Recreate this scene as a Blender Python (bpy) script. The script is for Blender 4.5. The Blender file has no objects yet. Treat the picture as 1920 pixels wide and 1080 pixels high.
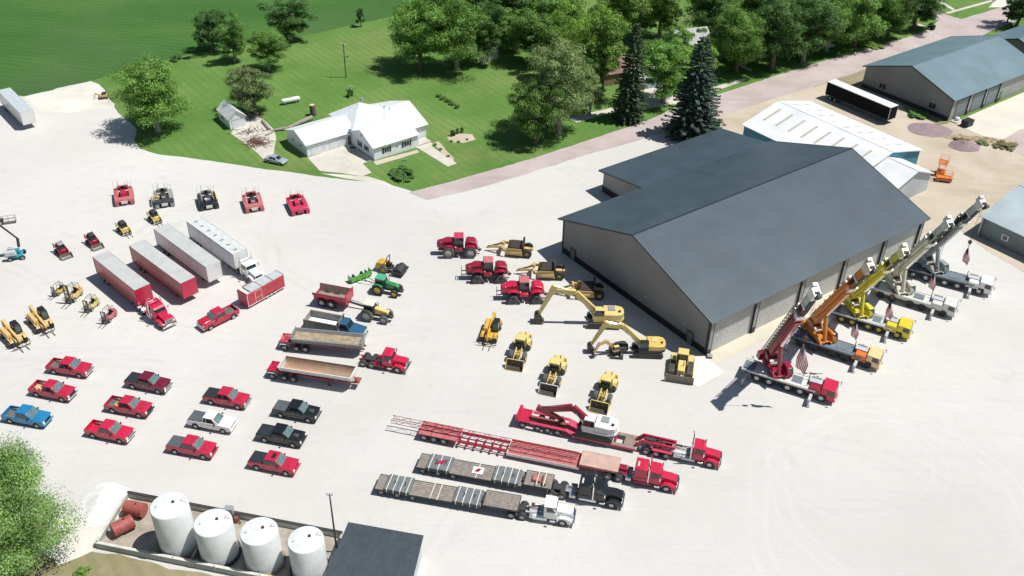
import bpy, bmesh, math, random
import numpy as np
from mathutils import Vector, Matrix, noise
from mathutils.geometry import tessellate_polygon
PI=math.pi; R=math.radians
sc=bpy.context.scene; COL=sc.collection
random.seed(7)
# ---------------------------------------------------------------- survey: drone camera and ground positions
F=1788.35; PITCH=0.60779; ROLL=-0.021832; CAMH=88.114
CP,SP,CR,SR=math.cos(PITCH),math.sin(PITCH),math.cos(ROLL),math.sin(ROLL)
def g(u,v,z=0.0):
    a=u-960; b=540-v
    a,b=CR*a+SR*b,-SR*a+CR*b
    d=(a/F, (b/F)*SP+CP, (b/F)*CP-SP)
    t=(z-CAMH)/d[2]; return (d[0]*t,d[1]*t)
def vpx(x,y,z):
    P=(x,y,z-CAMH); X=P[0]; Y=P[1]*SP+P[2]*CP; Z=P[1]*CP-P[2]*SP
    a=F*X/Z; b=F*Y/Z
    return 960+CR*a-SR*b, 540-(SR*a+CR*b)
def hz(u,v,vt):      # height of something whose foot is seen at (u,v) and its top at row vt
    x,y=g(u,v); lo,hi=0,60
    for _ in range(30):
        m=(lo+hi)/2
        if vpx(x,y,m)[1]>vt: lo=m
        else: hi=m
    return lo
def pose(A,B,xa,ya=0.0,z=0.0):   # a point of the thing at local (xa,ya), heading from A to B
    a=g(*A,z); b=g(*B,z); th=math.atan2(b[1]-a[1],b[0]-a[0]); c,s=math.cos(th),math.sin(th)
    return (a[0]-c*xa+s*ya, a[1]-s*xa-c*ya, th)
# ---------------------------------------------------------------- materials
MT={}
def nd(nt,t,**k):
    n=nt.nodes.new(t)
    for a,b in k.items(): setattr(n,a,b)
    return n
def mat(name,col,rough=.6,metal=0,amt=.12,scale=1.5,dirt=0,bump=0,bscale=20,coat=0,dcol=(.42,.38,.32),spec=.5):
    if name in MT: return MT[name]
    m=bpy.data.materials.new(name); m.use_nodes=True; nt=m.node_tree; b=nt.nodes['Principled BSDF']; L=nt.links
    tc=nd(nt,'ShaderNodeTexCoord'); oi=nd(nt,'ShaderNodeObjectInfo')
    ns=nd(nt,'ShaderNodeTexNoise'); ns.inputs['Scale'].default_value=scale; ns.inputs['Detail'].default_value=6
    ad=nd(nt,'ShaderNodeVectorMath',operation='ADD'); L.new(tc.outputs['Object'],ad.inputs[0]); 
    sc_=nd(nt,'ShaderNodeVectorMath',operation='SCALE'); L.new(oi.outputs['Location'],sc_.inputs[0]); sc_.inputs['Scale'].default_value=.37
    L.new(sc_.outputs[0],ad.inputs[1]); L.new(ad.outputs[0],ns.inputs['Vector'])
    mr=nd(nt,'ShaderNodeMapRange'); mr.inputs[1].default_value=.3; mr.inputs[2].default_value=.7
    mr.inputs[3].default_value=1-amt; mr.inputs[4].default_value=1+amt; L.new(ns.outputs['Fac'],mr.inputs[0])
    mu=nd(nt,'ShaderNodeVectorMath',operation='SCALE'); mu.inputs[0].default_value=col[:3]; L.new(mr.outputs[0],mu.inputs['Scale'])
    out=mu.outputs[0]
    if dirt:
        n2=nd(nt,'ShaderNodeTexNoise'); n2.inputs['Scale'].default_value=scale*2.3; n2.inputs['Detail'].default_value=8; n2.inputs['Roughness'].default_value=.7
        L.new(ad.outputs[0],n2.inputs['Vector'])
        m2=nd(nt,'ShaderNodeMapRange'); m2.inputs[1].default_value=.42; m2.inputs[2].default_value=.75; m2.inputs[3].default_value=0; m2.inputs[4].default_value=dirt; L.new(n2.outputs['Fac'],m2.inputs[0])
        mx=nd(nt,'ShaderNodeMix',data_type='RGBA'); L.new(m2.outputs[0],mx.inputs[0]); L.new(out,mx.inputs[6]); mx.inputs[7].default_value=(*dcol,1); out=mx.outputs[2]
    L.new(out,b.inputs['Base Color'])
    b.inputs['Roughness'].default_value=rough; b.inputs['Metallic'].default_value=metal; b.inputs['Coat Weight'].default_value=coat
    b.inputs['Coat Roughness'].default_value=.15; b.inputs['Specular IOR Level'].default_value=spec
    if bump:
        n3=nd(nt,'ShaderNodeTexNoise'); n3.inputs['Scale'].default_value=bscale; n3.inputs['Detail'].default_value=4; L.new(tc.outputs['Object'],n3.inputs['Vector'])
        bp=nd(nt,'ShaderNodeBump'); bp.inputs['Strength'].default_value=bump; bp.inputs['Distance'].default_value=.05; L.new(n3.outputs['Fac'],bp.inputs['Height']); L.new(bp.outputs[0],b.inputs['Normal'])
    MT[name]=m; return m
def P(name,col,**k):
    k.setdefault('rough',.34); k.setdefault('coat',.35); k.setdefault('dirt',.07); k.setdefault('amt',.08); return mat('paint_'+name,col,**k)
RED=P('red',(.5,.012,.055)); CRIM=P('crimson',(.3,.007,.035)); MAROON=P('maroon',(.16,.005,.03)); BRED=P('bright_red',(.57,.012,.06))
PINK=P('faded_red',(.5,.12,.13),dirt=.4,rough=.6,coat=0); ORAN=P('orange',(.72,.2,.03)); YEL=P('yellow',(.72,.58,.03)); 
TAN=P('tan_yellow',(.68,.46,.17),dirt=.35,rough=.55,coat=.1); CREAM=P('cream_yellow',(.74,.58,.2),dirt=.25,rough=.5,coat=.1)
GOLD=P('golden_yellow',(.72,.42,.04),dirt=.2); WHITE=P('white',(.8,.8,.79),dirt=.12); OFFW=P('off_white',(.7,.7,.67),dirt=.25)
BLACKP=P('black',(.01,.013,.018),dirt=.015); BLUE=P('blue',(.02,.16,.36)); NAVY=P('navy',(.012,.04,.1)); GREEN=P('green',(.03,.25,.08)); TEAL=P('teal',(.03,.3,.42))
SILV=P('silver',(.5,.52,.54),metal=.3); GREYP=P('grey',(.3,.32,.33)); RUSTR=P('rust_red',(.3,.05,.035),dirt=.3,rough=.7,coat=0); SCRAP=P('scraper_tan',(.62,.42,.15),dirt=.4,rough=.65,coat=0)
MROSE=P('magenta_red',(.55,.035,.1),rough=.5)
RUB=mat('rubber',(.022,.023,.025),rough=.85,dirt=.35,dcol=(.25,.24,.22),scale=3)
RUBG=mat('dusty_rubber',(.09,.09,.09),rough=.9,dirt=.6,dcol=(.35,.34,.32),scale=4)
BLK=mat('black_plastic',(.012,.013,.015),rough=.6); DKM=mat('dark_metal',(.035,.037,.04),rough=.6,dirt=.3,dcol=(.16,.15,.13)); CHR=mat('chrome',(.72,.73,.74),rough=.18,metal=1)
ALU=mat('aluminium',(.6,.61,.62),rough=.38,metal=.7); RIMM=mat('rim_silver',(.62,.63,.64),rough=.35,metal=.5); GLS=mat('glass',(.018,.035,.04),rough=.06,spec=.9); GLSG=mat('glass_green',(.05,.1,.1),rough=.05,spec=1); GLSW=mat('windshield_glass',(.13,.2,.2),rough=.06,spec=1,amt=.3,scale=3)  # windshield glass paler than the side glass, its reflection put into the base colour
LAMP=mat('lamp_lens',(.75,.76,.74),rough=.15); TAIL=mat('tail_lens',(.35,.01,.01),rough=.2); CVR=mat('bed_cover_vinyl',(.022,.028,.036),rough=.55); CVRG=mat('bed_cover_grey',(.09,.105,.12),rough=.55)
LINER=mat('bed_liner',(.12,.13,.13),rough=.8,dirt=.4); STEEL=mat('worn_steel',(.22,.2,.18),rough=.5,metal=.4,dirt=.5,dcol=(.3,.2,.13)); BUCK=mat('bucket_steel',(.07,.06,.055),rough=.5,metal=.4,dirt=.4,dcol=(.2,.13,.08))
LGREY=mat('light_grey_deck',(.5,.53,.55),rough=.6,dirt=.3); DKDECK=mat('dark_deck',(.13,.17,.2),rough=.6,dirt=.3,dcol=(.4,.4,.4)); CONC=mat('concrete',(.58,.55,.48),rough=.85,amt=.1,scale=.4,dirt=.25,dcol=(.45,.4,.33))
STRAP=mat('webbing_strap',(.75,.7,.55),rough=.8); MATG=mat('grey_mat',(.13,.16,.18),rough=.8,dirt=.3); SIDEG=mat('weathered_grey',(.27,.285,.28),rough=.7,dirt=.6,dcol=(.2,.17,.14),scale=1.2)
TUB=mat('tub_liner',(.36,.24,.17),rough=.5,dirt=.6,dcol=(.55,.42,.33),scale=.8); RUSTT=mat('brown_liner',(.27,.19,.16),rough=.8,dirt=.4,dcol=(.5,.42,.36),scale=.6)
def wood():
    m=mat('deck_planks',(.3,.265,.235),rough=.85,amt=.25,scale=2.5,dirt=.4,dcol=(.13,.1,.08)); nt=m.node_tree; b=nt.nodes['Principled BSDF']; L=nt.links
    src=b.inputs['Base Color'].links[0].from_socket
    tc=nd(nt,'ShaderNodeTexCoord'); w=nd(nt,'ShaderNodeTexWave',bands_direction='Y'); w.inputs['Scale'].default_value=1.05; w.inputs['Distortion'].default_value=0; L.new(tc.outputs['Object'],w.inputs[0])
    mr=nd(nt,'ShaderNodeMapRange'); mr.inputs[1].default_value=0; mr.inputs[2].default_value=.25; mr.inputs[3].default_value=.45; mr.inputs[4].default_value=1; L.new(w.outputs['Fac'],mr.inputs[0])
    mu=nd(nt,'ShaderNodeVectorMath',operation='SCALE'); L.new(src,mu.inputs[0]); L.new(mr.outputs[0],mu.inputs['Scale']); L.new(mu.outputs[0],b.inputs['Base Color'])
    return m
WOOD=wood()
def ribbed(name,col,rough,scale,direction='X',depth=.4,amt=.08,metal=0,lines=.12):
    m=mat(name,col,rough=rough,amt=amt*1.6,scale=.18,metal=metal,dirt=.04); nt=m.node_tree; b=nt.nodes['Principled BSDF']; L=nt.links
    src=b.inputs['Base Color'].links[0].from_socket
    tc=nd(nt,'ShaderNodeTexCoord'); w=nd(nt,'ShaderNodeTexWave',bands_direction=direction); w.inputs['Scale'].default_value=scale; w.inputs['Distortion'].default_value=0; L.new(tc.outputs['Object'],w.inputs[0])
    mr=nd(nt,'ShaderNodeMapRange'); mr.inputs[1].default_value=.1; mr.inputs[2].default_value=.9; mr.inputs[3].default_value=1-lines; mr.inputs[4].default_value=1+lines; L.new(w.outputs['Fac'],mr.inputs[0])
    mu=nd(nt,'ShaderNodeVectorMath',operation='SCALE'); L.new(src,mu.inputs[0]); L.new(mr.outputs[0],mu.inputs['Scale']); L.new(mu.outputs[0],b.inputs['Base Color'])
    bp=nd(nt,'ShaderNodeBump'); bp.inputs['Strength'].default_value=depth; bp.inputs['Distance'].default_value=.04; L.new(w.outputs['Fac'],bp.inputs['Height']); L.new(bp.outputs[0],b.inputs['Normal'])
    return m
# ---------------------------------------------------------------- mesh builder
class MB:
    def __init__(s): s.v=[]; s.f=[]; s.m=[]; s.mats=[]
    def mi(s,m):
        if m not in s.mats: s.mats.append(m)
        return s.mats.index(m)
    def add(s,vs,fs,m):
        o=len(s.v); s.v+= [tuple(v) for v in vs]; s.f+=[tuple(o+i for i in f) for f in fs]; s.m+=[s.mi(m)]*len(fs); return s
    def box(s,x0,x1,y0,y1,z0,z1,m,t=(0,0,0,0)):   # t: top inset x0,x1,y0,y1
        vs=[(x0,y0,z0),(x1,y0,z0),(x1,y1,z0),(x0,y1,z0),(x0+t[0],y0+t[2],z1),(x1-t[1],y0+t[2],z1),(x1-t[1],y1-t[3],z1),(x0+t[0],y1-t[3],z1)]
        return s.add(vs,[(0,3,2,1),(4,5,6,7),(0,1,5,4),(1,2,6,5),(2,3,7,6),(3,0,4,7)],m)
    def prism(s,prof,y0,y1,m,ax='y'):   # profile of (x,z), extruded along y (or profile (y,z) along x, (x,y) along z)
        n=len(prof); A=sum(prof[i][0]*prof[(i+1)%n][1]-prof[(i+1)%n][0]*prof[i][1] for i in range(n))
        if ax=='y': mk=lambda p,w:(p[0],w,p[1])
        elif ax=='x': mk=lambda p,w:(w,p[0],p[1])
        else: mk=lambda p,w:(p[0],p[1],w)
        if (A<0)!=(ax=='y' ) : pass
        vs=[mk(p,y0) for p in prof]+[mk(p,y1) for p in prof]
        fl=(A>0) if ax=='y' else (A<0)
        fs=[tuple(range(n)),tuple(range(2*n-1,n-1,-1))]+[(i,i+n,(i+1)%n+n,(i+1)%n) for i in range(n)]
        if not fl: fs=[tuple(reversed(f)) for f in fs]
        return s.add(vs,fs,m)
    def cyl(s,p0,p1,r0,m,r1=None,n=10,caps=True):
        r1=r0 if r1 is None else r1; p0=Vector(p0); p1=Vector(p1); d=(p1-p0).normalized()
        a=d.orthogonal().normalized(); b=d.cross(a)
        vs=[]
        for p,r in ((p0,r0),(p1,r1)):
            for i in range(n):
                t=2*PI*i/n; vs.append(p+a*(r*math.cos(t))+b*(r*math.sin(t)))
        fs=[(i,(i+1)%n,(i+1)%n+n,i+n) for i in range(n)]
        if caps: fs+=[tuple(range(n-1,-1,-1)),tuple(range(n,2*n))]
        return s.add(vs,fs,m)
    def path(s,pts,r,m,n=6):
        for a,b in zip(pts,pts[1:]): s.cyl(a,b,r,m,n=n)
        return s
    def beam(s,p0,p1,w,h,m,w1=None,h1=None,up=(0,0,1)):
        p0=Vector(p0); p1=Vector(p1); d=(p1-p0).normalized(); u=Vector(up); sd=d.cross(u)
        if sd.length<1e-4: sd=d.cross(Vector((1,0,0)))
        sd.normalize(); u=sd.cross(d)
        w1=w if w1 is None else w1; h1=h if h1 is None else h1; vs=[]
        for p,a,b in ((p0,w,h),(p1,w1,h1)):
            for i,j in ((-1,-1),(1,-1),(1,1),(-1,1)): vs.append(p+sd*(a/2*i)+u*(b/2*j))
        return s.add(vs,[(3,2,1,0),(4,5,6,7),(0,1,5,4),(1,2,6,5),(2,3,7,6),(3,0,4,7)],m)
    def slab(s,q,t,m):   # quad pushed out along its normal
        q=[Vector(p) for p in q]; nn=(q[1]-q[0]).cross(q[2]-q[0]).normalized()
        vs=q+[p+nn*t for p in q]; n=len(q)
        return s.add(vs,[tuple(range(n-1,-1,-1)),tuple(range(n,2*n))]+[(i,(i+1)%n,(i+1)%n+n,i+n) for i in range(n)],m)
    def lathe(s,prof,m,n=18,c=(0,0,0),ax='y'):   # prof (radius, along axis)
        vs=[]; k=len(prof)
        for i in range(n):
            t=2*PI*i/n
            for r,a in prof:
                if ax=='y': vs.append((c[0]+r*math.cos(t),c[1]+a,c[2]+r*math.sin(t)))
                elif ax=='z': vs.append((c[0]+r*math.cos(t),c[1]+r*math.sin(t),c[2]+a))
                else: vs.append((c[0]+a,c[1]+r*math.cos(t),c[2]+r*math.sin(t)))
        fs=[]
        for i in range(n):
            j=(i+1)%n
            for q in range(k-1):
                f=(i*k+q,j*k+q,j*k+q+1,i*k+q+1)
                fs.append(f if ax!='y' else f[::-1])
        return s.add(vs,fs,m)
    def mesh(s,name,smooth=35):
        me=bpy.data.meshes.new(name); me.from_pydata(s.v,[],s.f); 
        for m in s.mats: me.materials.append(m)
        me.polygons.foreach_set('material_index',s.m)
        me.polygons.foreach_set('use_smooth',[smooth>0]*len(s.f)); me.update()
        if smooth>0: me.set_sharp_from_angle(angle=R(smooth))
        return me
    def build(s,name,par=None,loc=(0,0,0),bevel=0,smooth=35,rz=0,seg=2):
        return put(name,s.mesh(name,smooth),par,loc,bevel,rz,seg)
def put(name,me,par=None,loc=(0,0,0),bevel=0,rz=0,seg=2):
    o=bpy.data.objects.new(name,me); COL.objects.link(o); o.location=loc; o.rotation_euler=(0,0,rz)
    if par: o.parent=par
    if bevel:
        b=o.modifiers.new('bevel','BEVEL'); b.width=bevel; b.segments=seg; b.limit_method='ANGLE'; b.angle_limit=R(38); b.use_clamp_overlap=True
    return o
def T(name,label,cat,loc,rz=0,group=None,z=0):
    o=bpy.data.objects.new(name,None); COL.objects.link(o); o.empty_display_size=.5
    o.location=(loc[0],loc[1],z); o.rotation_euler=(0,0,rz if len(loc)<3 else loc[2]); o['label']=label; o['category']=cat
    if group: o['group']=group
    return o
def tag(o,label,cat,group=None):
    o['label']=label; o['category']=cat
    if group: o['group']=group
    return o
CACHE={}
def wheel(par,x,y,r,w=.3,rim=None,rr=.56,side=-1,tyre=None,n=20,name='wheel'):
    rim=rim or RIMM; tyre=tyre or RUB; k=('w',r,w,rr,tyre.name,n)
    if k not in CACHE:
        b=MB(); b.lathe([(rr*r,-w*.5),(.93*r,-w*.5),(r,-w*.36),(r,w*.36),(.93*r,w*.5),(rr*r,w*.5)],tyre,n)
        b.lathe([(rr*r,w*.5),(rr*r*.98,w*.1),(rr*r*.98,-w*.1),(rr*r,-w*.5)],DKM,n)
        if r>.7:   # lugs
            for i in range(n):
                t=2*PI*i/n
                for sg in (-1,1):
                    c,s_=math.cos(t+sg*.08),math.sin(t+sg*.08); c2,s2=math.cos(t),math.sin(t)
                    b.beam((r*c*1.0,sg*w*.45,r*s_),(r*c2*1.0,sg*w*.03,r*s2),.05*r+.02,.07*r,tyre,up=(c,0,s_))
        CACHE[k]=b.mesh('tyre')
    o=put('wheel',CACHE[k],par,(x,y,r))
    k=('r',r,w,rr,rim.name,side)
    if k not in CACHE:
        b=MB(); sd=side; R0=rr*r
        b.lathe([(R0*1.0,sd*w*.47),(R0*.86,sd*w*.44),(R0*.74,sd*w*.2),(R0*.4,sd*w*.24),(R0*.34,sd*w*.42),(.001,sd*w*.44)] if sd<0 else [(.001,sd*w*.44),(R0*.34,sd*w*.42),(R0*.4,sd*w*.24),(R0*.74,sd*w*.2),(R0*.86,sd*w*.44),(R0*1.0,sd*w*.47)],rim,16)
        CACHE[k]=b.mesh('rim')
    put('rim',CACHE[k],o)
    return o
def wheels(par,xs,y,r,w=.3,**k):
    for x in xs:
        for sg in (-1,1): wheel(par,x,sg*y,r,w,side=sg,**k)
def lerp(a,b,t): return tuple(a[i]+(b[i]-a[i])*t for i in range(3))
def win(quad,u0,u1,v0,v1):   # sub-rectangle of a quad given bottom-left, bottom-right, top-right, top-left
    bl,br,tr,tl=quad
    def pt(u,v): return lerp(lerp(bl,br,u),lerp(tl,tr,u),v)
    return [pt(u0,v0),pt(u1,v0),pt(u1,v1),pt(u0,v1)]
def frus(x0,x1,w0,X0,X1,w1,z0,z1):   # faces of a cab frustum: front, back, right(-y), left(+y)
    fr=[(x1,-w0,z0),(x1,w0,z0),(X1,w1,z1),(X1,-w1,z1)]
    bk=[(x0,w0,z0),(x0,-w0,z0),(X0,-w1,z1),(X0,w1,z1)]
    rt=[(x0,-w0,z0),(x1,-w0,z0),(X1,-w1,z1),(X0,-w1,z1)]
    lf=[(x1,w0,z0),(x0,w0,z0),(X0,w1,z1),(X1,w1,z1)]
    return fr,bk,rt,lf
def cabin(par,col,x0,x1,w0,X0,X1,w1,z0,z1,glass=None,side_split=(0.04,.96),roof=True,tall=(.12,.92),name='cab',roofcol=None,roofz=.06,over=.05,wsh=None):
    glass=glass or GLS
    b=MB(); b.add([(x0,-w0,z0),(x1,-w0,z0),(x1,w0,z0),(x0,w0,z0),(X0,-w1,z1),(X1,-w1,z1),(X1,w1,z1),(X0,w1,z1)],[(0,3,2,1),(4,5,6,7),(0,1,5,4),(1,2,6,5),(2,3,7,6),(3,0,4,7)],col)
    c=b.build(name,par,bevel=.05)
    if roof: MB().box(X0-over,X1+over,-w1-over,w1+over,z1,z1+roofz,roofcol or col).build('cab_roof',par,bevel=.03)
    fr,bk,rt,lf=frus(x0,x1,w0,X0,X1,w1,z0,z1)
    MB().slab(win(fr,.06,.94,*tall),.015,wsh or glass).build('windshield',par)
    MB().slab(win(bk,.12,.88,*tall),.015,glass).build('rear_window',par)
    ss=list(side_split)
    for a,e in zip(ss,ss[1:]):
        d=.03
        MB().slab(win(rt,a+d,e-d,*tall),.015,glass).build('side_window',par)
        MB().slab(win(lf,1-e+d,1-a-d,*tall),.015,glass).build('side_window',par)
    return c
def arch(cx,zc,r,n=7):  # arch notch points from left to right (upper half circle)
    return [(cx-r*math.cos(PI*i/n),zc+r*math.sin(PI*i/n)) for i in range(n+1)]
# ---------------------------------------------------------------- pickups
def pickup(lbl,A,B,col,cab='crew',bed='cover',cvr=None,grille=None,yh=-1.0,sunroof=False,scoop=False,bumper=None,group='pickup trucks parked in rows'):
    t=T('pickup_truck',lbl,'pickup truck',pose(A,B,-1.85*1.06,yh*1.06,.42),group=group); t.scale=(1.06,1.06,1.1)
    bumper=bumper or CHR; grille=grille or CHR
    f=[(-.95,.42)]+[(1.35,.42)]+arch(1.87,.42,.47)+[(2.55,.45),(2.86,.55),(2.9,1.02),(2.82,1.14),(2.5,1.2),(1.25,1.27),(-.95,1.25)]
    b=MB().prism(f,-.98,.98,col)
    bs=[(-2.88,.5)]+arch(-1.85,.48,.46)+[(-.97,.45),(-.97,1.2),(-2.88,1.2)]
    b.prism(bs,-.98,-.86,col); b.prism(bs,.86,.98,col)
    b.box(-2.9,-2.82,-.86,.86,.5,1.2,col); b.box(-2.82,-.97,-.86,.86,.55,.66,LINER if bed!='red' else col); b.box(-1.0,-.96,-.86,.86,.6,1.2,col)
    b.box(-2.5,-1.2,-.86,-.7,.66,.9,LINER); b.box(-2.5,-1.2,.7,.86,.66,.9,LINER); b.box(-2.6,2.5,-.7,.7,.3,.5,DKM)
    if scoop: b.box(1.6,2.4,-.3,.3,1.18,1.34,DKM,t=(.1,.3,.05,.05))
    else: b.box(1.4,2.6,-.6,.6,1.18,1.27,col,t=(.0,.3,.12,.12))
    b.build('body',t,bevel=.05)
    if cab=='crew': cabin(t,col,-.95,1.42,.93,-.78,.68,.82,1.22,1.9,glass=GLS,wsh=GLSW,side_split=(.03,.42,.86),over=-.0,roofz=.05,tall=(.1,.96))
    else: cabin(t,col,-.93,1.36,.93,-.74,.62,.78,1.22,1.86,glass=GLS,wsh=GLSW,side_split=(.06,.3,.84),over=-.0,roofz=.05,tall=(.1,.96))
    if sunroof: MB().box(-.1,.4,-.4,.4,1.955,1.97,BLK).build('sunroof',t)
    if bed in('cover',): MB().box(-2.84,-1.0,-.93,.93,1.2,1.26,cvr or CVR).build('bed_cover',t,bevel=.03)
    elif bed=='liner':
        b=MB(); b.box(-2.8,-1.02,-.84,.84,.67,.7,LINER)
        for i in range(9): b.box(-2.8,-1.02,-.8+i*.19,-.73+i*.19,.7,.72,LINER)
        b.build('bed_liner',t)
    wheels(t,(-1.85,1.87),.86,.4,.27)
    MB().box(2.84,3.0,-.95,.95,.46,.72,bumper).build('front_bumper',t,bevel=.05)
    MB().box(-3.02,-2.9,-.9,.9,.5,.68,bumper).build('rear_bumper',t,bevel=.04)
    b=MB(); b.box(2.88,2.93,-.58,.58,.74,1.06,BLK)
    for i in range(3): b.box(2.93,2.95,-.56,.56,.76+i*.1,.81+i*.1,grille)
    b.build('grille',t)
    for s in (-1,1):
        MB().box(2.8,2.94,s*.76-.17,s*.76+.17,.8,1.08,LAMP,t=(.05,.02,.02,.02)).build('headlight',t)
        MB().box(-2.93,-2.84,s*.9-.07,s*.9+.07,.75,1.12,TAIL).build('tail_light',t)
        b=MB(); b.box(.82,.97,s*1.13-.12,s*1.13+.12,1.18,1.42,BLK); b.box(.85,.92,min(s*.9,s*1.05),max(s*.9,s*1.05),1.24,1.3,BLK); b.build('mirror',t,bevel=.03)
        for x in (-.2,.55)[0 if cab=='crew' else 1:]: MB().box(x,x+.16,s*.98-.02,s*.98+.02,1.03,1.07,CHR).build('door_handle',t)
    return t
# ---------------------------------------------------------------- road tractors
def tractor(lbl,A,B,xa,col,sleeper=0,axles=2,frame=SILV,stack=True,front=0,za=.5,ya=-1.05,group='road tractors on the gravel yard',tank=CHR,wb=None,rear_over=.9,hoodl=2.0,vent=True,fend=None,cover=None):
    # local origin under the front axle, +x forward
    t=T('road_tractor',lbl,'truck',pose(A,B,xa,ya,za),group=group)
    cabx1=-.75; cabx0=-2.3; slx0=cabx0-sleeper
    ax=[-(wb or (4.9+sleeper))-1.35*i for i in range(axles)]
    rear=ax[-1]-rear_over
    b=MB(); b.box(rear,1.0,-.48,-.36,.72,.95,frame); b.box(rear,1.0,.36,.48,.72,.95,frame)
    for i in range(6): x=rear+.2+i*(1-rear)/6.; b.box(x,x+.15,-.36,.36,.74,.9,frame)
    b.box(ax[-1]-.3,ax[0]+.3,-1.0,1.0,.42,.56,DKM); b.box(-.1,.1,-1.0,1.0,.4,.55,DKM)
    b.build('frame',t)
    gx0,gx1=ax[0]+.75,slx0-.25
    if gx1-gx0>.6:
        MB().box(gx0,gx1,-.46,.46,.96,1.0,cover or LGREY).build('frame_plate',t)
        for sd in (-1,1): MB().box(gx0+.1,min(gx1,gx0+1.1),min(sd*.5,sd*1.05),max(sd*.5,sd*1.05),.55,1.02,[ALU,DKM][sd>0]).build('battery_box',t,bevel=.03)
        q=MB(); q.box(gx1-.35,gx1-.05,-.5,.2,1.0,1.45,GREYP); q.path([(gx1-.2,0,1.2),(gx0-.2,.1,1.25)],.04,BLK); q.path([(gx1-.2,.2,1.3),(gx0-.2,.2,1.2)],.03,RED); q.build('air_lines',t)
    if cover: MB().box(slx0-2.2,slx0-.3,-.55,.55,1.005,1.03,cover).build('deck_plate',t)
    b=MB(); prof=[(-.78,.75),(-.62,.75)]+arch(0,.62,.6)+[(.66,.62),(1.18,.7),(1.22,1.5),(1.1,1.75),(-.78,1.95)]
    b.prism(prof,-.62,.62,col); fp=[(-.72,.72)]+[(-.6,.62)]+arch(0,.55,.6)+[(.62,.55),(1.1,.55),(1.16,1.0),(.75,1.22),(.3,1.36),(-.35,1.36),(-.72,1.0)]
    b.prism(fp,-1.16,-.62,col); b.prism(fp,.62,1.16,col); b.build('hood',t,bevel=.09,seg=3)
    cabin(t,col,cabx0,cabx1,1.02,cabx0+.05,cabx1-.45,.92,1.9,2.72,side_split=(.2,.93))
    b=MB(); b.box(cabx0,cabx1,-1.03,1.03,.85,1.9,col); b.build('cab_lower',t,bevel=.06)
    MB().prism([(cabx1-.45,2.78),(cabx1-.1,2.62),(cabx1-.1,2.66),(cabx1-.45,2.86)],-.9,.9,col).build('sun_visor',t)
    if sleeper:
        s=MB().box(slx0,cabx0-.03,-1.12,1.12,.95,2.95,col,t=(.05,.25,.08,.08)).build('sleeper',t,bevel=.1,seg=3)
        if vent: MB().box(slx0+.35,slx0+.55,-.6,.25,2.955,3.02,OFFW).build('roof_vent',s)
        for sd in (-1,1): MB().box(slx0+.25,cabx0-.4,sd*1.12-.03,sd*1.12+.03,1.05,1.5,col).build('locker_door',s,bevel=.02)
    if stack:
        for sd in (-1,1):
            b=MB(); x=slx0-.18 if not sleeper else cabx0-.02; y=sd*1.08; b.cyl((x,y,1.0),(x,y,3.1),.11,CHR); b.cyl((x,y,3.1),(x-.12,y,3.75),.07,CHR); b.build('exhaust_stack',t)
    for sd in (-1,1):
        MB().cyl((-3.6 if not sleeper else slx0+.2,sd*.86,.72),(-1.9,sd*.86,.72),.33,tank,n=16).build('fuel_tank',t)
        MB().box(-1.5,-.85,min(sd*.7,sd*1.14),max(sd*.7,sd*1.14),.45,.75,CHR).build('step',t,bevel=.02)
        MB().cyl((1.15,sd*.88,1.08),(1.25,sd*.88,1.08),.15,LAMP,n=12).build('headlight',t)
        b=MB(); b.box(cabx1-.2,cabx1-.05,sd*1.35-.11,sd*1.35+.11,1.95,2.45,CHR); b.path([(cabx1-.1,sd*1.0,2.4),(cabx1-.1,sd*1.3,2.4)],.02,CHR); b.build('mirror',t)
    MB().box(1.22,1.42,-1.18,1.18,.42,.78,CHR).build('bumper',t,bevel=.06)
    b=MB(); b.box(1.2,1.27,-.55,.55,.8,1.62,DKM); [b.box(1.27,1.29,-.5+i*.2,-.44+i*.2,.85,1.58,CHR) for i in range(6)]; b.box(1.17,1.3,-.6,.6,1.6,1.68,CHR); b.box(1.17,1.3,-.62,-.54,.8,1.68,CHR); b.box(1.17,1.3,.54,.62,.8,1.68,CHR); b.build('grille',t)
    wheels(t,[0],.98,.52,.3)
    wheels(t,ax,.88,.52,.56)
    if fend:
        for x in ax:
            for sd in (-1,1):
                pr=[(x-.62,.75)]+arch(x,.62,.6,6)+[(x+.62,.75)]+[(x+.66,.75)]+[(x-.66*math.cos(PI*i/6)*-1,.62+.66*math.sin(PI*i/6)) for i in range(7)]
                MB().prism([(x-.64*math.cos(PI*i/6),.64+.6*math.sin(PI*i/6)) for i in range(7)]+[(x+.6*math.cos(PI*i/6),.64+.56*math.sin(PI*i/6)) for i in range(7)],sd*.88-.3,sd*.88+.3,fend).build('fender',t)
    MB().prism([(ax[0]-1.3,.96),(ax[0]+.3,.96),(ax[0]+.3,1.1),(ax[0]-1.3,1.02)],-.5,.5,DKM).build('fifth_wheel',t)
    return t
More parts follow.
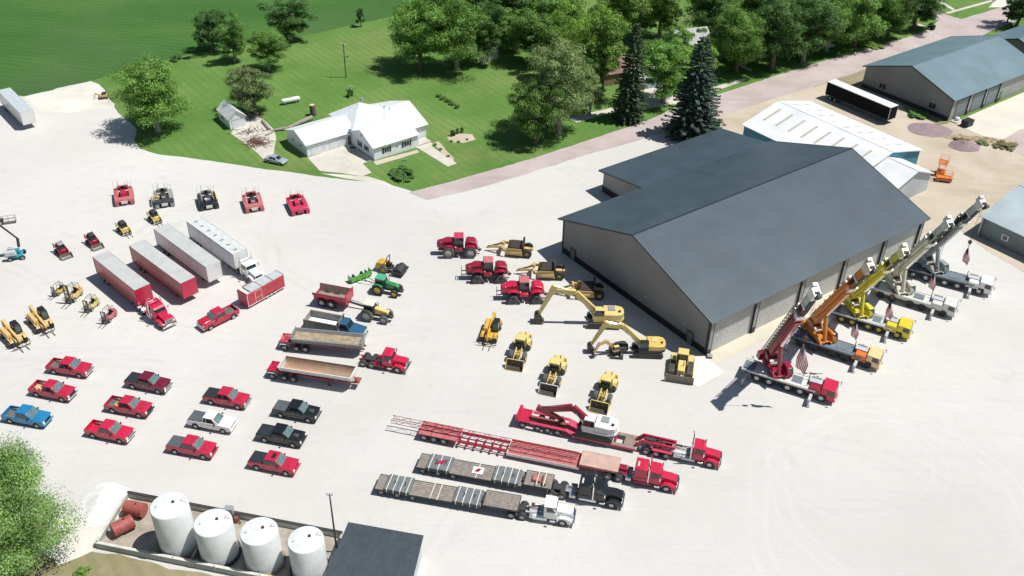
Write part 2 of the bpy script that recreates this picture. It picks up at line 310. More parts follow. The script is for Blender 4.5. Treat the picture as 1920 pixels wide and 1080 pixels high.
# ---------------------------------------------------------------- box trailers
def box_trailer(lbl,A,B,L_,side,roof,trim,z=4.1,xa=None,ya=-1.3,front=None,panels=0,vents=0,rear_doors=True,skirt=None,zb=1.15,axle=None,group='box trailers parked on the yard',script=False,seams=0,rubrail=None,white_front=False):
    # origin at ground under the rear end, +x towards the nose
    t=T('box_trailer',lbl,'trailer',pose(A,B,0 if xa is None else xa,ya,z),group=group)
    b=MB(); b.box(0,L_,-1.29,1.29,zb,z-.02,side); bx=b.build('body',t,bevel=.03)
    if front: MB().box(L_,L_+.02,-1.25,1.25,zb+.05,z-.06,front).build('front_wall',t)
    b=MB(); b.box(.0,L_,-1.28,1.28,z-.02,z+.015,roof); n=int(L_/1.2)
    for i in range(n): b.box(i*L_/n+.55,i*L_/n+.6,-1.2,1.2,z+.015,z+.03,roof)
    b.build('roof',t)
    b=MB(); b.box(0,L_,-1.32,-1.29,z-.12,z+.03,trim); b.box(0,L_,1.29,1.32,z-.12,z+.03,trim); b.box(0,L_,-1.32,-1.29,zb-.05,zb+.12,rubrail or trim); b.box(0,L_,1.29,1.32,zb-.05,zb+.12,rubrail or trim)
    for x in (0,L_-.1): b.box(x,x+.1,-1.325,-1.28,zb,z,trim); b.box(x,x+.1,1.28,1.325,zb,z,trim)
    b.build('rails',t)
    if seams:
        b=MB()
        for i in range(1,seams): b.box(i*L_/seams-.02,i*L_/seams+.02,-1.305,-1.29,zb+.12,z-.12,trim)
        b.build('side_seams',t)
    b=MB(); b.box(-.03,0,-1.2,-.02,zb+.05,z-.12,trim if trim!=side else ALU); b.box(-.03,0,.02,1.2,zb+.05,z-.12,trim if trim!=side else ALU); b.build('rear_doors',t)
    b=MB(); b.box(.2,L_-.2,-.55,-.4,zb-.2,zb-.02,DKM); b.box(.2,L_-.2,.4,.55,zb-.2,zb-.02,DKM); b.box(-.05,.05,-1.1,1.1,.5,.62,DKM); b.box(-.03,.05,-.8,-.7,.5,zb,DKM); b.box(-.03,.05,.7,.8,.5,zb,DKM); b.build('underframe',t)
    a0=axle if axle else 1.5
    wheels(t,(a0,a0+1.3),.9,.5,.55)
    b=MB(); lx=L_-3.0
    for sd in (-1,1): b.box(lx,lx+.14,sd*.75-.07,sd*.75+.07,.1,zb,DKM); b.box(lx-.08,lx+.22,sd*.75-.15,sd*.75+.15,.0,.1,DKM)
    b.box(lx+.03,lx+.1,-.7,.7,.7,.8,DKM); b.build('landing_gear',t)
    for i in range(vents):
        x=1.0+(L_-2.2)*i/(vents-1); MB().box(x,x+.4,-.5,.1,z+.03,z+.07,GREYP).build('roof_vent',t)
    if skirt: MB().box(a0+2.4,L_-4,-1.3,-1.24,.45,zb-.05,skirt).build('side_skirt',t); MB().box(a0+2.4,L_-4,1.24,1.3,.45,zb-.05,skirt).build('side_skirt',t)
    if script:   # faded lettering, too worn to read
        b=MB(); rr=random.Random(3)
        for row,(x0,x1,zz,h) in enumerate(((6.0,10.4,3.0,.28),(7.2,9.8,2.5,.16))):
            x=x0
            while x<x1:
                w=rr.uniform(.1,.28); b.beam((x,-1.30,zz),(x+w,-1.30,zz+h*rr.uniform(.3,1)),.02,.045,PINK); b.beam((x+w,-1.30,zz+h*rr.uniform(.3,1)),(x+w*1.1,-1.30,zz),.02,.04,PINK); x+=w*1.35
        b.build('lettering',t)
    return t
def cargo_trailer():
    A,B=(531.7,515.1),(466,551.3); t=T('enclosed_trailer','red enclosed cargo trailer with three light roof panels hitched behind a red pickup','trailer',pose(A,B,0,1.2,2.75))
    L_=7.3
    b=MB(); b.prism([(0,.45)]+[(1.55,.45),(1.6,.75),(3.9,.75),(3.95,.45),(L_,.45),(L_,2.6),(L_-.12,2.75),(0,2.75)],-1.2,1.2,P('trailer_red',(.48,.04,.06),rough=.5,coat=.1)); b.build('body',t,bevel=.04)
    b=MB(); b.box(0,L_-.1,-1.15,1.15,2.75,2.79,OFFW); r=b.build('roof',t)
    for i,x in enumerate((.1,2.25,4.4)): MB().box(x,x+2.05,-.75,1.12,2.83,2.9,mat('panel_glass_grey',(.5,.54,.55),rough=.25)).build('roof_panel',t,bevel=.02)
    b=MB()
    for x in (.05,2.18,4.32,6.48): b.box(x,x+.07,-.8,1.16,2.8,2.93,DKM)
    b.build('roof_rack',t)
    b=MB(); b.box(4.3,6.4,-1.1,-1.06,2.85,2.89,RUSTR); b.box(4.3,6.4,-.88,-.84,2.85,2.89,RUSTR); [b.box(4.4+i*.28,4.45+i*.28,-1.08,-.86,2.85,2.88,RUSTR) for i in range(7)]; b.build('ladder',t)
    b=MB()
    for q in ((4.5,4.55,.55,2.55),(5.75,5.8,.55,2.55)): b.box(q[0],q[1],1.2,1.215,q[2],q[3],WHITE)
    b.box(4.5,5.8,1.2,1.215,2.5,2.55,WHITE); b.box(4.5,5.8,1.2,1.215,1.3,1.33,WHITE); b.build('side_door_frame',t)
    b=MB(); b.box(0,L_,1.2,1.22,.45,.56,WHITE); b.box(L_-.06,L_+.01,1.17,1.22,.45,2.7,WHITE); b.box(L_-.06,L_+.01,-1.22,-1.17,.45,2.7,WHITE); b.box(0,.05,1.18,1.22,.45,2.75,WHITE); b.build('edge_trim',t)
    b=MB(); rr=random.Random(5); x=1.2
    while x<3.6: b.beam((x,1.21,1.75),(x+.16,1.21,1.75+rr.uniform(.05,.28)),.02,.04,CRIM); x+=.2
    b.build('lettering',t)
    b=MB()
    for x in (1.95,2.75,3.55): pass
    b.path([(L_,-.4,.5),(L_+1.1,0,.5)],.05,DKM); b.path([(L_,.4,.5),(L_+1.1,0,.5)],.05,DKM); b.build('hitch_frame',t)
    wheels(t,(1.95,2.75,3.55),1.0,.38,.24,rim=WHITE)
    return t
# ---------------------------------------------------------------- side dumps, dump truck
def side_dump(lbl,A,B,L_,kind):
    # origin ground below rear of tub; A,B: near top rim rear and front
    t=T('side_dump_trailer',lbl,'dump trailer',pose(A,B,0,-1.3,2.55))
    b=MB(); b.box(-1.9,L_+.3,-.5,-.32,1.0,1.25,CRIM); b.box(-1.9,L_+.3,.32,.5,1.0,1.25,CRIM)
    for i in range(9): b.box(.2+i*L_/9,.4+i*L_/9,-.75,.75,1.02,1.2,CRIM)
    b.beam((2.5,-.55,1.0),(L_-3,-.55,1.0),.1,.25,CRIM); b.build('frame',t)
    b=MB(); b.box(-2.0,-.15,-1.0,1.0,1.3,1.4,PINK if kind else RED,); b.box(-2.0,-.2,-1.0,-.9,1.4,1.55,RED); b.box(-2.0,-.2,.9,1.0,1.4,1.55,RED); b.box(-1.2,-1.05,-.9,.9,1.4,1.55,RED); b.beam((-1.9,-.9,1.45),(-.3,.9,1.45),.1,.12,RED); b.beam((-1.9,.9,1.45),(-.3,-.9,1.45),.1,.12,RED); b.build('rear_platform',t)
    if kind:  # straight ribbed sides
        b=MB(); z0,z1=1.3,2.55; W=1.3; 
        prof=[(-.7,z0),(.7,z0),(W,z1),(W-.08,z1),(.64,z0+.1),(-.64,z0+.1),(-W+.08,z1),(-W,z1)]
        b.prism(prof,0,L_,SIDEG,ax='x')
        tb=b.build('tub',t)
        MB().prism([(-.62,z0+.11),(.62,z0+.11),(1.0,2.1),(.4,2.0),(-.3,2.12),(-1.0,2.05)],.1,L_-.1,mat('dry_soil',(.36,.28,.19),rough=1,amt=.3,scale=1.5,bump=1,bscale=3),ax='x').build('soil_load',tb)
        b=MB()
        for i in range(9):
            x=i*(L_-.1)/8
            for s in (-1,1): b.beam((x+.05,s*.74,z0+.05),(x+.05,s*(W+.05),z1-.05),.1,.07,SIDEG,up=(0,s,-.4))
        b.box(0,L_,-W-.07,-W,z1-.12,z1+.02,ALU); b.box(0,L_,W,W+.07,z1-.12,z1+.02,ALU); b.build('ribs',tb)
        for x in (0,L_): MB().prism([(-.7,z0),(.7,z0),(W,z1+.25),(-W,z1+.25)],x-.05,x+.05,SIDEG,ax='x').build('end_panel',tb)
    else:
        n=12; W=1.3; z1=2.6; dep=1.35
        pr=[(-W*math.cos(PI*i/n),z1-dep*math.sin(PI*i/n)) for i in range(n+1)]
        pi=[(-(W-.07)*math.cos(PI*i/n),z1-(dep-.07)*math.sin(PI*i/n)) for i in range(n+1)][::-1]
        b=MB(); 
        for i in range(n):
            for pp,mm,fl in ((pr,OFFW,0),(pi,TUB,0)):
                a_,c_=pp[i],pp[i+1]; b.add([(0,a_[0],a_[1]),(L_,a_[0],a_[1]),(L_,c_[0],c_[1]),(0,c_[0],c_[1])],[(0,1,2,3)],mm)
        tb=b.build('tub',t)
        b=MB(); b.box(-.1,L_+.1,-W-.1,-W+.06,z1-.1,z1+.03,OFFW); b.box(-.1,L_+.1,W-.06,W+.1,z1-.1,z1+.03,OFFW); b.box(-.1,.12,-W,W,z1-.12,z1+.02,OFFW); b.box(L_-.12,L_+.1,-W,W,z1-.12,z1+.02,OFFW); b.build('rim_rail',tb,bevel=.03)
        for x in (.05,L_-.05): MB().prism([(-W*math.cos(PI*i/n),z1-dep*math.sin(PI*i/n)-.02) for i in range(n+1)],x-.04,x+.04,OFFW,ax='x').build('end_panel',tb)
        MB().prism([(-.75,1.62),(-.4,1.36),(.1,1.33),(.35,1.45),(-.1,1.62)],.6,L_*.55,mat('orange_sand',(.55,.27,.12),rough=1),ax='x').build('sand_load',tb)
    wheels(t,(-1.2,.6,1.95),.88,.5,.56)
    for sd in (-1,1): MB().prism([(-1.95+.0,.8),(-1.75,1.1),(-.7,1.1),(-.5,.8),(-.45,.82),(-.68,1.15),(-1.78,1.15),(-2.0,.82)],sd*.9-.3,sd*.9+.3,LGREY).build('fender',t)
    if not kind:
        b=MB(); 
        for sd in (-1,1): b.box(L_-3.6,L_-3.45,sd*.6-.07,sd*.6+.07,.08,1.0,CRIM); b.box(L_-3.7,L_-3.35,sd*.6-.15,sd*.6+.15,0,.08,CRIM)
        b.build('landing_gear',t)
        b=MB(); b.box(L_+.1,L_+.9,-.6,.6,1.15,1.3,RUSTR); b.path([(L_+.3,-.5,1.3),(L_+.3,-.5,2.3),(L_+.7,-.5,1.3)],.05,RUSTR); b.cyl((L_+.5,-.3,1.3),(L_+.5,-.3,1.9),.15,STEEL); b.build('nose_bracket',t)
    return t
def dump_truck():
    A,B=(568.2,598.7),(636.9,611.7); t=T('dump_truck','dark blue dump truck with weathered grey box and chrome grille between tractor and side dump','dump truck',pose(A,B,0,-1.25,2.6)); L_=5.4; c=P('truck_blue',(.02,.1,.2))
    b=MB(); b.box(-.2,L_+3.6,-.5,-.35,.8,1.05,DKM); b.box(-.2,L_+3.6,.35,.5,.8,1.05,DKM); b.box(.5,L_,-.9,.9,.4,.55,DKM); b.build('frame',t)
    b=MB(); b.box(0,L_,-1.25,-1.15,1.2,2.6,SIDEG); b.box(0,L_,1.15,1.25,1.2,2.6,SIDEG); b.box(0,L_,-1.15,1.15,1.2,1.35,OFFW); b.box(-.05,.05,-1.2,1.2,1.2,2.45,SIDEG); b.box(L_-.08,L_,-1.2,1.2,1.2,2.9,SIDEG); 
    for i in range(6):
        for s in (-1,1): b.box(i*L_/5.5,i*L_/5.5+.1,min(s*1.25,s*1.32),max(s*1.25,s*1.32),1.2,2.6,SIDEG)
    for s in (-1,1): b.box(0,L_,min(s*1.2,s*1.32),max(s*1.2,s*1.32),2.52,2.64,mat('box_edge_brown',(.3,.24,.17),rough=.8))
    bx=b.build('dump_box',t)
    MB().box(.1,L_-.15,-1.1,1.1,1.36,1.5,mat('white_lime',(.85,.85,.83),rough=.9,bump=.3)).build('lime_load',bx)
    cabin(t,c,L_+.35,L_+1.8,1.0,L_+.4,L_+1.35,.88,1.9,2.7); MB().box(L_+.3,L_+1.8,-1.02,1.02,.9,1.9,c).build('cab_lower',t,bevel=.05)
    fx=L_+2.7
    b=MB(); b.prism([(L_+1.8,.9)]+[(fx-.62,.6)]+arch(fx,.6,.58)+[(fx+.62,.6),(fx+1.1,.65),(fx+1.1,1.55),(L_+1.8,1.9)],-1.12,1.12,c); b.build('hood',t,bevel=.1,seg=3)
    MB().box(fx+1.1,fx+1.25,-1.15,1.15,.5,.8,CHR).build('bumper',t,bevel=.04); MB().box(fx+1.08,fx+1.18,-.7,.7,.85,1.6,CHR).build('grille',t,bevel=.03)
    for s in (-1,1):
        b=MB(); b.cyl((L_+.15,s*1.05,1.0),(L_+.15,s*1.05,3.2),.1,CHR); b.build('exhaust_stack',t); MB().cyl((L_+.3,s*.85,.75),(L_+1.5,s*.85,.75),.3,CHR,n=14).build('fuel_tank',t)
        MB().box(fx+1.05,fx+1.14,s*.88-.14,s*.88+.14,1.0,1.25,LAMP).build('headlight',t)
    wheels(t,(.9,2.25,3.6),.88,.52,.56); wheels(t,(fx,),1.0,.52,.32); wheels(t,(4.6,),.95,.45,.3)
# ---------------------------------------------------------------- flatbeds
def flatbed(lbl,A,B,L_,Ln,dark=False,straps=(),mats=(),group='timber-decked trailers'):
    # A,B near deck edge rear / front end of the low deck. origin rear
    t=T('flatbed_trailer',lbl,'flatbed trailer',pose(A,B,0,-1.3,1.05),group=group)
    b=MB(); b.box(0,L_,-1.22,1.22,.98,1.05,WOOD); b.build('deck',t)
    b=MB(); b.box(0,L_,-1.3,-1.22,.88,1.07,DKM); b.box(0,L_,1.22,1.3,.88,1.07,DKM); b.box(-.06,0,-1.3,1.3,.7,1.07,DKM); b.box(.1,L_,-.5,-.35,.6,.98,DKM); b.box(.1,L_,.35,.5,.6,.98,DKM)
    for i in range(int(L_/1.0)): b.box(i+.4,i+.48,-1.22,1.22,.86,.975,DKM)
    b.build('frame',t)
    n=MB(); n.box(L_+.02,L_+Ln,-1.2,1.2,1.42,1.5,WOOD); n.build('gooseneck_deck',t)
    n=MB(); n.box(L_-.05,L_+Ln,-1.28,-1.2,1.3,1.52,DKM); n.box(L_-.05,L_+Ln,1.2,1.28,1.3,1.52,DKM); n.box(L_+Ln,L_+Ln+.05,-1.28,1.28,1.2,1.52,DKM); n.box(L_-.08,L_+.02,-1.25,1.25,.95,1.5,DKM); n.box(L_-.3,L_+Ln-.1,-.5,.5,1.15,1.4,DKM); n.build('gooseneck',t)
    wheels(t,(.75,2.8,4.75),.9,.42,.5)
    return t
def mats_load(par_lbl,t,x0,x1,n,z=1.06,tone=MATG,red=False):
    # stack of grey mats resting on trailer t: a thing of its own
    c,s=math.cos(t.rotation_euler[2]),math.sin(t.rotation_euler[2]); xm=(x0+x1)/2
    o=T('mat_stack',par_lbl,'mat stack',(t.location[0]+c*xm,t.location[1]+s*xm),t.rotation_euler[2],group='strapped stacks of grey mats',z=z)
    h=(x1-x0)/2; rr=random.Random(int(x0*10)); b=MB()
    for k in range(3):
        pts=[]; 
        for i in range(10): pts.append((-h+2*h*i/9,-1.22-rr.uniform(0,.07)))
        for i in range(10): pts.append((h-2*h*i/9,1.22+rr.uniform(0,.07)))
        b.prism(pts,k*.11,k*.11+.1,tone,ax='z')
    b.build('mats',o)
    for i in range(n):
        x=-h+.35+(2*h-.7)*i/max(1,n-1); b=MB(); b.box(x-.05,x+.05,-1.33,1.33,.33,.35,STRAP); b.box(x-.05,x+.05,-1.35,-1.33,-.2,.35,STRAP); b.box(x-.05,x+.05,1.33,1.35,-.2,.35,STRAP); b.build('strap',o)
    b=MB()
    for x in (-h*.4,h*.4): b.path([(x,-.3,.36),(x+.2,0,.38),(x,.3,.36)],.05,BLK)
    b.build('lifting_loop',o)
    if red: MB().slab([(-.6,-.5,.4),(.3,-.2,.4),(.9,.6,.4),(-.2,.1,.4)],.03,RED).build('red_rag',o)
    return o
# ---------------------------------------------------------------- track unit
def track(par,x,y,L_,h,w,r0,tri=False,pad=DKM,loc=True):
    key=('trk',L_,h,w,tri,pad.name,r0.name)
    if key not in CACHE:
        b=MB(); out=[]
        if tri: base=[(-L_/2,.12),(-L_/2+.15,.0),(L_/2-.15,.0),(L_/2,.12),(L_/2-.05,.3),(.28,h-.05),(0,h),(-.28,h-.05),(-L_/2+.05,.3)]
        else:
            r=h/2; base=[(-L_/2+r-r*math.cos(t),r-r*math.sin(t)) for t in [PI/8*i for i in range(-4,5)]][::1]
            base=[(-L_/2+r+r*math.cos(PI/2+PI*i/8),r+r*math.sin(PI/2+PI*i/8)) for i in range(9)]+[(L_/2-r+r*math.cos(-PI/2+PI*i/8),r+r*math.sin(-PI/2+PI*i/8)) for i in range(9)]
        # resample with cleats
        pts=[]; n=len(base)
        for i in range(n):
            a=Vector((*base[i],0)); c=Vector((*base[(i+1)%n],0)); d=(c-a).length; k=max(1,int(d/.22))
            for j in range(k): pts.append(a.lerp(c,j/k))
        cen=Vector((0,h/2,0)); b.prism([(p.x,p.y) for p in pts],-w/2,w/2,pad)
        nrm=len(pts)
        for i in range(nrm):
            p=pts[i]; q=pts[(i+1)%nrm]; tv=(q-p); 
            if tv.length<1e-5: continue
            tv.normalize(); 
            nn=Vector((tv.y,-tv.x,0)); 
            if nn.dot(p-cen)<0: nn=-nn
            m=p.lerp(q,.5)+nn*.02; b.beam((m.x,-w/2,m.y),(m.x,w/2,m.y),.07,.06,RUBG if pad==RUBG else STEEL,up=(nn.x,0,nn.y))
        for sd in (-1,1):
            if tri:
                for xx,rr in ((-L_/2+.3,.24),(0,.16),(L_/2-.3,.24)): b.cyl((xx,sd*(w/2+.0),.3),(xx,sd*(w/2+.03),.3),rr,DKM,n=12)
                b.cyl((0,sd*(w/2),h-.38),(0,sd*(w/2+.04),h-.38),.3,DKM,n=14)
            else:
                for xx in (-L_/2+h/2,L_/2-h/2): b.cyl((xx,sd*w/2,h/2),(xx,sd*(w/2+.03),h/2),h*.36,DKM,n=14)
                b.box(-L_/2+h*.6,L_/2-h*.6,sd*(w/2+.01)-.02,sd*(w/2+.01)+.02,h*.25,h*.7,r0)
        CACHE[key]=b.mesh('track')
    return put('track',CACHE[key],par,(x,y,0))
def ops(par,x0,x1,w,z0,z1,roofc,post=DKM,glass=GLS,over=.12,slope=.12,yo=0):  # glazed operator cab
    b=MB()
    for x,dx in ((x0,slope*.5),(x1,-slope)):
        for s in (-1,1): b.beam((x,s*w,z0),(x+dx,s*(w-.05),z1),.1,.1,post)
    b.box(x0,x1,-w,w,z0-.05,z0+.35,post); c=b.build('cab_frame',par,(0,yo,0))
    b=MB(); b.box(x0+.06,x1-.04,-w+.03,w-.03,z0+.35,z1,glass,t=(slope*.5,slope,.05,.05)); b.build('cab_glass',par,(0,yo,0))
    MB().box(x0-over+slope*.5,x1+over-slope,-w-over*.6,w+over*.6,z1,z1+.14,roofc,t=(.06,.06,.06,.06)).build('cab_roof',par,(0,yo,0),bevel=.04)
    return c
# ---------------------------------------------------------------- farm machines
def art_tractor(lbl,A,B,tracks,col=CRIM,weights=False,group='articulated tractors in front of the pull scrapers'):
    # origin mid, +x forward; A rear, B front near-side ground contacts
    t=T('articulated_tractor',lbl,'tractor',pose(A,B,-1.75,1.55,.0 if tracks else .95),group=group); t.scale=(1.03,1.08,1.15)
    b=MB(); b.prism([(.9,1.25),(3.6,1.3),(3.75,1.5),(3.7,2.1),(2.9,2.35),(.9,2.6)],-.62,.62,col); b.build('hood',t,bevel=.14,seg=3)
    MB().box(3.72,3.78,-.45,.45,1.4,2.05,BLK).build('grille',t); MB().box(.9,3.5,-.5,.5,.8,1.28,DKM).build('front_frame',t); MB().box(-.6,.6,-.35,.35,.8,1.3,DKM).build('articulation_joint',t,bevel=.05)
    ops(t,-.55,1.0,.8,1.7,3.1,PINK if tracks else MROSE,post=DKM)
    for s in (-1,1): MB().box(-.4,.9,s*1.05-.28,s*1.05+.28,1.05,1.55,col).build('side_tank',t,bevel=.06)
    b=MB(); b.box(-3.0,-.75,-.6,.6,1.0,1.7,col,t=(.2,.05,.05,.05)); b.prism([(-2.9,1.7),(-.9,1.7),(-.95,2.3),(-1.4,2.55),(-2.5,2.35)],-.85,.85,col); b.build('rear_body',t,bevel=.1,seg=3)
    for s in (-1,1):
        for x in (-1.75,1.9): MB().prism([(x-.8,1.8),(x-.4,2.02),(x+.4,2.02),(x+.8,1.8),(x+.75,1.75),(x+.38,1.96),(x-.38,1.96),(x-.75,1.75)],s*1.2-.35,s*1.2+.35,col).build('fender',t)
    MB().cyl((.55,-.5,2.5),(.55,-.5,3.3),.07,CHR).build('exhaust',t); b=MB(); [b.box(3.0,3.1,s*.5-.1,s*.5+.1,2.2,2.3,LAMP) for s in (-1,1)]; b.build('headlights',t)
    if tracks:
        for x in (-1.75,1.9):
            for s in (-1,1): track(t,x,s*1.3,2.15,1.35,.75,DKM,tri=True,pad=RUBG)
        b=MB()
        for s in (-.5,.5): b.beam((3.7,s,1.0),(4.4,s,1.0),.08,.12,BLK); b.beam((4.4,s,.7),(4.4,s,1.7),.08,.08,BLK)
        if weights: b.beam((4.4,-.6,1.7),(4.4,.6,1.7),.08,.08,BLK); b.beam((4.4,-.6,1.2),(4.4,.6,1.2),.08,.08,BLK)
        b.build('front_hitch',t)
    else:
        wheels(t,(-1.75,1.9),1.25,.95,.75,rim=ALU,tyre=RUBG,rr=.52)
    b=MB(); b.box(-3.5,-2.9,-.15,.15,.6,.8,DKM); b.path([(-2.9,-.5,.9),(-3.3,-.5,.6)],.05,DKM); b.path([(-2.9,.5,.9),(-3.3,.5,.6)],.05,DKM); b.build('drawbar',t)
def scraper(lbl,A,B,xh):
    # A = near wheel hub, B = hitch point ; +x towards hitch
    t=T('pull_scraper',lbl,'scraper',pose(A,B,0,1.35,.75),group='pull scrapers behind the articulated tractors'); c=SCRAP
    b=MB(); b.box(.7,3.6,-1.45,-1.35,.5,1.75,c,t=(.2,.2,0,0)); b.box(.7,3.6,1.35,1.45,.5,1.75,c,t=(.2,.2,0,0)); b.box(.6,3.6,-1.35,1.35,.45,.55,STEEL); b.box(.6,.7,-1.35,1.35,.5,2.5,BUCK); bw=b.build('bowl',t,bevel=.03)
    b=MB(); b.box(.9,3.2,-1.3,1.3,.6,1.9,BUCK,t=(.0,.3,.05,.05)); b.box(.7,.9,-1.3,1.3,1.9,2.7,BUCK); b.build('ejector',t)
    b=MB(); b.cyl((.9,1.4,1.1),(2.9,1.4,.9),.2,c,n=12); b.cyl((.9,-1.4,1.1),(2.9,-1.4,.9),.2,c,n=12); b.build('side_cylinder',t)
    b=MB(); b.beam((3.5,-1.3,1.2),(4.2,-1.2,1.3),.3,.5,c); b.beam((3.5,1.3,1.2),(4.2,1.2,1.3),.3,.5,c); b.box(4.0,4.35,-1.35,1.35,1.1,1.7,c); b.box(4.05,4.3,-.5,.5,1.7,2.2,c); b.build('draft_frame',t,bevel=.03)
    b=MB(); b.beam((4.3,-.6,1.45),(xh-.3,0,.8),.25,.3,c); b.beam((4.3,.6,1.45),(xh-.3,0,.8),.25,.3,c); b.beam((xh-.6,0,.75),(xh,0,.65),.2,.2,c); b.build('tongue',t,bevel=.02)
    b=MB(); b.path([(4.3,-.2,2.1),(5.2,0,1.6),(xh-.3,.05,1.0)],.035,BLK); b.path([(4.3,.2,2.1),(5.3,.1,1.5),(xh-.3,-.05,1.0)],.035,BLK); b.build('hoses',t)
    b=MB(); b.box(-.5,.6,-.4,.4,.6,1.3,c,t=(.1,0,.05,.05)); b.box(-.25,.25,-1.1,1.1,.6,.9,c); b.box(-.9,-.5,-.25,.25,.9,1.3,c); b.build('rear_frame',t,bevel=.04)
    wheels(t,(0,),1.1,.78,.6,tyre=RUB,rr=.42,rim=c)
def farm_tractor(lbl,A,B,col,rim,cabc,r=(.95,.65),s=1.0):
    t=T('farm_tractor',lbl,'tractor',pose(A,B,0,-1.15,r[0]),group='row crop tractors')
    b=MB(); b.prism([(1.0,1.15),(3.2,1.2),(3.35,1.4),(3.3,1.75),(2.6,1.95),(1.0,2.15)],-.42,.42,col); b.build('hood',t,bevel=.12,seg=3); MB().box(.3,3.2,-.3,.3,.65,1.2,DKM).build('chassis',t); MB().box(3.33,3.38,-.3,.3,1.3,1.75,BLK).build('grille',t)
    MB().box(3.3,3.9,-.35,.35,.75,1.05,DKM).build('front_weights',t,bevel=.04); ops(t,-.55,.95,.72,1.35,2.75,cabc,over=.18)
    for sd in (-1,1): MB().prism([(-.95,1.5),(-.6,1.98),(.3,2.02),(.75,1.7),(.7,1.64),(.27,1.95),(-.57,1.92),(-.9,1.46)],sd*1.0-.3,sd*1.0+.3,col if col!=CREAM else DKM).build('fender',t)
    MB().cyl((1.35,.46,1.8),(1.35,.46,2.8),.06,DKM).build('exhaust',t)
    wheels(t,(0,),1.05,r[0],.55,rim=rim,rr=.55,tyre=RUBG if col==CREAM else RUB); wheels(t,(2.75,),.95,r[1],.42,rim=rim,rr=.55,tyre=RUBG if col==CREAM else RUB)
    b=MB(); [b.box(3.0,3.08,q*.3-.07,q*.3+.07,1.85,1.95,LAMP) for q in (-1,1)]; b.build('headlights',t)
    MB().box(-1.5,-.8,-.1,.1,.5,.62,DKM).build('drawbar',t)
    return t
def dump_cart():
    A,B=(585.2,548.2),(656.7,561.5); t=T('dump_cart','red tandem axle dump cart with brown empty bed hitched to the cream tractor','dump cart',pose(A,B,-2.7,-1.4,2.55))
    b=MB(); pr=[(-1.05,1.2),(1.05,1.2),(1.45,2.55),(1.37,2.55),(1.0,1.3),(-1.0,1.3),(-1.37,2.55),(-1.45,2.55)]
    b.prism(pr,-2.7,2.9,RED,ax='x'); b.box(2.8,2.95,-1.4,1.4,1.2,2.95,RED); b.box(-2.7,-2.62,-1.05,1.05,1.2,1.75,RED); b.box(-2.7,2.9,-1.52,-1.42,2.2,2.6,CRIM); o=b.build('bed',t,bevel=.03)
    b=MB(); b.box(-2.6,2.78,-.98,.98,1.305,1.33,RUSTT)
    for s in (-1,1): b.slab([(-2.6,s*.99,1.32),(2.78,s*.99,1.32),(2.78,s*1.35,2.52),(-2.6,s*1.35,2.52)][::-s],.015,RUSTT)
    b.box(2.77,2.795,-1.25,1.25,1.32,2.8,RUSTT); b.build('bed_liner',o)
    b=MB(); b.box(-2.5,2.9,-.5,.5,.9,1.2,CRIM); b.beam((2.8,0,1.0),(5.4,0,.6),.25,.25,DKM); b.path([(2.8,.1,1.3),(4.0,.1,1.3),(5.3,0,.9)],.04,BLK); b.build('frame',t)
    wheels(t,(-1.35,.25),1.1,.76,.55,tyre=RUB,rim=ALU,rr=.45)
def box_scraper():
    A,B=(655,528),(690,508); t=T('box_scraper','green pull-type box scraper with small wheels behind the green tractor','scraper',(*g(676,523),R(40)))
    b=MB(); c=P('bright_green',(.1,.42,.06)); b.box(-1.9,1.9,-.55,-.47,.35,1.15,c); b.box(-1.95,-1.87,-.5,.75,.3,1.25,c,t=(0,0,0,.2)); b.box(1.87,1.95,-.5,.75,.3,1.25,c,t=(0,0,0,.2)); b.box(-1.9,1.9,-.5,.7,.3,.36,c); b.box(1.2,1.28,-.5,.7,.3,1.1,c); b.build('scraper_box',t)
    b=MB(); b.beam((-.9,-.5,.8),(-.5,-1.4,.6),.12,.15,c); b.beam((.9,-.5,.8),(.5,-1.4,.6),.12,.15,c); b.build('tongue_arms',t)
    b=MB(); b.path([(0.7,-1.0,.6),(1.2,-3.4,.6)],.06,DKM); b.path([(-.6,-1.0,.6),(1.1,-3.5,.6)],.06,DKM); b.build('tongue',t)
    b=MB(); b.cyl((-.9,.9,.35),(-.65,.9,.35),.35,RUB,n=14); b.build('wheel',t); b=MB(); b.cyl((.65,.9,.35),(.9,.9,.35),.35,RUB,n=14); b.build('wheel',t)
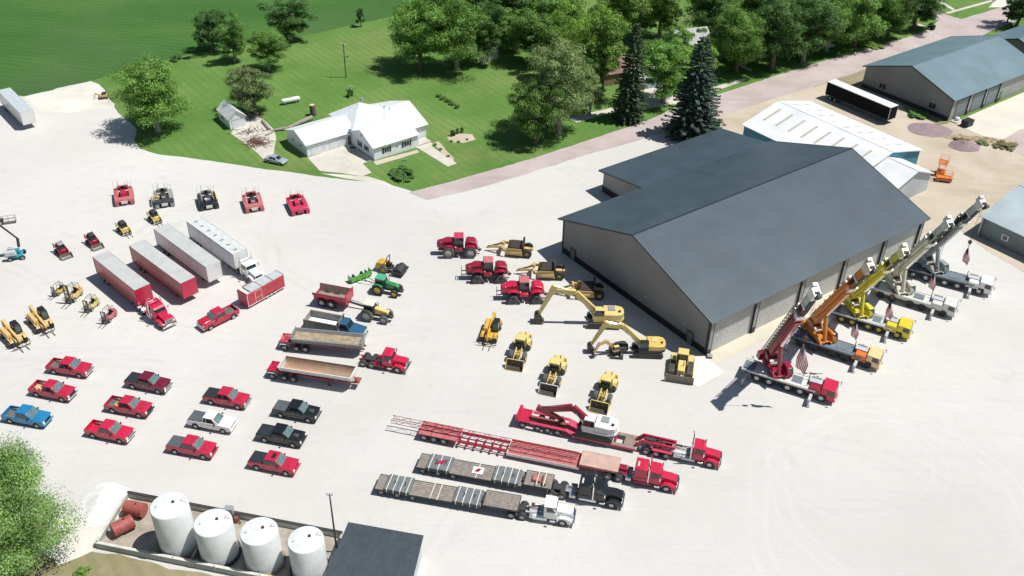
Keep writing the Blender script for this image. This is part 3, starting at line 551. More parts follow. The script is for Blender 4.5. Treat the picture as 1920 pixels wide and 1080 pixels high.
def roller():
    A,B=(719,505.5),(757,514); t=T('soil_roller','yellow soil compactor with black smooth drum and raised roll bar beside the green tractor','roller',pose(A,B,0,-.85,.7))
    b=MB(); b.prism([(-1.5,.9),(.35,.9),(.3,1.75),(-.9,1.8),(-1.5,1.5)],-.75,.75,GOLD); b.build('hood',t,bevel=.1,seg=3); MB().box(-1.65,.5,-.65,.65,.55,.95,GOLD).build('chassis',t,bevel=.04)
    b=MB(); b.box(.45,1.3,-.6,.6,.85,1.1,DKM); b.box(.5,.95,-.28,.28,1.1,1.4,BLK); b.box(.42,.55,-.28,.28,1.4,1.95,BLK); b.path([(1.3,0,1.1),(1.15,0,1.75)],.05,BLK); b.cyl((1.14,0,1.75),(1.1,0,1.8),.22,BLK,n=14); b.build('operator_station',t)
    b=MB(); b.path([(.4,-.6,1.0),(.55,-.6,2.9),(.55,.6,2.9),(.4,.6,1.0)],.07,BLK,n=8); b.build('roll_bar',t)
    b=MB(); b.cyl((2.6,-1.05,.78),(2.6,1.05,.78),.78,DKM,n=28); b.build('drum',t,smooth=50)
    b=MB(); b.box(1.3,2.2,-.3,.3,.6,.85,DKM); b.box(1.5,3.6,-1.22,-1.08,.65,.95,DKM); b.box(1.5,3.6,1.08,1.22,.65,.95,DKM); b.box(3.5,3.62,-1.2,1.2,.65,.95,DKM); b.box(1.5,1.65,-1.2,1.2,.65,.95,DKM); b.build('drum_frame',t)
    wheels(t,(0,),.85,.7,.42,rim=GOLD,rr=.5,tyre=RUBG)
# ---------------------------------------------------------------- excavators
def excavator(lbl,tA,tB,rot,s,col,boomc,reach,tracksz,bucket=True,cabn='cab',nameg=None,zoff=0,hood=None,ya=-1.1,loc=None,cabc=None,glass=GLS,boompts=None,rearbox=True,house_w=1.35):
    t=T('excavator',lbl,'excavator',loc or pose(tA,tB,-tracksz[0]/2,ya,0),group=nameg,z=zoff)
    Lt,ht,wt=tracksz
    for sd in (-1,1): track(t,0,sd*(abs(ya)-wt/2),Lt,ht,wt,DKM)
    MB().box(-Lt*.25,Lt*.25,-abs(ya)+wt*.6,abs(ya)-wt*.6,ht*.35,ht*.75,DKM).build('undercarriage',t)
    MB().cyl((0,0,ht*.7),(0,0,ht+.12),.65*s,DKM,n=18).build('slew_ring',t)
    zb=ht+.12; W=house_w
    rz=rot-t.rotation_euler[2]
    def prt(b,name,bevel=0,seg=2): return b.build(name,t,loc=(0,0,0),bevel=bevel,rz=rz,seg=seg)
    n=10; back=[(-2.3*s*math.cos(a)*1.0+.0,W*math.sin(a)) for a in [(-.62+1.24*i/n)*1.0 for i in range(n+1)]]
    prof=[(1.5*s,-W),(1.5*s,W)]+[(-1.7*s,W)]+[(-2.5*s,W*.75),(-2.72*s,W*.35),(-2.75*s,-W*.35),(-2.5*s,-W*.75)]+[(-1.7*s,-W)]
    prt(MB().prism(prof,zb,zb+.35,DKM if hood else col,ax='z'),'turntable',.04)
    prof2=[(.1*s,-W+.04),(.1*s,W-.04),(-1.7*s,W-.04),(-2.42*s,W*.75),(-2.66*s,W*.35),(-2.66*s,-W*.35),(-2.42*s,-W*.75),(-1.7*s,-W+.04)]
    prt(MB().prism(prof2,zb+.35,zb+1.2*s,hood or col,ax='z'),'engine_house',.1*s,3)
    prt(MB().box(.15*s,1.4*s,-W+.04,-.45*s,zb+.35,zb+.95*s,col),'side_tank',.06)
    b=MB(); b.box(-1.5*s,-.5*s,-.9*s,.2*s,zb+1.2*s,zb+1.32*s,GREYP if rearbox else col,t=(.05,.05,.05,.05)); b.box(-2.2*s,-1.9*s,.2*s,.5*s,zb+1.2*s,zb+1.4*s,BLK); prt(b,'engine_cover',.02)
    # cab on the left (+y)
    cx0,cx1=.05*s,1.6*s; c0,c1=.42*W,W; cc=cabc or col
    b=MB(); b.box(cx0,cx1,c0,c1,zb+.35,zb+1.0*s,cc); prt(b,'cab_lower',.04)
    b=MB(); b.box(cx0+.03,cx1-.03,c0+.03,c1-.0,zb+1.0*s,zb+1.85*s,glass,t=(.02,.28*s,.04,.06)); prt(b,'cab_glass')
    b=MB(); b.box(cx0,cx1-.22*s,c0,c1-.02,zb+1.85*s,zb+1.97*s,cc,t=(.04,.06,.04,.04)); prt(b,'cab_roof',.03)
    # boom / stick / bucket in x-z plane
    bp=boompts; b=MB()
    for i,(a,c,w0,w1) in enumerate(zip(bp[:-1],bp[1:],(.6,.9,.55)[:],(.9,.55,.4))):
        b.beam((a[0],-.12*0,a[1]),(c[0],0,c[1]),.46*s,w0*s,boomc,h1=w1*s) if i<2 else None
    prt(b,'boom',.02)
    b=MB(); st=bp[2]; en=bp[3]; dx,dz=en[0]-st[0],en[1]-st[1]; ll=math.hypot(dx,dz)
    b.beam((st[0]-dx/ll*.7*s,0,st[1]-dz/ll*.7*s),(en[0],0,en[1]),.42*s,.8*s,boomc,h1=.4*s); prt(b,'stick',.02)
    b=MB(); m=bp[1]; b.cyl((1.5*s,-.3*s,zb+.5),(lerp((bp[0][0],0,bp[0][1]),(m[0],0,m[1]),.75)[0],-.3*s,lerp((bp[0][0],0,bp[0][1]),(m[0],0,m[1]),.7)[2]),.09*s,CHR)
    b.cyl((1.5*s,.3*s,zb+.5),(lerp((bp[0][0],0,bp[0][1]),(m[0],0,m[1]),.75)[0],.3*s,lerp((bp[0][0],0,bp[0][1]),(m[0],0,m[1]),.7)[2]),.09*s,CHR)
    q=lerp((m[0],0,m[1]),(st[0],0,st[1]),.35); b.cyl((q[0],0,q[2]+.35*s),(st[0]-dx/ll*.6*s,0,st[1]-dz/ll*.6*s+.1),.08*s,CHR)
    b.cyl((st[0]+.2*s,0,st[1]+.1),(en[0]-dx/ll*.5*s+.25*s,0,en[1]-dz/ll*.4*s),.07*s,CHR); prt(b,'hydraulic_cylinders')
    if bucket:
        ex,ez=en; b=MB(); B=bucket
        pr=[(ex+.1*s,ez+.1*s),(ex+.55*s*B,ez-.2*s),(ex+.65*s*B,ez-.75*s*B),(ex+.3*s*B,ez-1.15*s*B),(ex-.45*s*B,ez-1.2*s*B),(ex-.35*s*B,ez-1.1*s*B),(ex+.2*s*B,ez-1.02*s*B),(ex+.45*s*B,ez-.7*s*B),(ex+.35*s*B,ez-.3*s),(ex-.05*s,ez-.05*s)]
        b.prism(pr,-.6*s*B,.6*s*B,BUCK)
        side=[(ex+.55*s*B,ez-.2*s),(ex+.65*s*B,ez-.75*s*B),(ex+.3*s*B,ez-1.15*s*B),(ex-.45*s*B,ez-1.2*s*B),(ex+.0*s*B,ez-.4*s)]
        b.prism(side,-.63*s*B,-.57*s*B,BUCK); b.prism(side,.57*s*B,.63*s*B,BUCK); 
        for i in range(5): b.box(ex-.62*s*B,ex-.4*s*B,(-.55+.26*i)*s*B,(-.45+.26*i)*s*B,ez-1.22*s*B,ez-1.12*s*B,STEEL)
        prt(b,'bucket')
    return t
# ---------------------------------------------------------------- loader, dozer
def wheel_loader(lbl,A,B,edge,group='cream wheel loaders facing the trucks'):
    # A rear mid ground , B bucket front mid ground
    t=T('wheel_loader',lbl,'wheel loader',pose(A,B,-3.2,0,0),group=group); c=CREAM; t.scale=(.97,.92,1.0)
    b=MB(); b.prism([(-3.3,1.0),(-.7,.95),(-.7,2.1),(-3.0,2.0),(-3.35,1.7)],-.72,.72,c); b.build('engine_house',t,bevel=.12,seg=3); MB().box(-3.45,-3.2,-1.05,1.05,.7,1.5,c).build('counterweight',t,bevel=.08)
    for s in (-1,1): MB().prism([(-2.5,1.3),(-2.2,1.62),(-1.2,1.62),(-.85,1.3),(-.85,1.22),(-1.25,1.52),(-2.15,1.52),(-2.5,1.22)],s*1.05-.32,s*1.05+.32,c).build('fender',t)
    ops(t,-.85,.55,.72,1.5,3.0,c,over=.15); MB().box(-.8,1.8,-.4,.4,.7,1.3,c).build('front_frame',t,bevel=.05)
    MB().cyl((-2.2,.3,2.0),(-2.2,.3,2.6),.07,BLK).build('exhaust',t)
    b=MB(); 
    for s in (-1,1): b.beam((.75,s*.42,1.75),(2.1,s*.5,1.15),.14,.4,c); b.beam((2.1,s*.5,1.15),(2.95,s*.5,.45),.14,.36,c)
    b.box(1.3,1.5,-.5,.5,1.3,1.55,c); b.build('lift_arms',t,bevel=.02)
    b=MB(); b.cyl((.8,0,1.6),(2.2,0,1.6),.09,CHR); b.beam((2.2,0,1.9),(2.3,0,.7),.15,.25,c); b.cyl((.9,-.25,.9),(2.0,-.4,1.0),.08,CHR); b.cyl((.9,.25,.9),(2.0,.4,1.0),.08,CHR); b.build('linkage',t)
    b=MB(); x=3.0; pr=[(x,1.25),(x-.1,.6),(x+.1,.15),(x+.45,.03),(x+1.15,.0),(x+1.15,.06),(x+.5,.1),(x+.2,.22),(x+.0,.62),(x+.08,1.25)]
    b.prism(pr,-1.38,1.38,BUCK); sd=[(x,1.25),(x-.08,.6),(x+.1,.15),(x+.45,.03),(x+1.15,0),(x+.75,.65),(x+.25,1.25)]; b.prism(sd,-1.42,-1.36,edge); b.prism(sd,1.36,1.42,edge); b.box(x-.02,x+.1,-1.4,1.4,1.22,1.3,edge); b.box(x+1.1,x+1.25,-1.42,1.42,0,.06,edge); b.build('bucket',t)
    wheels(t,(-1.7,1.55),1.05,.78,.6,rim=c,rr=.48,tyre=RUBG)
    for s in (-1,1): MB().box(.3,.36,s*1.15-.1,s*1.15+.1,2.0,2.4,BLK).build('mirror',t)
def dozer(A,B):
    t=T('bulldozer','cream bulldozer with wide blade parked by the front corner of the dark metal building','bulldozer',pose(A,B,-2.2,0,0)); c=CREAM
    for s in (-1,1): track(t,0,s*1.3,4.2,1.15,.8,c)
    b=MB(); b.prism([(.1,.9),(2.3,.9),(2.35,1.75),(.1,1.95)],-.52,.52,c); b.build('hood',t,bevel=.08); MB().box(-2.1,.1,-.85,.85,.7,1.55,c).build('rear_body',t,bevel=.06)
    ops(t,-1.3,.1,.72,1.55,2.85,c,over=.12)
    b=MB()
    for s in (-1,1): b.beam((-.3,s*1.8,.55),(2.7,s*1.8,.4),.18,.28,c); b.box(-1.9,-.4,s*1.25-.35,s*1.25+.35,1.2,1.5,c)
    b.cyl((2.0,-.4,1.5),(2.8,-.4,1.0),.07,CHR); b.cyl((2.0,.4,1.5),(2.8,.4,1.0),.07,CHR); b.build('push_arms',t)
    b=MB(); x=2.75; b.prism([(x+.25,1.3),(x+.02,1.0),(x-.02,.5),(x+.25,.02),(x+.35,.04),(x+.1,.5),(x+.14,1.0),(x+.35,1.3)],-1.95,1.95,STEEL); b.box(x+.1,x+.35,-1.97,-1.9,.05,1.3,c); b.box(x+.1,x+.35,1.9,1.97,.05,1.3,c); b.build('blade',t)
    MB().cyl((1.3,.25,1.8),(1.3,.25,2.6),.06,BLK).build('exhaust',t)
def telehandler(lbl,A,B,col=TAN,xa=-1.5,grp='tan telehandlers on the left side of the yard',s=1.0,forkw=.9):
    t=T('telehandler',lbl,'telehandler',pose(A,B,xa,0,0),group=grp)
    MB().box(-2.7,2.1,-.55,.55,.65,1.15,col).build('chassis',t,bevel=.06)
    MB().box(-1.9,.9,-1.15,-.42,.95,1.75,col,t=(.1,.15,.1,0)).build('engine_hood',t,bevel=.1,seg=3)
    ops(t,-1.0,.75,.44,1.15,2.55,BLK,glass=GLSG,over=.03,yo=.72)
    b=MB(); b.beam((-2.6,-.08,2.15),(1.6,-.08,1.45),.36,.42,col); b.beam((1.5,-.08,1.47),(2.35,-.08,1.3),.28,.32,col); b.box(-2.75,-2.3,-.32,.16,1.0,2.35,col); b.build('boom',t,bevel=.03)
    b=MB(); b.beam((2.3,-.08,1.35),(2.75,-.08,.55),.26,.34,col); b.cyl((1.0,-.08,1.0),(2.0,-.08,1.35),.07,CHR); b.build('boom_head',t)
    b=MB(); b.box(2.75,2.83,-forkw,forkw,.25,.33,BLK); b.box(2.75,2.83,-forkw,forkw,.85,.93,BLK); 
    for i in range(5): b.box(2.75,2.83,-forkw+i*forkw/2-.04,-forkw+i*forkw/2+.04,.3,1.2 if i in(0,4) else .9,BLK)
    b.box(2.75,2.83,-forkw,forkw,1.15,1.2,BLK); b.build('fork_carriage',t)
    for q in (-.45,.45):
        MB().box(2.83,4.0,q-.06,q+.06,.1,.16,STEEL).build('fork',t)
    for x in (-1.75,1.45):
        for sd in (-1,1): MB().prism([(x-.7,1.1),(x-.45,1.35),(x+.45,1.35),(x+.7,1.1),(x+.66,1.06),(x+.42,1.29),(x-.42,1.29),(x-.66,1.06)],sd*1.0-.25,sd*1.0+.25,col).build('fender',t)
    wheels(t,(-1.75,1.45),1.0,.62,.45,rim=col,rr=.5,tyre=RUB)
    b=MB(); b.path([(1.9,-1.0,1.3),(2.1,-1.15,1.9)],.03,BLK); b.box(2.08,2.14,-1.25,-1.05,1.85,2.1,BLK); b.build('mirror',t)
def skid_steer(lbl,A,B,col,tool,dark=False,group=None):
    t=T('skid_steer',lbl,'skid steer',pose(A,B,-1.0,0,0),group=group)
    MB().box(-1.5,1.0,-.5,.5,.35,1.2,col,t=(.1,.1,.03,.03)).build('body',t,bevel=.06)
    b=MB(); b.box(-1.45,-.6,-.48,.48,1.2,1.55,DKM if dark else col,t=(.15,.0,.05,.05)); b.build('engine_cover',t,bevel=.05)
    ops(t,-.65,.65,.45,1.15,2.0,DKM if dark else GREYP,glass=BLK,over=.04,slope=.05)
    b=MB()
    for s in (-1,1): b.beam((-1.45,s*.68,1.55),(1.05,s*.68,.95),.14,.22,col); b.beam((1.0,s*.68,1.05),(1.5,s*.68,.4),.14,.22,col); b.beam((-1.5,s*.68,.7),(-1.4,s*.68,1.65),.14,.25,col)
    b.box(1.25,1.35,-.68,.68,.4,.55,col); b.build('lift_arms',t,bevel=.02)
    if tool=='bucket':
        x=1.5; b=MB(); b.prism([(x,.75),(x,.1),(x+.2,.0),(x+.85,.0),(x+.85,.05),(x+.25,.08),(x+.08,.2),(x+.08,.75)],-.95,.95,STEEL); q=[(x,.75),(x,.1),(x+.2,0),(x+.85,0),(x+.2,.75)]; b.prism(q,-.97,-.92,STEEL); b.prism(q,.92,.97,STEEL); b.build('bucket',t)
    else:
        b=MB(); b.box(1.45,1.52,-.65,.65,.1,.2,BLK); b.box(1.45,1.52,-.65,.65,.6,.7,BLK); [b.box(1.45,1.52,y-.05,y+.05,.1,.75,BLK) for y in (-.6,-.3,.3,.6)]; b.build('fork_carriage',t)
        for q in (-.32,.32): MB().box(1.52,2.7,q-.05,q+.05,.05,.1,STEEL).build('fork',t)
    wheels(t,(-.75,.55),.72,.42,.3,rim=col,rr=.5)
def forklift(lbl,A,B,col,s=1.0,mast=2.2,dark=mat('mast_grey',(.1,.1,.1),rough=.6,dirt=.4),group='forklifts beside the red semi trailer'):
    t=T('forklift',lbl,'forklift',pose(A,B,0,0,0),group=group)
    MB().box(-1.3*s,.9*s,-.52*s,.52*s,.3*s,.85*s,col,t=(.05,.05,.03,.03)).build('body',t,bevel=.05)
    MB().box(-1.5*s,-.75*s,-.54*s,.54*s,.35*s,1.25*s,col,t=(.12,.05,.06,.06)).build('counterweight',t,bevel=.1,seg=3)
    b=MB(); b.box(-.55*s,-.05*s,-.25*s,.25*s,.85*s,1.05*s,BLK); b.box(-.62*s,-.5*s,-.25*s,.25*s,1.05*s,1.5*s,BLK); b.path([(.5*s,0,.85*s),(.3*s,0,1.35*s)],.03*s,BLK); b.cyl((.3*s,0,1.35*s),(.27*s,0,1.38*s),.15*s,BLK,n=12); b.build('seat',t)
    b=MB(); h=2.15*s
    for q in (-1,1): b.path([(.75*s,q*.48*s,.8*s),(.45*s,q*.45*s,h),(-.85*s,q*.45*s,h),(-1.0*s,q*.48*s,1.1*s)],.04*s,dark)
    for i in range(5): b.box((-.8+.27*i)*s,(-.76+.27*i)*s,-.45*s,.45*s,h,h+.03,dark)
    b.build('overhead_guard',t)
    b=MB(); x=1.05*s
    for q in (-1,1): b.box(x,x+.14*s,q*.36*s-.05*s,q*.36*s+.05*s,.1*s,mast*s,dark); b.box(x+.14*s,x+.2*s,q*.26*s-.05*s,q*.26*s+.05*s,.1*s,mast*s*.97,dark)
    for z in (.3,mast*.5,mast-.08): b.box(x,x+.16*s,-.4*s,.4*s,z*s,(z+.08)*s,dark)
    b.cyl((x+.05,0,.2*s),(x+.05,0,mast*.9*s),.05*s,CHR); b.build('mast',t)
    b=MB(); b.box(x+.2*s,x+.27*s,-.5*s,.5*s,.15*s,.25*s,dark); b.box(x+.2*s,x+.27*s,-.5*s,.5*s,.5*s,.6*s,dark); b.box(x+.2*s,x+.24*s,-.5*s,-.42*s,.15*s,1.1*s,dark); b.box(x+.2*s,x+.24*s,.42*s,.5*s,.15*s,1.1*s,dark); b.build('fork_carriage',t)
    for q in (-.3,.3): MB().box(x+.27*s,x+1.45*s,(q-.055)*s,(q+.055)*s,.06,.11,STEEL).build('fork',t)
    wheels(t,(.65*s,),.46*s,.34*s,.25*s,rr=.5); wheels(t,(-.95*s,),.44*s,.26*s,.2*s,rr=.5)
def crawler(lbl,A,B,col,side,style):
    # wide tracked machine with an open pit behind a front deck and tall rods at its back; A rear, B front (mid, ground)
    t=T('crawler_machine',lbl,'crawler machine',pose(A,B,-2.3,0,0),group='tracked crawler machines in the back row')
    for s in (-1,1): track(t,0,s*1.35,4.6,.85,.6,DKM,pad=DKM)
    d=side
    b=MB(); b.box(1.0,2.25,-1.65,1.65,.8,1.25,col,t=(0,.15,.05,.05)); b.build('front_deck',t,bevel=.06)
    for s in (-1,1): MB().box(-2.1,1.0,s*1.3-.38,s*1.3+.38,.85,1.2,d).build('side_deck',t,bevel=.05)
    b=MB(); b.box(2.2,2.35,-.55,.55,.45,.95,OFFW if style!=4 else col); [b.box(2.2,2.34,s*1.3-.32,s*1.3+.32,.15,.8,d) for s in (-1,1)]; b.build('nose_panel',t)
    b=MB(); b.box(-2.2,1.0,-.9,.9,.5,.7,CRIM if col in(RED,PINK,MROSE) else DKM); b.build('pit_floor',t)
    b=MB()
    if style in(0,4): b.box(-1.4,.4,-.55,.45,.7,1.55,RED if style==0 else MROSE,t=(.1,.3,.05,.05))
    else: b.box(-1.2,.2,-.5,.5,.7,1.45,DKM,t=(.1,.2,.05,.05)); b.box(-.2,.55,-.35,.35,.7,1.3,GREYP)
    b.build('engine_cover',t,bevel=.06)
    b=MB(); b.box(-1.9,-1.4,-.3,.3,1.0,1.35,BLK); b.box(-2.05,-1.9,-.3,.3,1.3,1.85,BLK); b.build('seat',t)
    b=MB(); b.box(-2.35,-2.1,-1.6,1.6,.9,1.5,d if style in(0,3,4) else OFFW); b.box(-2.3,-2.0,-.9,.9,1.5,1.95,col if style not in(1,2) else OFFW); b.build('rear_housing',t,bevel=.05)
    b=MB()
    for y in (-1.5,-.7,.55,1.0,1.5): b.path([(-2.2,y,1.5),(-2.2,y,2.7+.2*math.sin(y*7))],.035,DKM if abs(y)<1 else OFFW,n=6)
    b.path([(-2.2,-1.5,2.2),(-2.2,-.7,2.2)],.03,OFFW); b.path([(-2.2,1.0,2.2),(-2.2,1.5,2.2)],.03,OFFW); b.build('marker_rods',t)
    b=MB(); b.path([(-1.9,-1.0,1.3),(-1.9,-1.0,2.0),(.2,-1.0,2.0),(.6,-1.0,1.3)],.04,OFFW if style in(2,3) else col); b.path([(-1.9,1.0,1.3),(-1.9,1.0,2.0),(.2,1.0,2.0),(.6,1.0,1.3)],.04,CREAM if style in(1,2) else (OFFW if style==3 else col)); b.build('hand_rails',t)
    if style in(1,): MB().box(-1.6,1.4,-1.95,-1.8,1.0,1.5,CREAM).build('side_beam',t); MB().cyl((.3,-1.0,1.2),(.3,-1.0,1.6),.32,CREAM,n=16).build('round_tank',t)
    if style==2: MB().cyl((.7,-.35,1.3),(.7,-.35,1.6),.25,WHITE,n=14).build('round_tank',t); MB().box(-1.7,1.5,1.5,1.7,1.2,1.6,CREAM).build('side_beam',t)
def boom_lift():
    t=T('boom_lift','blue boom lift at the left edge with its jib raised and a man basket','boom lift',(*g(33,483),R(20)))
    b=MB(); b.box(-1.0,1.0,-.9,.9,.5,.85,TEAL); b.build('chassis',t,bevel=.06); wheels(t,(-.95,.95),.95,.42,.32,rim=LGREY)
    MB().cyl((0,0,.85),(0,0,1.0),.5,DKM).build('slew_ring',t)
    b=MB(); b.box(-1.7,.2,-1.1,-.3,1.0,1.8,LGREY,t=(.2,.2,.1,.0)); b.box(-1.4,-.2,.3,1.0,1.0,1.7,LGREY,t=(.2,.2,0,.1)); b.box(-.5,.7,-.3,.3,1.0,1.7,TEAL); b.build('turret',t,bevel=.1,seg=3)
    # boom geometry in world-aligned local plane
    b=MB(); p0=(.6,.5,1.7); p1=(.75,.7,3.2); p2=(-1.1,-.0,6.6); p3=(-1.25,0,8.0)
    b.beam(p0,p1,.3,.35,DKM); b.beam(p1,p2,.22,.26,DKM); b.build('boom',t)
    b=MB(); b.beam(p2,p3,.3,.4,DKM); b.cyl((p2[0]-.1,-.25,p2[2]),(p2[0]-.1,.25,p2[2]),.3,DKM); b.build('jib',t)
    bx,by,bz=.35,.3,7.0; b=MB(); b.box(bx-1.1,bx+1.1,by-.45,by+.45,bz-.5,bz-.42,STEEL)
    for x in (-1.1,0,1.1):
        for y in (-.45,.45): b.path([(bx+x,by+y,bz-.45),(bx+x,by+y,bz+.6)],.03,STEEL)
    for z in (0,.6):
        b.path([(bx-1.1,by-.45,bz+z),(bx+1.1,by-.45,bz+z),(bx+1.1,by+.45,bz+z),(bx-1.1,by+.45,bz+z),(bx-1.1,by-.45,bz+z)],.035,STEEL)
    b.box(bx-1.1,bx-.7,by-.4,by+.4,bz-.1,bz+.4,DKM); b.build('basket',t)
# ---------------------------------------------------------------- mobile cranes
def crane(cname,lbl,A,B,off,c,cabcol,deck,rimc,black=True,head=WHITE,cowl=None,jib=False,frame=None,sup=None,wbs=(0,1.75,4.35,6.1,9.0)):
    k=(math.dist(g(*A,.65),g(*B,.65)))/9.0; xs=[x*k for x in wbs]
    P0=pose(A,B,0,-1.3,.65); t=T('mobile_crane',lbl,'mobile crane',P0,group='mobile cranes lined up along the dark building'); th=P0[2]
    frame=frame or BLK; cowl=cowl or c; fx=xs[-1]
    b=MB(); b.box(-1.9,fx+.9,-1.28,1.28,1.0,1.42,frame); 
    ch=b.build('chassis',t,bevel=.04)
    b=MB(); b.box(-2.3,fx-.9,-1.36,1.36,1.42,1.56,deck); b.box(-2.3,fx-.9,-1.4,-1.3,1.38,1.66,OFFW if deck is not DKDECK else DKDECK); b.box(-2.3,fx-.9,1.3,1.4,1.38,1.66,OFFW); b.build('deck',t)
    MB().box(-2.2,-.6,-.9,.9,1.57,1.7,DKDECK).build('deck_plate',t); MB().box(3.0*k+1.6,6.0*k,-.7,.9,1.57,1.62,DKDECK).build('deck_plate',t)
    # engine cowl and carrier cab
    b=MB(); b.box(fx-2.2,fx-.2,-1.36,-.2,1.0,2.05,cowl,t=(.4,0,0,0)); b.box(fx-2.2,fx-.2,.2,1.36,1.56,2.0,cowl,t=(.3,0,0,0)); b.build('engine_cowl',t,bevel=.05)
    b=MB(); b.box(fx-2.1,fx-.4,-.2,1.0,1.9,2.2,LGREY); b.cyl((fx-1.9,.9,2.1),(fx-.6,.9,2.1),.24,GREYP); b.path([(fx-2.2,-.6,1.6),(fx-2.2,-.6,2.5)],.05,DKM); b.path([(fx-2.3,.8,1.6),(fx-2.3,.8,2.7)],.06,DKM); b.build('engine_gear',t)
    x0=fx-.2; x1=fx+1.75
    b=MB(); b.prism([(x0,1.3)]+[(x0+.75,1.3),(x0+.95,.65),(x1,.6),(x1+.04,1.5),(x1-.12,2.45),(x0,2.5)],-1.34,1.34,cabcol); b.build('carrier_cab',t,bevel=.09,seg=3)
    fr=[(x1+.045,-1.2,1.55),(x1+.045,1.2,1.55),(x1-.10,1.2,2.4),(x1-.10,-1.2,2.4)]
    MB().slab(win(fr,.03,.97,.0,1),.02,GLS).build('windshield',t)
    for s in (-1,1):
        q=[(x0+.8,s*1.345,1.6),(x1-.2,s*1.345,1.5),(x1-.3,s*1.345,2.3),(x0+.8,s*1.345,2.3)]
        if s>0: q=[q[1],q[0],q[3],q[2]]
        MB().slab(q,.02,GLS).build('side_window',t)
        MB().box(x1+.02,x1+.08,s*1.05-.18,s*1.05+.18,.8,1.0,LAMP).build('headlight',t)
        b=MB(); b.path([(x1-.1,s*1.3,2.3),(x1+.25,s*1.55,2.3)],.025,BLK); b.box(x1+.2,x1+.28,s*1.58-.1,s*1.58+.1,1.8,2.3,BLK); b.build('mirror',t)
    MB().box(x1-.02,x1+.12,-1.34,1.34,.55,.85,cabcol if cabcol is not CREAM else GREYP).build('bumper',t,bevel=.03)
    for x in xs:
        wheels(t,(x,),1.1,.66,.42,rim=rimc,rr=.5)
    b=MB()
    for s in (-1,1):
        for x in xs: b.prism([(x-.75,1.0),(x-.55,1.35),(x+.55,1.35),(x+.75,1.0),(x+.7,1.0),(x+.5,1.3),(x-.5,1.3),(x-.7,1.0)],s*1.13-.25,s*1.13+.25,frame)
    b.build('wheel_arches',t)
    b=MB(); [b.box(-1.5,-.95,-1.45,-1.4,.55+.2*i,.6+.2*i,ALU) for i in range(5)]; b.box(-1.5,-1.45,-1.45,-1.4,.45,1.5,ALU); b.box(-1.0,-.95,-1.45,-1.4,.45,1.5,ALU); b.build('ladder',t)
    for x in (-1.6,fx-1.35):
        for s in (-1,1):
            e=3.1 if s<0 else 2.6
            b=MB(); b.box(x-.2,x+.2,min(s*1.2,s*e),max(s*1.2,s*e),.8,1.12,LGREY); b.cyl((x,s*e,.18),(x,s*e,1.35),.12,LGREY); b.cyl((x,s*e,.02),(x,s*e,.16),.32,GREYP,n=16); b.build('outrigger',t)
    # superstructure, local frame: boom azimuth
    T0=Vector((3.05*k-.9,0,0)); c_,s_=math.cos(-th),math.sin(-th); ol=Vector((c_*off[0]-s_*off[1]+.9,s_*off[0]+c_*off[1],0)); d=ol.normalized(); az=math.atan2(d.y,d.x); reach=ol.length
    def prt(b,n,bevel=0,seg=2): return b.build(n,t,loc=T0[:],rz=az,bevel=bevel,seg=seg)
    sp=sup or c
    prt(MB().cyl((0,0,1.56),(0,0,1.9),.95,DKM,n=20),'slew_ring')
    b=MB(); b.box(-2.9,1.7,-1.0,-.7,1.9,2.6,sp,t=(.1,.8,0,0)); b.box(-2.9,1.7,.7,1.0,1.9,2.6,sp,t=(.1,.8,0,0)); b.box(-1.2,1.4,-.7,.7,1.9,2.1,sp)
    b.prism([(-2.9,2.4),(-.4,2.4),(-1.7,3.8),(-2.7,3.8)],-.85,-.6,sp); b.prism([(-2.9,2.4),(-.4,2.4),(-1.7,3.8),(-2.7,3.8)],.6,.85,sp); prt(b,'turntable',.04)
    prt(MB().box(-3.9,-2.8,-1.35,1.35,1.75,2.95,sp,t=(.15,.0,.05,.05)),'counterweight',.1,3)
    b=MB(); b.cyl((-1.9,-.5,2.95),(-1.9,.5,2.95),.36,DKM,n=16); b.cyl((-.9,-.55,2.5),(-.9,.55,2.5),.3,STEEL,n=14); prt(b,'winch')
    # operator cab, left of the boom
    b=MB(); b.prism([(-.3,1.75),(1.5,1.75),(1.6,2.4),(1.25,3.25),(-.3,3.3)],1.0,1.9,sp); prt(b,'operator_cab',.08)
    prt(MB().prism([(-.12,2.4),(1.55,2.35),(1.24,3.15),(-.12,3.15)],1.03,1.925,GLSG),'operator_cab_glass')
    prt(MB().slab([(1.5,1.05,2.1),(1.61,1.85,2.42),(1.30,1.85,3.2),(1.30,1.05,3.2)],.02,GLSG),'operator_windshield')
    # boom
    piv=Vector((-2.3,0,3.3)); tip=Vector((reach,0,off[2])); D=(tip-piv); LL=D.length; D.normalize(); N=Vector((-D.z,0,D.x))
    if N.z<0: N=-N
    # sections
    w=[1.02,.86,.72,.6]; cut=[0,.62,.74,.86,1.0]
    pc=lambda f,n=0:tuple(piv+D*(LL*f)+N*n)
    b=MB(); b.beam(pc(-.05),pc(.06),1.0,1.1,c,w1=1.25,h1=1.4,up=N[:]); b.beam(pc(.06),pc(.68),1.25,1.4,c,w1=1.15,h1=1.3,up=N[:]); b.beam(pc(.1,-.78),pc(.6,-.72),.8,.16,c,up=N[:]); bm=prt(b,'boom',.05)
    inner=c if not black else None
    b=MB(); b.beam(pc(.66),pc(.8),1.02,1.12,c,up=N[:]); b.beam(pc(.78),pc(.95),.88,.96,LGREY if cname in('red','grey') else c,up=N[:]); b.build('boom_section',bm)
    b=MB(); b.beam(pc(.7,.6),pc(.95,.52),.8,.1,BLK,up=N[:]); b.beam(pc(.7,-.6),pc(.95,-.52),.8,.1,BLK,up=N[:]); b.beam(pc(.72,0),pc(.79,0),1.06,.7,BLK,up=N[:]); b.build('wear_strips',bm)
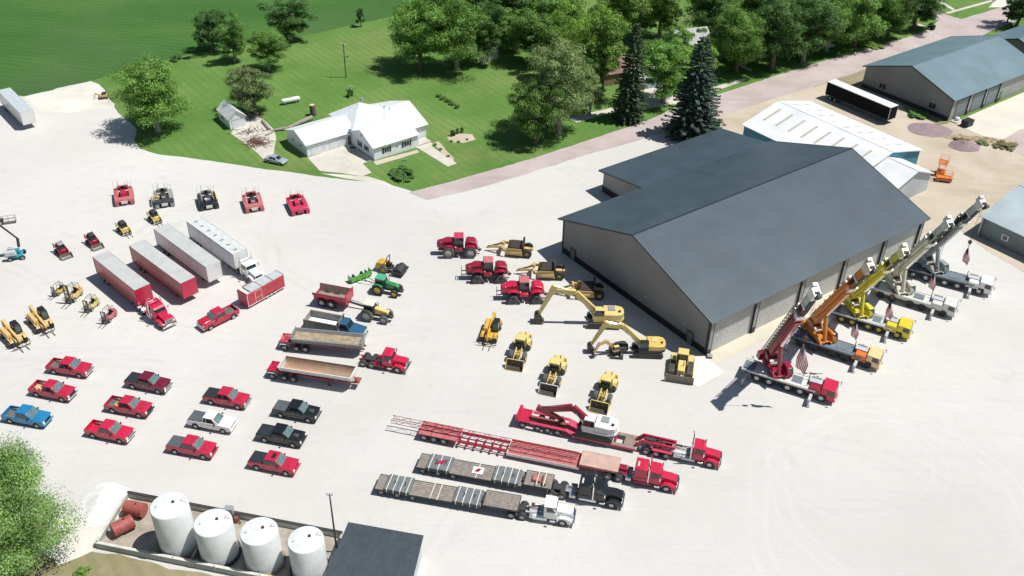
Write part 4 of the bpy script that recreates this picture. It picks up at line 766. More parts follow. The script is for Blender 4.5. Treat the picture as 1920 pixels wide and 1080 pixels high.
    b=MB(); b.beam(pc(.1,.74),pc(.66,.7),.5,.06,BLK,up=N[:]); b.path([pc(.0,1.1),pc(.5,1.0),pc(.97,.7)],.03,BLK); b.path([tuple(Vector(pc(.0,1.1))+Vector((0,.15,0))),tuple(Vector(pc(.97,.7))+Vector((0,.15,0)))],.03,BLK); b.build('hoist_rope',bm)
    MB().beam(pc(.645,0),pc(.695,0),1.4,1.55,head,up=N[:]).beam(pc(.655,.85),pc(.72,.95),.5,.4,head,up=N[:]).build('section_collar',bm); MB().beam(pc(.79),pc(.81),1.1,1.2,head,up=N[:]).build('section_collar',bm)
    b=MB(); b.beam(pc(.92,0),pc(1.01,-.05),1.0,1.2,head,w1=1.05,h1=1.45,up=N[:]); b.beam(pc(.96,.75),pc(1.03,.8),.7,.5,head,up=N[:]); b.beam(pc(.97,-.75),pc(1.03,-.95),.6,.5,DKM,up=N[:]); b.cyl((pc(1.0,-.3)[0],-.35,pc(1.0,-.3)[2]),(pc(1.0,-.3)[0],.35,pc(1.0,-.3)[2]),.3,DKM,n=14); b.cyl((pc(1.0,.45)[0],-.3,pc(1.0,.45)[2]),(pc(1.0,.45)[0],.3,pc(1.0,.45)[2]),.22,head,n=14); prt(b,'boom_head',.03)
    b=MB(); b.cyl((1.05,-.0,2.1),pc(.2,-.75),.32,c,n=14); b.cyl(pc(.2,-.75),pc(.42,-.62),.2,CHR,n=12); prt(b,'lift_cylinder')
    if jib:
        b=MB(); Y=-1.1
        def q(f,n,y): v=Vector(pc(f,n)); v.y+=y; return tuple(v)
        for n_,y in ((-.35,0),(.35,0),(-.35,.5),(.35,.5)): b.path([q(.02,n_,Y-y),q(.78,n_*.7,Y-y*.6)],.045,BLK)
        for i in range(16):
            f0=.02+i*.0475; f1=f0+.0475; b.path([q(f0,-.35,Y),q(f1,.33,Y)],.03,BLK,n=4); b.path([q(f0,.35,Y-.45),q(f1,.33,Y)],.03,BLK,n=4); b.path([q(f0,-.35,Y-.45),q(f1,.33,Y-.45)],.03,BLK,n=4)
        prt(b,'lattice_jib'); 
    else:
        b=MB(); b.beam(tuple(Vector(pc(.1,.1))+Vector((0,-.9,0))),tuple(Vector(pc(.72,.1))+Vector((0,-.9,0))),.4,.7,c if cname!='grey' else BLK,up=N[:]); 
        for i in range(7): q=Vector(pc(.12+i*.09,.85)); b.box(q.x-.15,q.x+.15,-.45,.5,q.z-.15,q.z+.2,head if i%2 else c)
        prt(b,'side_jib',.02)
    # hook block and flag (hang from the boom head)
    c2,s2=math.cos(az),math.sin(az); hx=T0.x+c2*(reach+.15); hy=T0.y+s2*(reach+.15)
    wx=P0[0]+math.cos(th)*hx-math.sin(th)*hy; wy=P0[1]+math.sin(th)*hx+math.cos(th)*hy
    return wx,wy,off[2]
def hook_flag(which,wx,wy,zt,zh,size=1.0,red=mat('hook_dark_red',(.11,.03,.03),rough=.6,dirt=.4),fz=None):
    t=T('hook_block','crane hook block hanging on its rope from the '+which,'hook block',(wx,wy),0,'hook blocks hanging from the cranes',z=zh)
    b=MB(); b.path([(-.12,0,.5),(-.12,0,zt-zh-.2)],.025,BLK,n=5); b.path([(.12,0,.5),(.12,0,zt-zh-.2)],.025,BLK,n=5); b.build('rope',t)
    b=MB(); b.cyl((0,-.14,.35),(0,.14,.35),.3,red,n=16); b.box(-.18,.18,-.18,.18,.0,.6,red); b.build('block',t,bevel=.03)
    MB().path([(0,0,0),(0,0,-.2),(.15,0,-.35),(.05,0,-.5),(-.12,0,-.42)],.05,DKM).build('hook',t)
    fl=T('flag','striped American flag hanging limp below the hook of the '+which,'flag',(wx,wy),R(-24),'flags hanging from the crane hooks',z=zh-.5)
    RF=mat('flag_red',(.5,.04,.07),rough=.8); WF=mat('flag_white',(.78,.76,.76),rough=.8); BF=mat('flag_blue',(.02,.03,.13),rough=.8)
    # draped from its upper hoist corner: fly edge hangs down
    H,W=2.1*size,3.6*size; nu,nv=26,20
    b1=MB(); b2=MB()
    def pt(u,v):   # u along fly (down), v along hoist
        spread=(.25+.75*min(1,u*1.6))*(1-.55*max(0,u-.6)); fold=math.sin(v*7+u*3)*.16*(1-.4*u)
        return (.1+(v-.35)*H*.62*spread, fold+.12*math.sin(u*6+v*4), -.1-u*W*.86-(v)*H*.36)
    for i in range(nu):
        for j in range(13):
            for jj in (0,1):
                v0,v1=(j+jj*.5)/13,(j+.5+jj*.5)/13; u0,u1=i/nu,(i+1)/nu
                canton=(u1<=.41 and j<7); m=BF if canton else (RF if j%2==0 else WF)
                (b2 if canton else b1).add([pt(u0,v0),pt(u1,v0),pt(u1,v1),pt(u0,v1)],[(0,1,2,3)],m)
    b1.build('stripes',fl,smooth=60); cn=b2.build('canton',fl,smooth=60)
    b=MB()
    if size<1.2: return
    for i in range(5):
        for j in range(4):
            p=pt(.04+i*.08,.07+j*.12); q=.05*size
            for sg in (-.03,.03): b.add([(p[0]-q,p[1]+sg,p[2]),(p[0],p[1]+sg,p[2]-q),(p[0]+q,p[1]+sg,p[2]),(p[0],p[1]+sg,p[2]+q)],[(0,1,2,3)],WF)
    b.build('stars',cn)
# ---------------------------------------------------------------- ground sheets
def smat(name,fn):
    m=bpy.data.materials.new(name); m.use_nodes=True; nt=m.node_tree; fn(nt,nt.nodes['Principled BSDF'],nt.links); MT[name]=m; return m
def ramp(nt,L,fac,stops):
    r=nd(nt,'ShaderNodeValToRGB'); e=r.color_ramp.elements; e[0].position=stops[0][0]; e[0].color=(*stops[0][1],1); e[1].position=stops[-1][0]; e[1].color=(*stops[-1][1],1)
    for p,c in stops[1:-1]: q=e.new(p); q.color=(*c,1)
    L.new(fac,r.inputs[0]); return r.outputs[0]
def noi(nt,L,vec,scale,detail=6,rough=.6,dist=0):
    n=nd(nt,'ShaderNodeTexNoise'); n.inputs['Scale'].default_value=scale; n.inputs['Detail'].default_value=detail; n.inputs['Roughness'].default_value=rough; n.inputs['Distortion'].default_value=dist; L.new(vec,n.inputs['Vector']); return n.outputs['Fac']
def mapn(nt,L,vec,sc_=(1,1,1),rz=0):
    m=nd(nt,'ShaderNodeMapping'); m.inputs['Scale'].default_value=sc_; m.inputs['Rotation'].default_value=(0,0,rz); L.new(vec,m.inputs['Vector']); return m.outputs[0]
def mixc(nt,L,f,a,b,mode='MIX'):
    x=nd(nt,'ShaderNodeMix',data_type='RGBA',blend_type=mode)
    for s,v in ((0,f),(6,a),(7,b)):
        if isinstance(v,(float,int)): x.inputs[s].default_value=v
        elif isinstance(v,tuple): x.inputs[s].default_value=(*v,1)
        else: L.new(v,x.inputs[s])
    return x.outputs[2]
def rng(nt,L,f,a,b,c=0,d=1):
    m=nd(nt,'ShaderNodeMapRange'); m.inputs[1].default_value=a; m.inputs[2].default_value=b; m.inputs[3].default_value=c; m.inputs[4].default_value=d; L.new(f,m.inputs[0]); return m.outputs[0]
def bumpn(nt,L,b,f,st,dist=.05):
    q=nd(nt,'ShaderNodeBump'); q.inputs['Strength'].default_value=st; q.inputs['Distance'].default_value=dist; L.new(f,q.inputs['Height']); L.new(q.outputs[0],b.inputs['Normal'])
def gravel(nt,b,L):
    v=nd(nt,'ShaderNodeTexCoord').outputs['Object']
    dn=nd(nt,'ShaderNodeTexNoise'); dn.inputs['Scale'].default_value=.06; L.new(v,dn.inputs['Vector']); dv=nd(nt,'ShaderNodeVectorMath',operation='MULTIPLY_ADD'); L.new(dn.outputs['Color'],dv.inputs[0]); dv.inputs[1].default_value=(6,6,0); L.new(v,dv.inputs[2]); dv=dv.outputs[0]; msk=rng(nt,L,noi(nt,L,v,.05,4,.7),.42,.6,0,1)
    c=ramp(nt,L,noi(nt,L,v,.022,5,.55),[(.3,(.56,.545,.515)),(.5,(.635,.622,.59)),(.72,(.69,.68,.65))])
    c=mixc(nt,L,rng(nt,L,noi(nt,L,v,.35,8,.7),.45,.8,0,.35),c,(.5,.49,.47))
    tr=noi(nt,L,mapn(nt,L,v,(.03,.9,1),R(-18)),1,4,.6,1.5); c=mixc(nt,L,rng(nt,L,tr,.55,.72,0,.3),c,(.5,.495,.48))
    w=nd(nt,'ShaderNodeTexWave',wave_type='RINGS',rings_direction='Z'); L.new(mapn(nt,L,v,(1,1,1)),w.inputs[0]); 
    mp=w.inputs[0].links[0].from_node; mp.inputs['Location'].default_value=(-52,-86,0); w.inputs['Scale'].default_value=.11; w.inputs['Distortion'].default_value=9; w.inputs['Detail'].default_value=3; w.inputs['Detail Scale'].default_value=.5
    c=mixc(nt,L,rng(nt,L,w.outputs['Fac'],.82,1,0,.04),c,(.45,.45,.44))
    sp=noi(nt,L,v,.09,4,.75,.5); c=mixc(nt,L,rng(nt,L,sp,.62,.78,0,.45),c,(.37,.355,.32))
    v2=mapn(nt,L,v,(.06,1.6,1),R(24)); c=mixc(nt,L,rng(nt,L,noi(nt,L,v2,1,5,.65,2.2),.6,.72,0,.3),c,(.48,.475,.46))
    for cx,cy,rr,w_,k in ((52,86,14,.35,.35),(52,86,16.1,.35,.35),(58,80,24,.4,.3),(58,80,26.2,.4,.3),(30,60,38,.5,.25),(30,60,40.2,.5,.25),(-10,150,30,.5,.3),(-10,150,32.2,.5,.3),(-60,60,48,.5,.25),(-60,60,50.2,.5,.25),(10,175,60,.6,.25),(10,175,62.3,.6,.25),(48,92,9,.3,.3),(48,92,10.9,.3,.3),(-30,190,75,.5,.25),(-30,190,77,.5,.25)):
        ds=nd(nt,'ShaderNodeVectorMath',operation='DISTANCE'); L.new(dv,ds.inputs[0]); ds.inputs[1].default_value=(cx,cy,0)
        s1=nd(nt,'ShaderNodeMath',operation='SUBTRACT'); L.new(ds.outputs['Value'],s1.inputs[0]); s1.inputs[1].default_value=rr
        s2=nd(nt,'ShaderNodeMath',operation='ABSOLUTE'); L.new(s1.outputs[0],s2.inputs[0])
        s3=nd(nt,'ShaderNodeMath',operation='MULTIPLY'); L.new(rng(nt,L,s2.outputs[0],w_*.5,w_*1.1,k*.8,0),s3.inputs[0]); L.new(msk,s3.inputs[1]); c=mixc(nt,L,s3.outputs[0],c,(.7,.69,.67) if rr in (14,16.1,24,26.2,9,10.9) else (.48,.47,.45))
    gr=noi(nt,L,v,3.2,4,.7); c=mixc(nt,L,rng(nt,L,gr,.3,.7,0,.24),c,(.4,.39,.37))
    L.new(c,b.inputs['Base Color']); b.inputs['Roughness'].default_value=.95; b.inputs['Specular IOR Level'].default_value=.15; bumpn(nt,L,b,gr,.35,.06)
def grassn(base,dark,light,dry,st=.3):
    def fn(nt,b,L):
        v=nd(nt,'ShaderNodeTexCoord').outputs['Object']
        c=ramp(nt,L,noi(nt,L,v,.05,6,.6),[(.3,dark),(.5,base),(.7,light)])
        c=mixc(nt,L,rng(nt,L,noi(nt,L,v,.022,5,.65,.5),.5,.68,0,.6),c,dry)
        w=nd(nt,'ShaderNodeTexWave',bands_direction='X'); L.new(mapn(nt,L,v,(1,1,1),R(-38)),w.inputs[0]); w.inputs['Scale'].default_value=.17; w.inputs['Distortion'].default_value=.8; w.inputs['Detail'].default_value=2; w.inputs['Detail Scale'].default_value=.2
        c=mixc(nt,L,rng(nt,L,w.outputs['Fac'],.3,.8,0,.3),c,dark)
        c=mixc(nt,L,rng(nt,L,noi(nt,L,v,.3,5,.7),.52,.75,0,st),c,dry)
        f=noi(nt,L,v,1.6,6,.75); c=mixc(nt,L,rng(nt,L,f,.35,.7,0,.35),c,dark)
        L.new(c,b.inputs['Base Color']); b.inputs['Roughness'].default_value=.95; b.inputs['Specular IOR Level'].default_value=.05; bumpn(nt,L,b,f,.4,.15)
    return fn
LAWN=smat('lawn_grass',grassn((.125,.235,.058),(.088,.185,.042),(.185,.285,.085),(.3,.3,.13)))
ROUGH=smat('rough_grass',grassn((.31,.265,.165),(.18,.19,.085),(.36,.31,.22),(.42,.36,.27),.9))
def crop(nt,b,L):
    v=nd(nt,'ShaderNodeTexCoord').outputs['Object']
    c=ramp(nt,L,noi(nt,L,mapn(nt,L,v,(.5,1.4,1),R(10)),.035,6,.6),[(.3,(.065,.155,.038)),(.5,(.08,.19,.046)),(.72,(.125,.235,.06))])
    r=nd(nt,'ShaderNodeTexWave',bands_direction='Y'); L.new(mapn(nt,L,v,(1,1,1),R(12)),r.inputs[0]); r.inputs['Scale'].default_value=.15; r.inputs['Distortion'].default_value=1.2; r.inputs['Detail'].default_value=3
    c=mixc(nt,L,rng(nt,L,r.outputs['Fac'],.3,.7,0,.2),c,(.03,.1,.028))
    f=noi(nt,L,v,1.3,6,.8); c=mixc(nt,L,rng(nt,L,f,.4,.7,0,.4),c,(.022,.08,.024)); c=mixc(nt,L,rng(nt,L,noi(nt,L,v,.016,3,.5,.6),.55,.7,0,.4),c,(.1,.16,.08))
    L.new(c,b.inputs['Base Color']); b.inputs['Roughness'].default_value=.95; b.inputs['Specular IOR Level'].default_value=.05; bumpn(nt,L,b,f,.9,.4)
CROP=smat('crop_leaves',crop)
GRAV=smat('crushed_limestone',gravel)
def road(nt,b,L):
    v=nd(nt,'ShaderNodeTexCoord').outputs['Object']
    c=ramp(nt,L,noi(nt,L,v,.12,6,.6),[(.3,(.42,.345,.335)),(.5,(.49,.415,.405)),(.7,(.56,.49,.475))])
    tr=noi(nt,L,mapn(nt,L,v,(.03,.7,1),R(-36)),1,3,.6); c=mixc(nt,L,rng(nt,L,tr,.5,.7,0,.3),c,(.6,.56,.54)); gr=noi(nt,L,v,4,3,.7); c=mixc(nt,L,rng(nt,L,gr,.3,.7,0,.2),c,(.36,.3,.29))
    L.new(c,b.inputs['Base Color']); b.inputs['Roughness'].default_value=.95; b.inputs['Specular IOR Level'].default_value=.1; bumpn(nt,L,b,gr,.3,.04)
ROAD=smat('pink_gravel_road',road)
def dirt(a,c_,d,st=.3):
    def fn(nt,b,L):
        v=nd(nt,'ShaderNodeTexCoord').outputs['Object']
        c=ramp(nt,L,noi(nt,L,v,.09,7,.62,.3),[(.3,a),(.5,c_),(.7,d)]); gr=noi(nt,L,v,2.2,5,.75); c=mixc(nt,L,rng(nt,L,gr,.35,.7,0,.3),c,tuple(x*.7 for x in c_))
        t_=noi(nt,L,mapn(nt,L,v,(.05,.8,1),R(-38)),1,4,.6,1.2); c=mixc(nt,L,rng(nt,L,t_,.52,.7,0,.35),c,d)
        L.new(c,b.inputs['Base Color']); b.inputs['Roughness'].default_value=.97; b.inputs['Specular IOR Level'].default_value=.1; bumpn(nt,L,b,gr,.4,.08)
    return fn
DIRT=smat('packed_dirt',dirt((.43,.36,.28),(.53,.455,.36),(.62,.56,.46)))
SAND=smat('pale_sand',dirt((.56,.52,.44),(.68,.65,.58),(.74,.73,.68)))
def ragged(px,amp=.5,step=1.2,seed=0,z=0,rag=True,world=False,skip=()):
    pts=[Vector((*(p if world else g(*p)),0)) for p in px]; out=[]; n=len(pts)
    for i in range(n):
        a,b=pts[i],pts[(i+1)%n]; d=(b-a).length; k=max(1,int(d/step)) if (rag and d<400 and i not in skip) else 1
        nn=Vector((-(b-a).y,(b-a).x,0)).normalized()
        for j in range(k):
            p=a.lerp(b,j/k); 
            if 0<j<k: 
                q=noise.noise(Vector((p.x*.22,p.y*.22,seed)))*1.2+noise.noise(Vector((p.x*.9,p.y*.9,seed+5)))*.6+noise.noise(Vector((p.x*2.7,p.y*2.7,seed+9)))*.3
                p=p+nn*(q*amp*min(1,min(j,k-j)/4))
            out.append(p)
    return out
def sheet(name,px,m,z,label=None,kind='structure',**k):
    pts=ragged(px,**k); tri=tessellate_polygon([pts]); me=bpy.data.meshes.new(name)
    me.from_pydata([(p.x,p.y,z) for p in pts],[],[t for t in tri]); me.materials.append(m)
    bm=bmesh.new(); bm.from_mesh(me); bmesh.ops.recalc_face_normals(bm,faces=bm.faces)
    for f in bm.faces:
        if f.normal.z<0: f.normal_flip()
    bm.to_mesh(me); bm.free()
    o=bpy.data.objects.new(name,me); COL.objects.link(o); o['kind']=kind; return o
b=MB(); b.add([(-3000,-1500,0),(3000,-1500,0),(3000,4500,0),(-3000,4500,0)],[(0,1,2,3)],LAWN); o=b.build('ground',smooth=0); o['kind']='structure'
sheet('field',[(-1500,500),(-300,215),(-60,178),(0,166),(45,181),(110,168),(170,152),(205,140),(270,124),(345,104),(420,90),(560,70),(660,46),(735,31),(775,8),(840,-40),(1000,-160),(1000,-420),(-1500,-420)],CROP,.012,amp=.7,skip=(0,15,16,17,18))
sheet('gravel_yard',[(-600,330),(-100,200),(0,178),(45,181),(170,152),(186,158),(200,176),(222,212),(246,232),(256,243),(252,262),(262,279),(300,290),(360,297),(430,307),(500,318),(560,325),(620,334),(690,341),(740,349),(770,358),(800,374),(950,333),(1100,285),(1180,262),(1255,240),(1320,222),(1400,240),(1480,300),(1600,380),(1735,432),(1800,430),(1835,446),(2500,800),(2700,1900),(-900,1900)],GRAV,.02,amp=.6,skip=(28,29,30,31,32))
sheet('dirt_yard',[(1265,238),(1300,221),(1345,196),(1400,178),(1440,165),(1490,142),(1550,133),(1640,128),(1700,150),(1790,225),(1930,235),(2100,215),(2300,330),(2300,760),(1990,552),(1920,512),(1835,460),(1800,432),(1752,438),(1722,462),(1660,430),(1500,300),(1340,250)],DIRT,.03,amp=.9)
sheet('grass_verge',[(1490,164),(1530,150),(1580,140),(1625,125),(1640,145),(1640,172),(1600,168),(1560,150),(1530,163)],ROUGH,.04,amp=.8)
sheet('grass_verge',[(1688,195),(1700,190),(1745,205),(1790,226),(1760,236),(1735,222),(1700,212)],ROUGH,.04,amp=.8)
sheet('sand_patch',[(45,182),(110,169),(170,153),(184,159),(198,177),(215,206),(180,205),(130,212),(80,208),(60,196)],SAND,.028,amp=1.0)
sheet('road',[(766,361),(830,345),(900,325),(1000,297),(1100,264),(1180,238),(1240,215),(1262,203),(1335,181),(1400,160),(1480,134),(1560,110),(1640,88),(1700,71),(1748,54),(1757,40),(1750,29),(1735,20),(1745,14),(1775,28),(1803,36),(1850,22),(1905,4),(1960,-14),(2060,-50),(2100,-30),(1990,14),(1900,42),(1860,58),(1800,84),(1720,104),(1630,128),(1540,158),(1440,189),(1340,222),(1255,246),(1180,268),(1100,290),(950,337),(870,360),(801,375)],ROAD,.044,amp=.35,seed=4)
sheet('side_drive',[(1853,14),(1862,5),(1880,-8),(1915,-20),(1935,-12),(1905,3),(1880,14)],SAND,.036,amp=.4)
sheet('driveway',[(577,296),(600,321),(640,325),(679,331),(697,324),(680,307),(700,300),(660,272),(650,272)],CONC,.05,rag=False)
sheet('path',[(782,277),(803,270),(857,307),(840,313)],CONC,.05,rag=False)
sheet('porch_slab',[(779,277),(800,262),(812,270),(803,282)],CONC,.06,rag=False)
sheet('patio',[(432,250),(463,211),(488,219),(514,243),(518,262),(512,300),(503,306),(480,285),(455,266)],CONC,.045,amp=.3)
sheet('bare_soil',[(700,303),(782,281),(786,286),(740,300),(706,310)],DIRT,.03,amp=.25)
sheet('bare_soil',[(640,333),(600,325),(690,331),(720,340),(745,352),(690,342)],SAND,.032,amp=.3)
sheet('flower_bed_soil',[(838,258),(860,250),(885,252),(892,262),(870,268),(845,267)],DIRT,.03,amp=.3)
sheet('flower_bed_soil',[(812,268),(822,265),(850,296),(852,306),(840,300)],DIRT,.03,amp=.2)
for q in ([(1062,222),(1082,230),(1230,189),(1225,184)],[(1240,184),(1265,196),(1345,170),(1400,150),(1396,146),(1330,166)],[(1384,118),(1411,131),(1408,135),(1380,121)],[(1763,6),(1787,20),(1790,17),(1766,3)],[(1778,26),(1862,3),(1858,0),(1772,24)],[(1720,47),(1738,54),(1741,51),(1722,44)]):
    sheet('sidewalk',q,CONC,.042,rag=False)
sheet('garage_drive',[(1196,186),(1205,160),(1250,170),(1262,196),(1235,200),(1210,205)],CONC,.038,amp=.3)
sheet('concrete_apron',[(1789,230),(1850,203),(1925,171),(2060,115),(2150,160),(1960,228),(1910,245),(1880,262),(1850,258),(1822,247)],mat('apron_concrete',(.66,.63,.54),rough=.9,amt=.08,scale=.15,dirt=.2),.06,rag=False)
sheet('pink_gravel_lane',[(1880,263),(1912,246),(1962,229),(2160,165),(2200,260),(2000,330),(1930,300),(1900,280)],ROAD,.05,amp=.4)
sheet('rough_ground',[(-60,980),(60,965),(100,985),(135,1000),(150,1030),(180,1036),(260,1050),(400,1080),(540,1120),(560,1300),(-200,1300)],ROUGH,.045,amp=.9)
sheet('soil_strip',[(100,975),(140,962),(196,990),(182,1030),(150,1045),(110,1060),(70,1030)],SAND,.05,amp=1.0)
# ---------------------------------------------------------------- trees
def leafmat(name,c,trans=.22):
    m=bpy.data.materials.new(name); m.use_nodes=True; nt=m.node_tree; L=nt.links; b=nt.nodes['Principled BSDF']; out=nt.nodes['Material Output']
    ge=nd(nt,'ShaderNodeNewGeometry'); oi=nd(nt,'ShaderNodeObjectInfo'); tc=nd(nt,'ShaderNodeTexCoord')
    n=noi(nt,L,tc.outputs['Object'],.35,3,.6)
    k=nd(nt,'ShaderNodeMath',operation='ADD'); L.new(rng(nt,L,ge.outputs['Random Per Island'],0,1,.75,1.2),k.inputs[0]); L.new(rng(nt,L,n,.3,.7,-.3,.3),k.inputs[1])
    k2=nd(nt,'ShaderNodeMath',operation='MULTIPLY'); L.new(k.outputs[0],k2.inputs[0]); L.new(rng(nt,L,oi.outputs['Random'],0,1,.8,1.2),k2.inputs[1])
    s=nd(nt,'ShaderNodeVectorMath',operation='SCALE'); s.inputs[0].default_value=c; L.new(k2.outputs[0],s.inputs['Scale'])
    L.new(s.outputs[0],b.inputs['Base Color']); b.inputs['Roughness'].default_value=.55; b.inputs['Specular IOR Level'].default_value=.3
    t=nd(nt,'ShaderNodeBsdfTranslucent'); s2=nd(nt,'ShaderNodeVectorMath',operation='MULTIPLY'); L.new(s.outputs[0],s2.inputs[0]); s2.inputs[1].default_value=(1.3,1.4,.7); L.new(s2.outputs[0],t.inputs[0])
    mx=nd(nt,'ShaderNodeMixShader'); mx.inputs[0].default_value=trans; L.new(b.outputs[0],mx.inputs[1]); L.new(t.outputs[0],mx.inputs[2]); L.new(mx.outputs[0],out.inputs[0]); MT[name]=m; return m
LEAF={'mid':leafmat('leaves_mid_green',(.165,.31,.065)),'dark':leafmat('leaves_dark_green',(.105,.215,.058)),'olive':leafmat('leaves_olive',(.23,.31,.125)),'light':leafmat('leaves_light_green',(.22,.37,.07)),'dry':leafmat('dry_weeds',(.3,.27,.13)),'needle':leafmat('spruce_needles',(.1,.16,.08),.12),'blue':leafmat('blue_spruce_needles',(.095,.15,.11),.1),'fresh':leafmat('leaves_fresh_green',(.23,.38,.12))}
BARK=mat('bark',(.16,.13,.1),rough=.95,amt=.3,scale=4,bump=1,bscale=12); BARKP=mat('pale_bark',(.34,.31,.27),rough=.95,amt=.3,scale=4,bump=1)
def crown_mesh(seed,H,Rr,leaf,n,kind='leafy',clumps=60,sparse=0):
    rs=np.random.RandomState(seed); V=[]; cc=[]
    if kind=='leafy':
        base=(.1 if Rr>1.5 else .02)*H; cz=(H+base)/2; hz_=(H-base)/2; k=0
        nb=5+seed%3; lob=[(rs.uniform(-.45,.45)*Rr,rs.uniform(-.45,.45)*Rr,cz+rs.uniform(-.4,.45)*hz_,rs.uniform(.42,.66)) for _ in range(nb)]+[(0,0,cz,.7)]
        if Rr>1.5: lob+=[(math.cos(q)*.36*Rr,math.sin(q)*.36*Rr,base+.25*(H-base),.36) for q in (seed,seed+2.2,seed+4.1)]
        else: lob=[(0,0,H*.35,.8),(Rr*.3,0,H*.3,.6),(-Rr*.3,Rr*.1,H*.3,.6)]
        for i in range(clumps):
            lx,ly,lz,lr=lob[rs.randint(len(lob))]
            d=rs.normal(size=3); d/=np.linalg.norm(d); q=rs.uniform(.55,1.05)
            c=np.array([lx+d[0]*Rr*lr*q,ly+d[1]*Rr*lr*q,lz+d[2]*hz_*lr*q*.95]); c[2]=min(max(c[2],base),H-.4)
            cc.append((c,rs.uniform(.13,.27)*Rr))
        per=n//clumps
        for c,r in cc:
            d=rs.normal(size=(per,3)); d/=np.linalg.norm(d,axis=1)[:,None]; d[:,2]=np.where(d[:,2]<-.35,-d[:,2]*.6,d[:,2])
            p=c+d*(r*rs.uniform(.35,1.1,size=(per,1))**.7)*np.array([1.15,1.15,.75]); V.append((p,d))
    elif kind=='spruce':
        tiers=int(H/.62)
        for i in range(tiers):
            f=i/tiers; z=.5+f*(H-.6); rr=Rr*(1.02-f)**.62*(1+.12*rs.uniform(-1,1)); nb=max(5,int(15*(1-f)+4))
            for j in range(nb):
                a=2*PI*(j+rs.uniform(-.3,.3))/nb+i*1.3; ln=rr*rs.uniform(.75,1.12); k=max(6,int(n/tiers/nb*(1.7*(1-f)+.3)))
                t=rs.uniform(.15,1,size=k)**.7; w=.32*(1-t*.5)*rs.uniform(-1,1,size=k)*max(.5,ln*.35)
                x=np.cos(a)*t*ln-np.sin(a)*w; y=np.sin(a)*t*ln+np.cos(a)*w; zz=z-.28*t*ln+.18*ln*t*t+rs.uniform(-.12,.12,size=k)
                V.append((np.stack([x,y,zz],1),np.stack([np.cos(a)*.4+0*t,np.sin(a)*.4+0*t,.8+0*t],1)+rs.normal(size=(k,3))*.45))
    P_=np.concatenate([v[0] for v in V]); D=np.concatenate([v[1] for v in V])
    m=len(P_); nr=D+rs.normal(size=(m,3))*.38; nr[:,2]+=.3; nr/=np.linalg.norm(nr,axis=1)[:,None]
    a=np.cross(nr,rs.normal(size=(m,3))); a/=np.linalg.norm(a,axis=1)[:,None]; b=np.cross(nr,a)
    s=(leaf*rs.uniform(.6,1.25,size=m))[:,None]; el=rs.uniform(.45,.8,size=(m,1))
    q=np.stack([P_-a*s,P_-b*s*el+nr*s*.12,P_+a*s,P_+b*s*el+nr*s*.12],1).reshape(-1,3)
    me=bpy.data.meshes.new('crown'); me.vertices.add(4*m); me.vertices.foreach_set('co',q.ravel()); me.loops.add(4*m); me.loops.foreach_set('vertex_index',np.arange(4*m,dtype=np.int32)); me.polygons.add(m); me.polygons.foreach_set('loop_start',np.arange(0,4*m,4,dtype=np.int32)); me.update(calc_edges=True); me.validate()
    return me,[c for c,_ in cc]
def trunk_mesh(seed,H,Rr,cc,bark,kind):
    b=MB(); rs=random.Random(seed); r0=.035*H
    if kind=='spruce': b.cyl((0,0,-.1),(0,0,H*.95),r0*.8,bark,r1=.03,n=8); return b.mesh('trunk')
    fork=H*.28; p=(rs.uniform(-.2,.2),rs.uniform(-.2,.2),fork); b.cyl((0,0,-.1),(0,0,.5),r0*1.35,bark,r1=r0,n=9); b.cyl((0,0,.5),p,r0,bark,r1=r0*.8,n=9)
    for i,c in enumerate(cc[::max(1,len(cc)//14)]):
        m=lerp(p,tuple(c),.45); m=(m[0]+rs.uniform(-.3,.3),m[1]+rs.uniform(-.3,.3),m[2]+.4); b.cyl(p,m,r0*.5,bark,r1=r0*.25,n=6); b.cyl(m,tuple(c),r0*.25,bark,r1=.03,n=5)
    return b.mesh('trunk')
VAR={}
def variant(kind,size,v):
    k=(kind,size,v)
    if k not in VAR:
        H,Rr,n,leaf,cl={'L':(15,7.2,34000,.17,130),'M':(12,5,20000,.155,85),'S':(7,3,6000,.15,34),'B':(1.6,1.1,3000,.09,30),'F':(14,8,100000,.105,190)}[size] if kind!='spruce' else {'L':(19,4.3,60000,.13,0),'M':(19,3.6,42000,.13,0)}[size]
        me,cc=crown_mesh(11+v*7+len(size)*3,H,Rr,leaf,n,'spruce' if kind=='spruce' else 'leafy',cl)
        VAR[k]=(me,trunk_mesh(v,H,Rr,cc,BARK if v%2 else BARKP,kind),H,Rr)
    return VAR[k]
def tree(name,label,cat,u,v,vt,hw,leafc,size='M',var=0,kind='leafy',group=None,hmax=None,h=None):
    x,y=g(u,v); H=h or min(hmax or 22,hz(u,v,vt)); dist=math.sqrt(x*x+y*y+CAMH**2); rad=hw*dist/F
    me,tm,H0,R0=variant(kind,size,var); o=bpy.data.objects.new(name,None); COL.objects.link(o); o.location=(x,y,0); o.rotation_euler=(0,0,(u*7.13+v)%6.28); o['label']=label; o['category']=cat
    if group: o['group']=group
    sx=rad/R0*((1.12 if v<200 and u>720 else 1.0) if kind=='leafy' else 1.05); szz=H/H0; o.scale=(sx,sx,szz)
    key=('lm',me.name,leafc)
    if key not in CACHE:
        q=me if not me.materials else me.copy()
        if q.materials: q.materials[0]=LEAF[leafc]
        else: q.materials.append(LEAF[leafc])
        CACHE[key]=q
    put('crown',CACHE[key],o)
    if size!='B': put('trunk',tm,o)
    return o
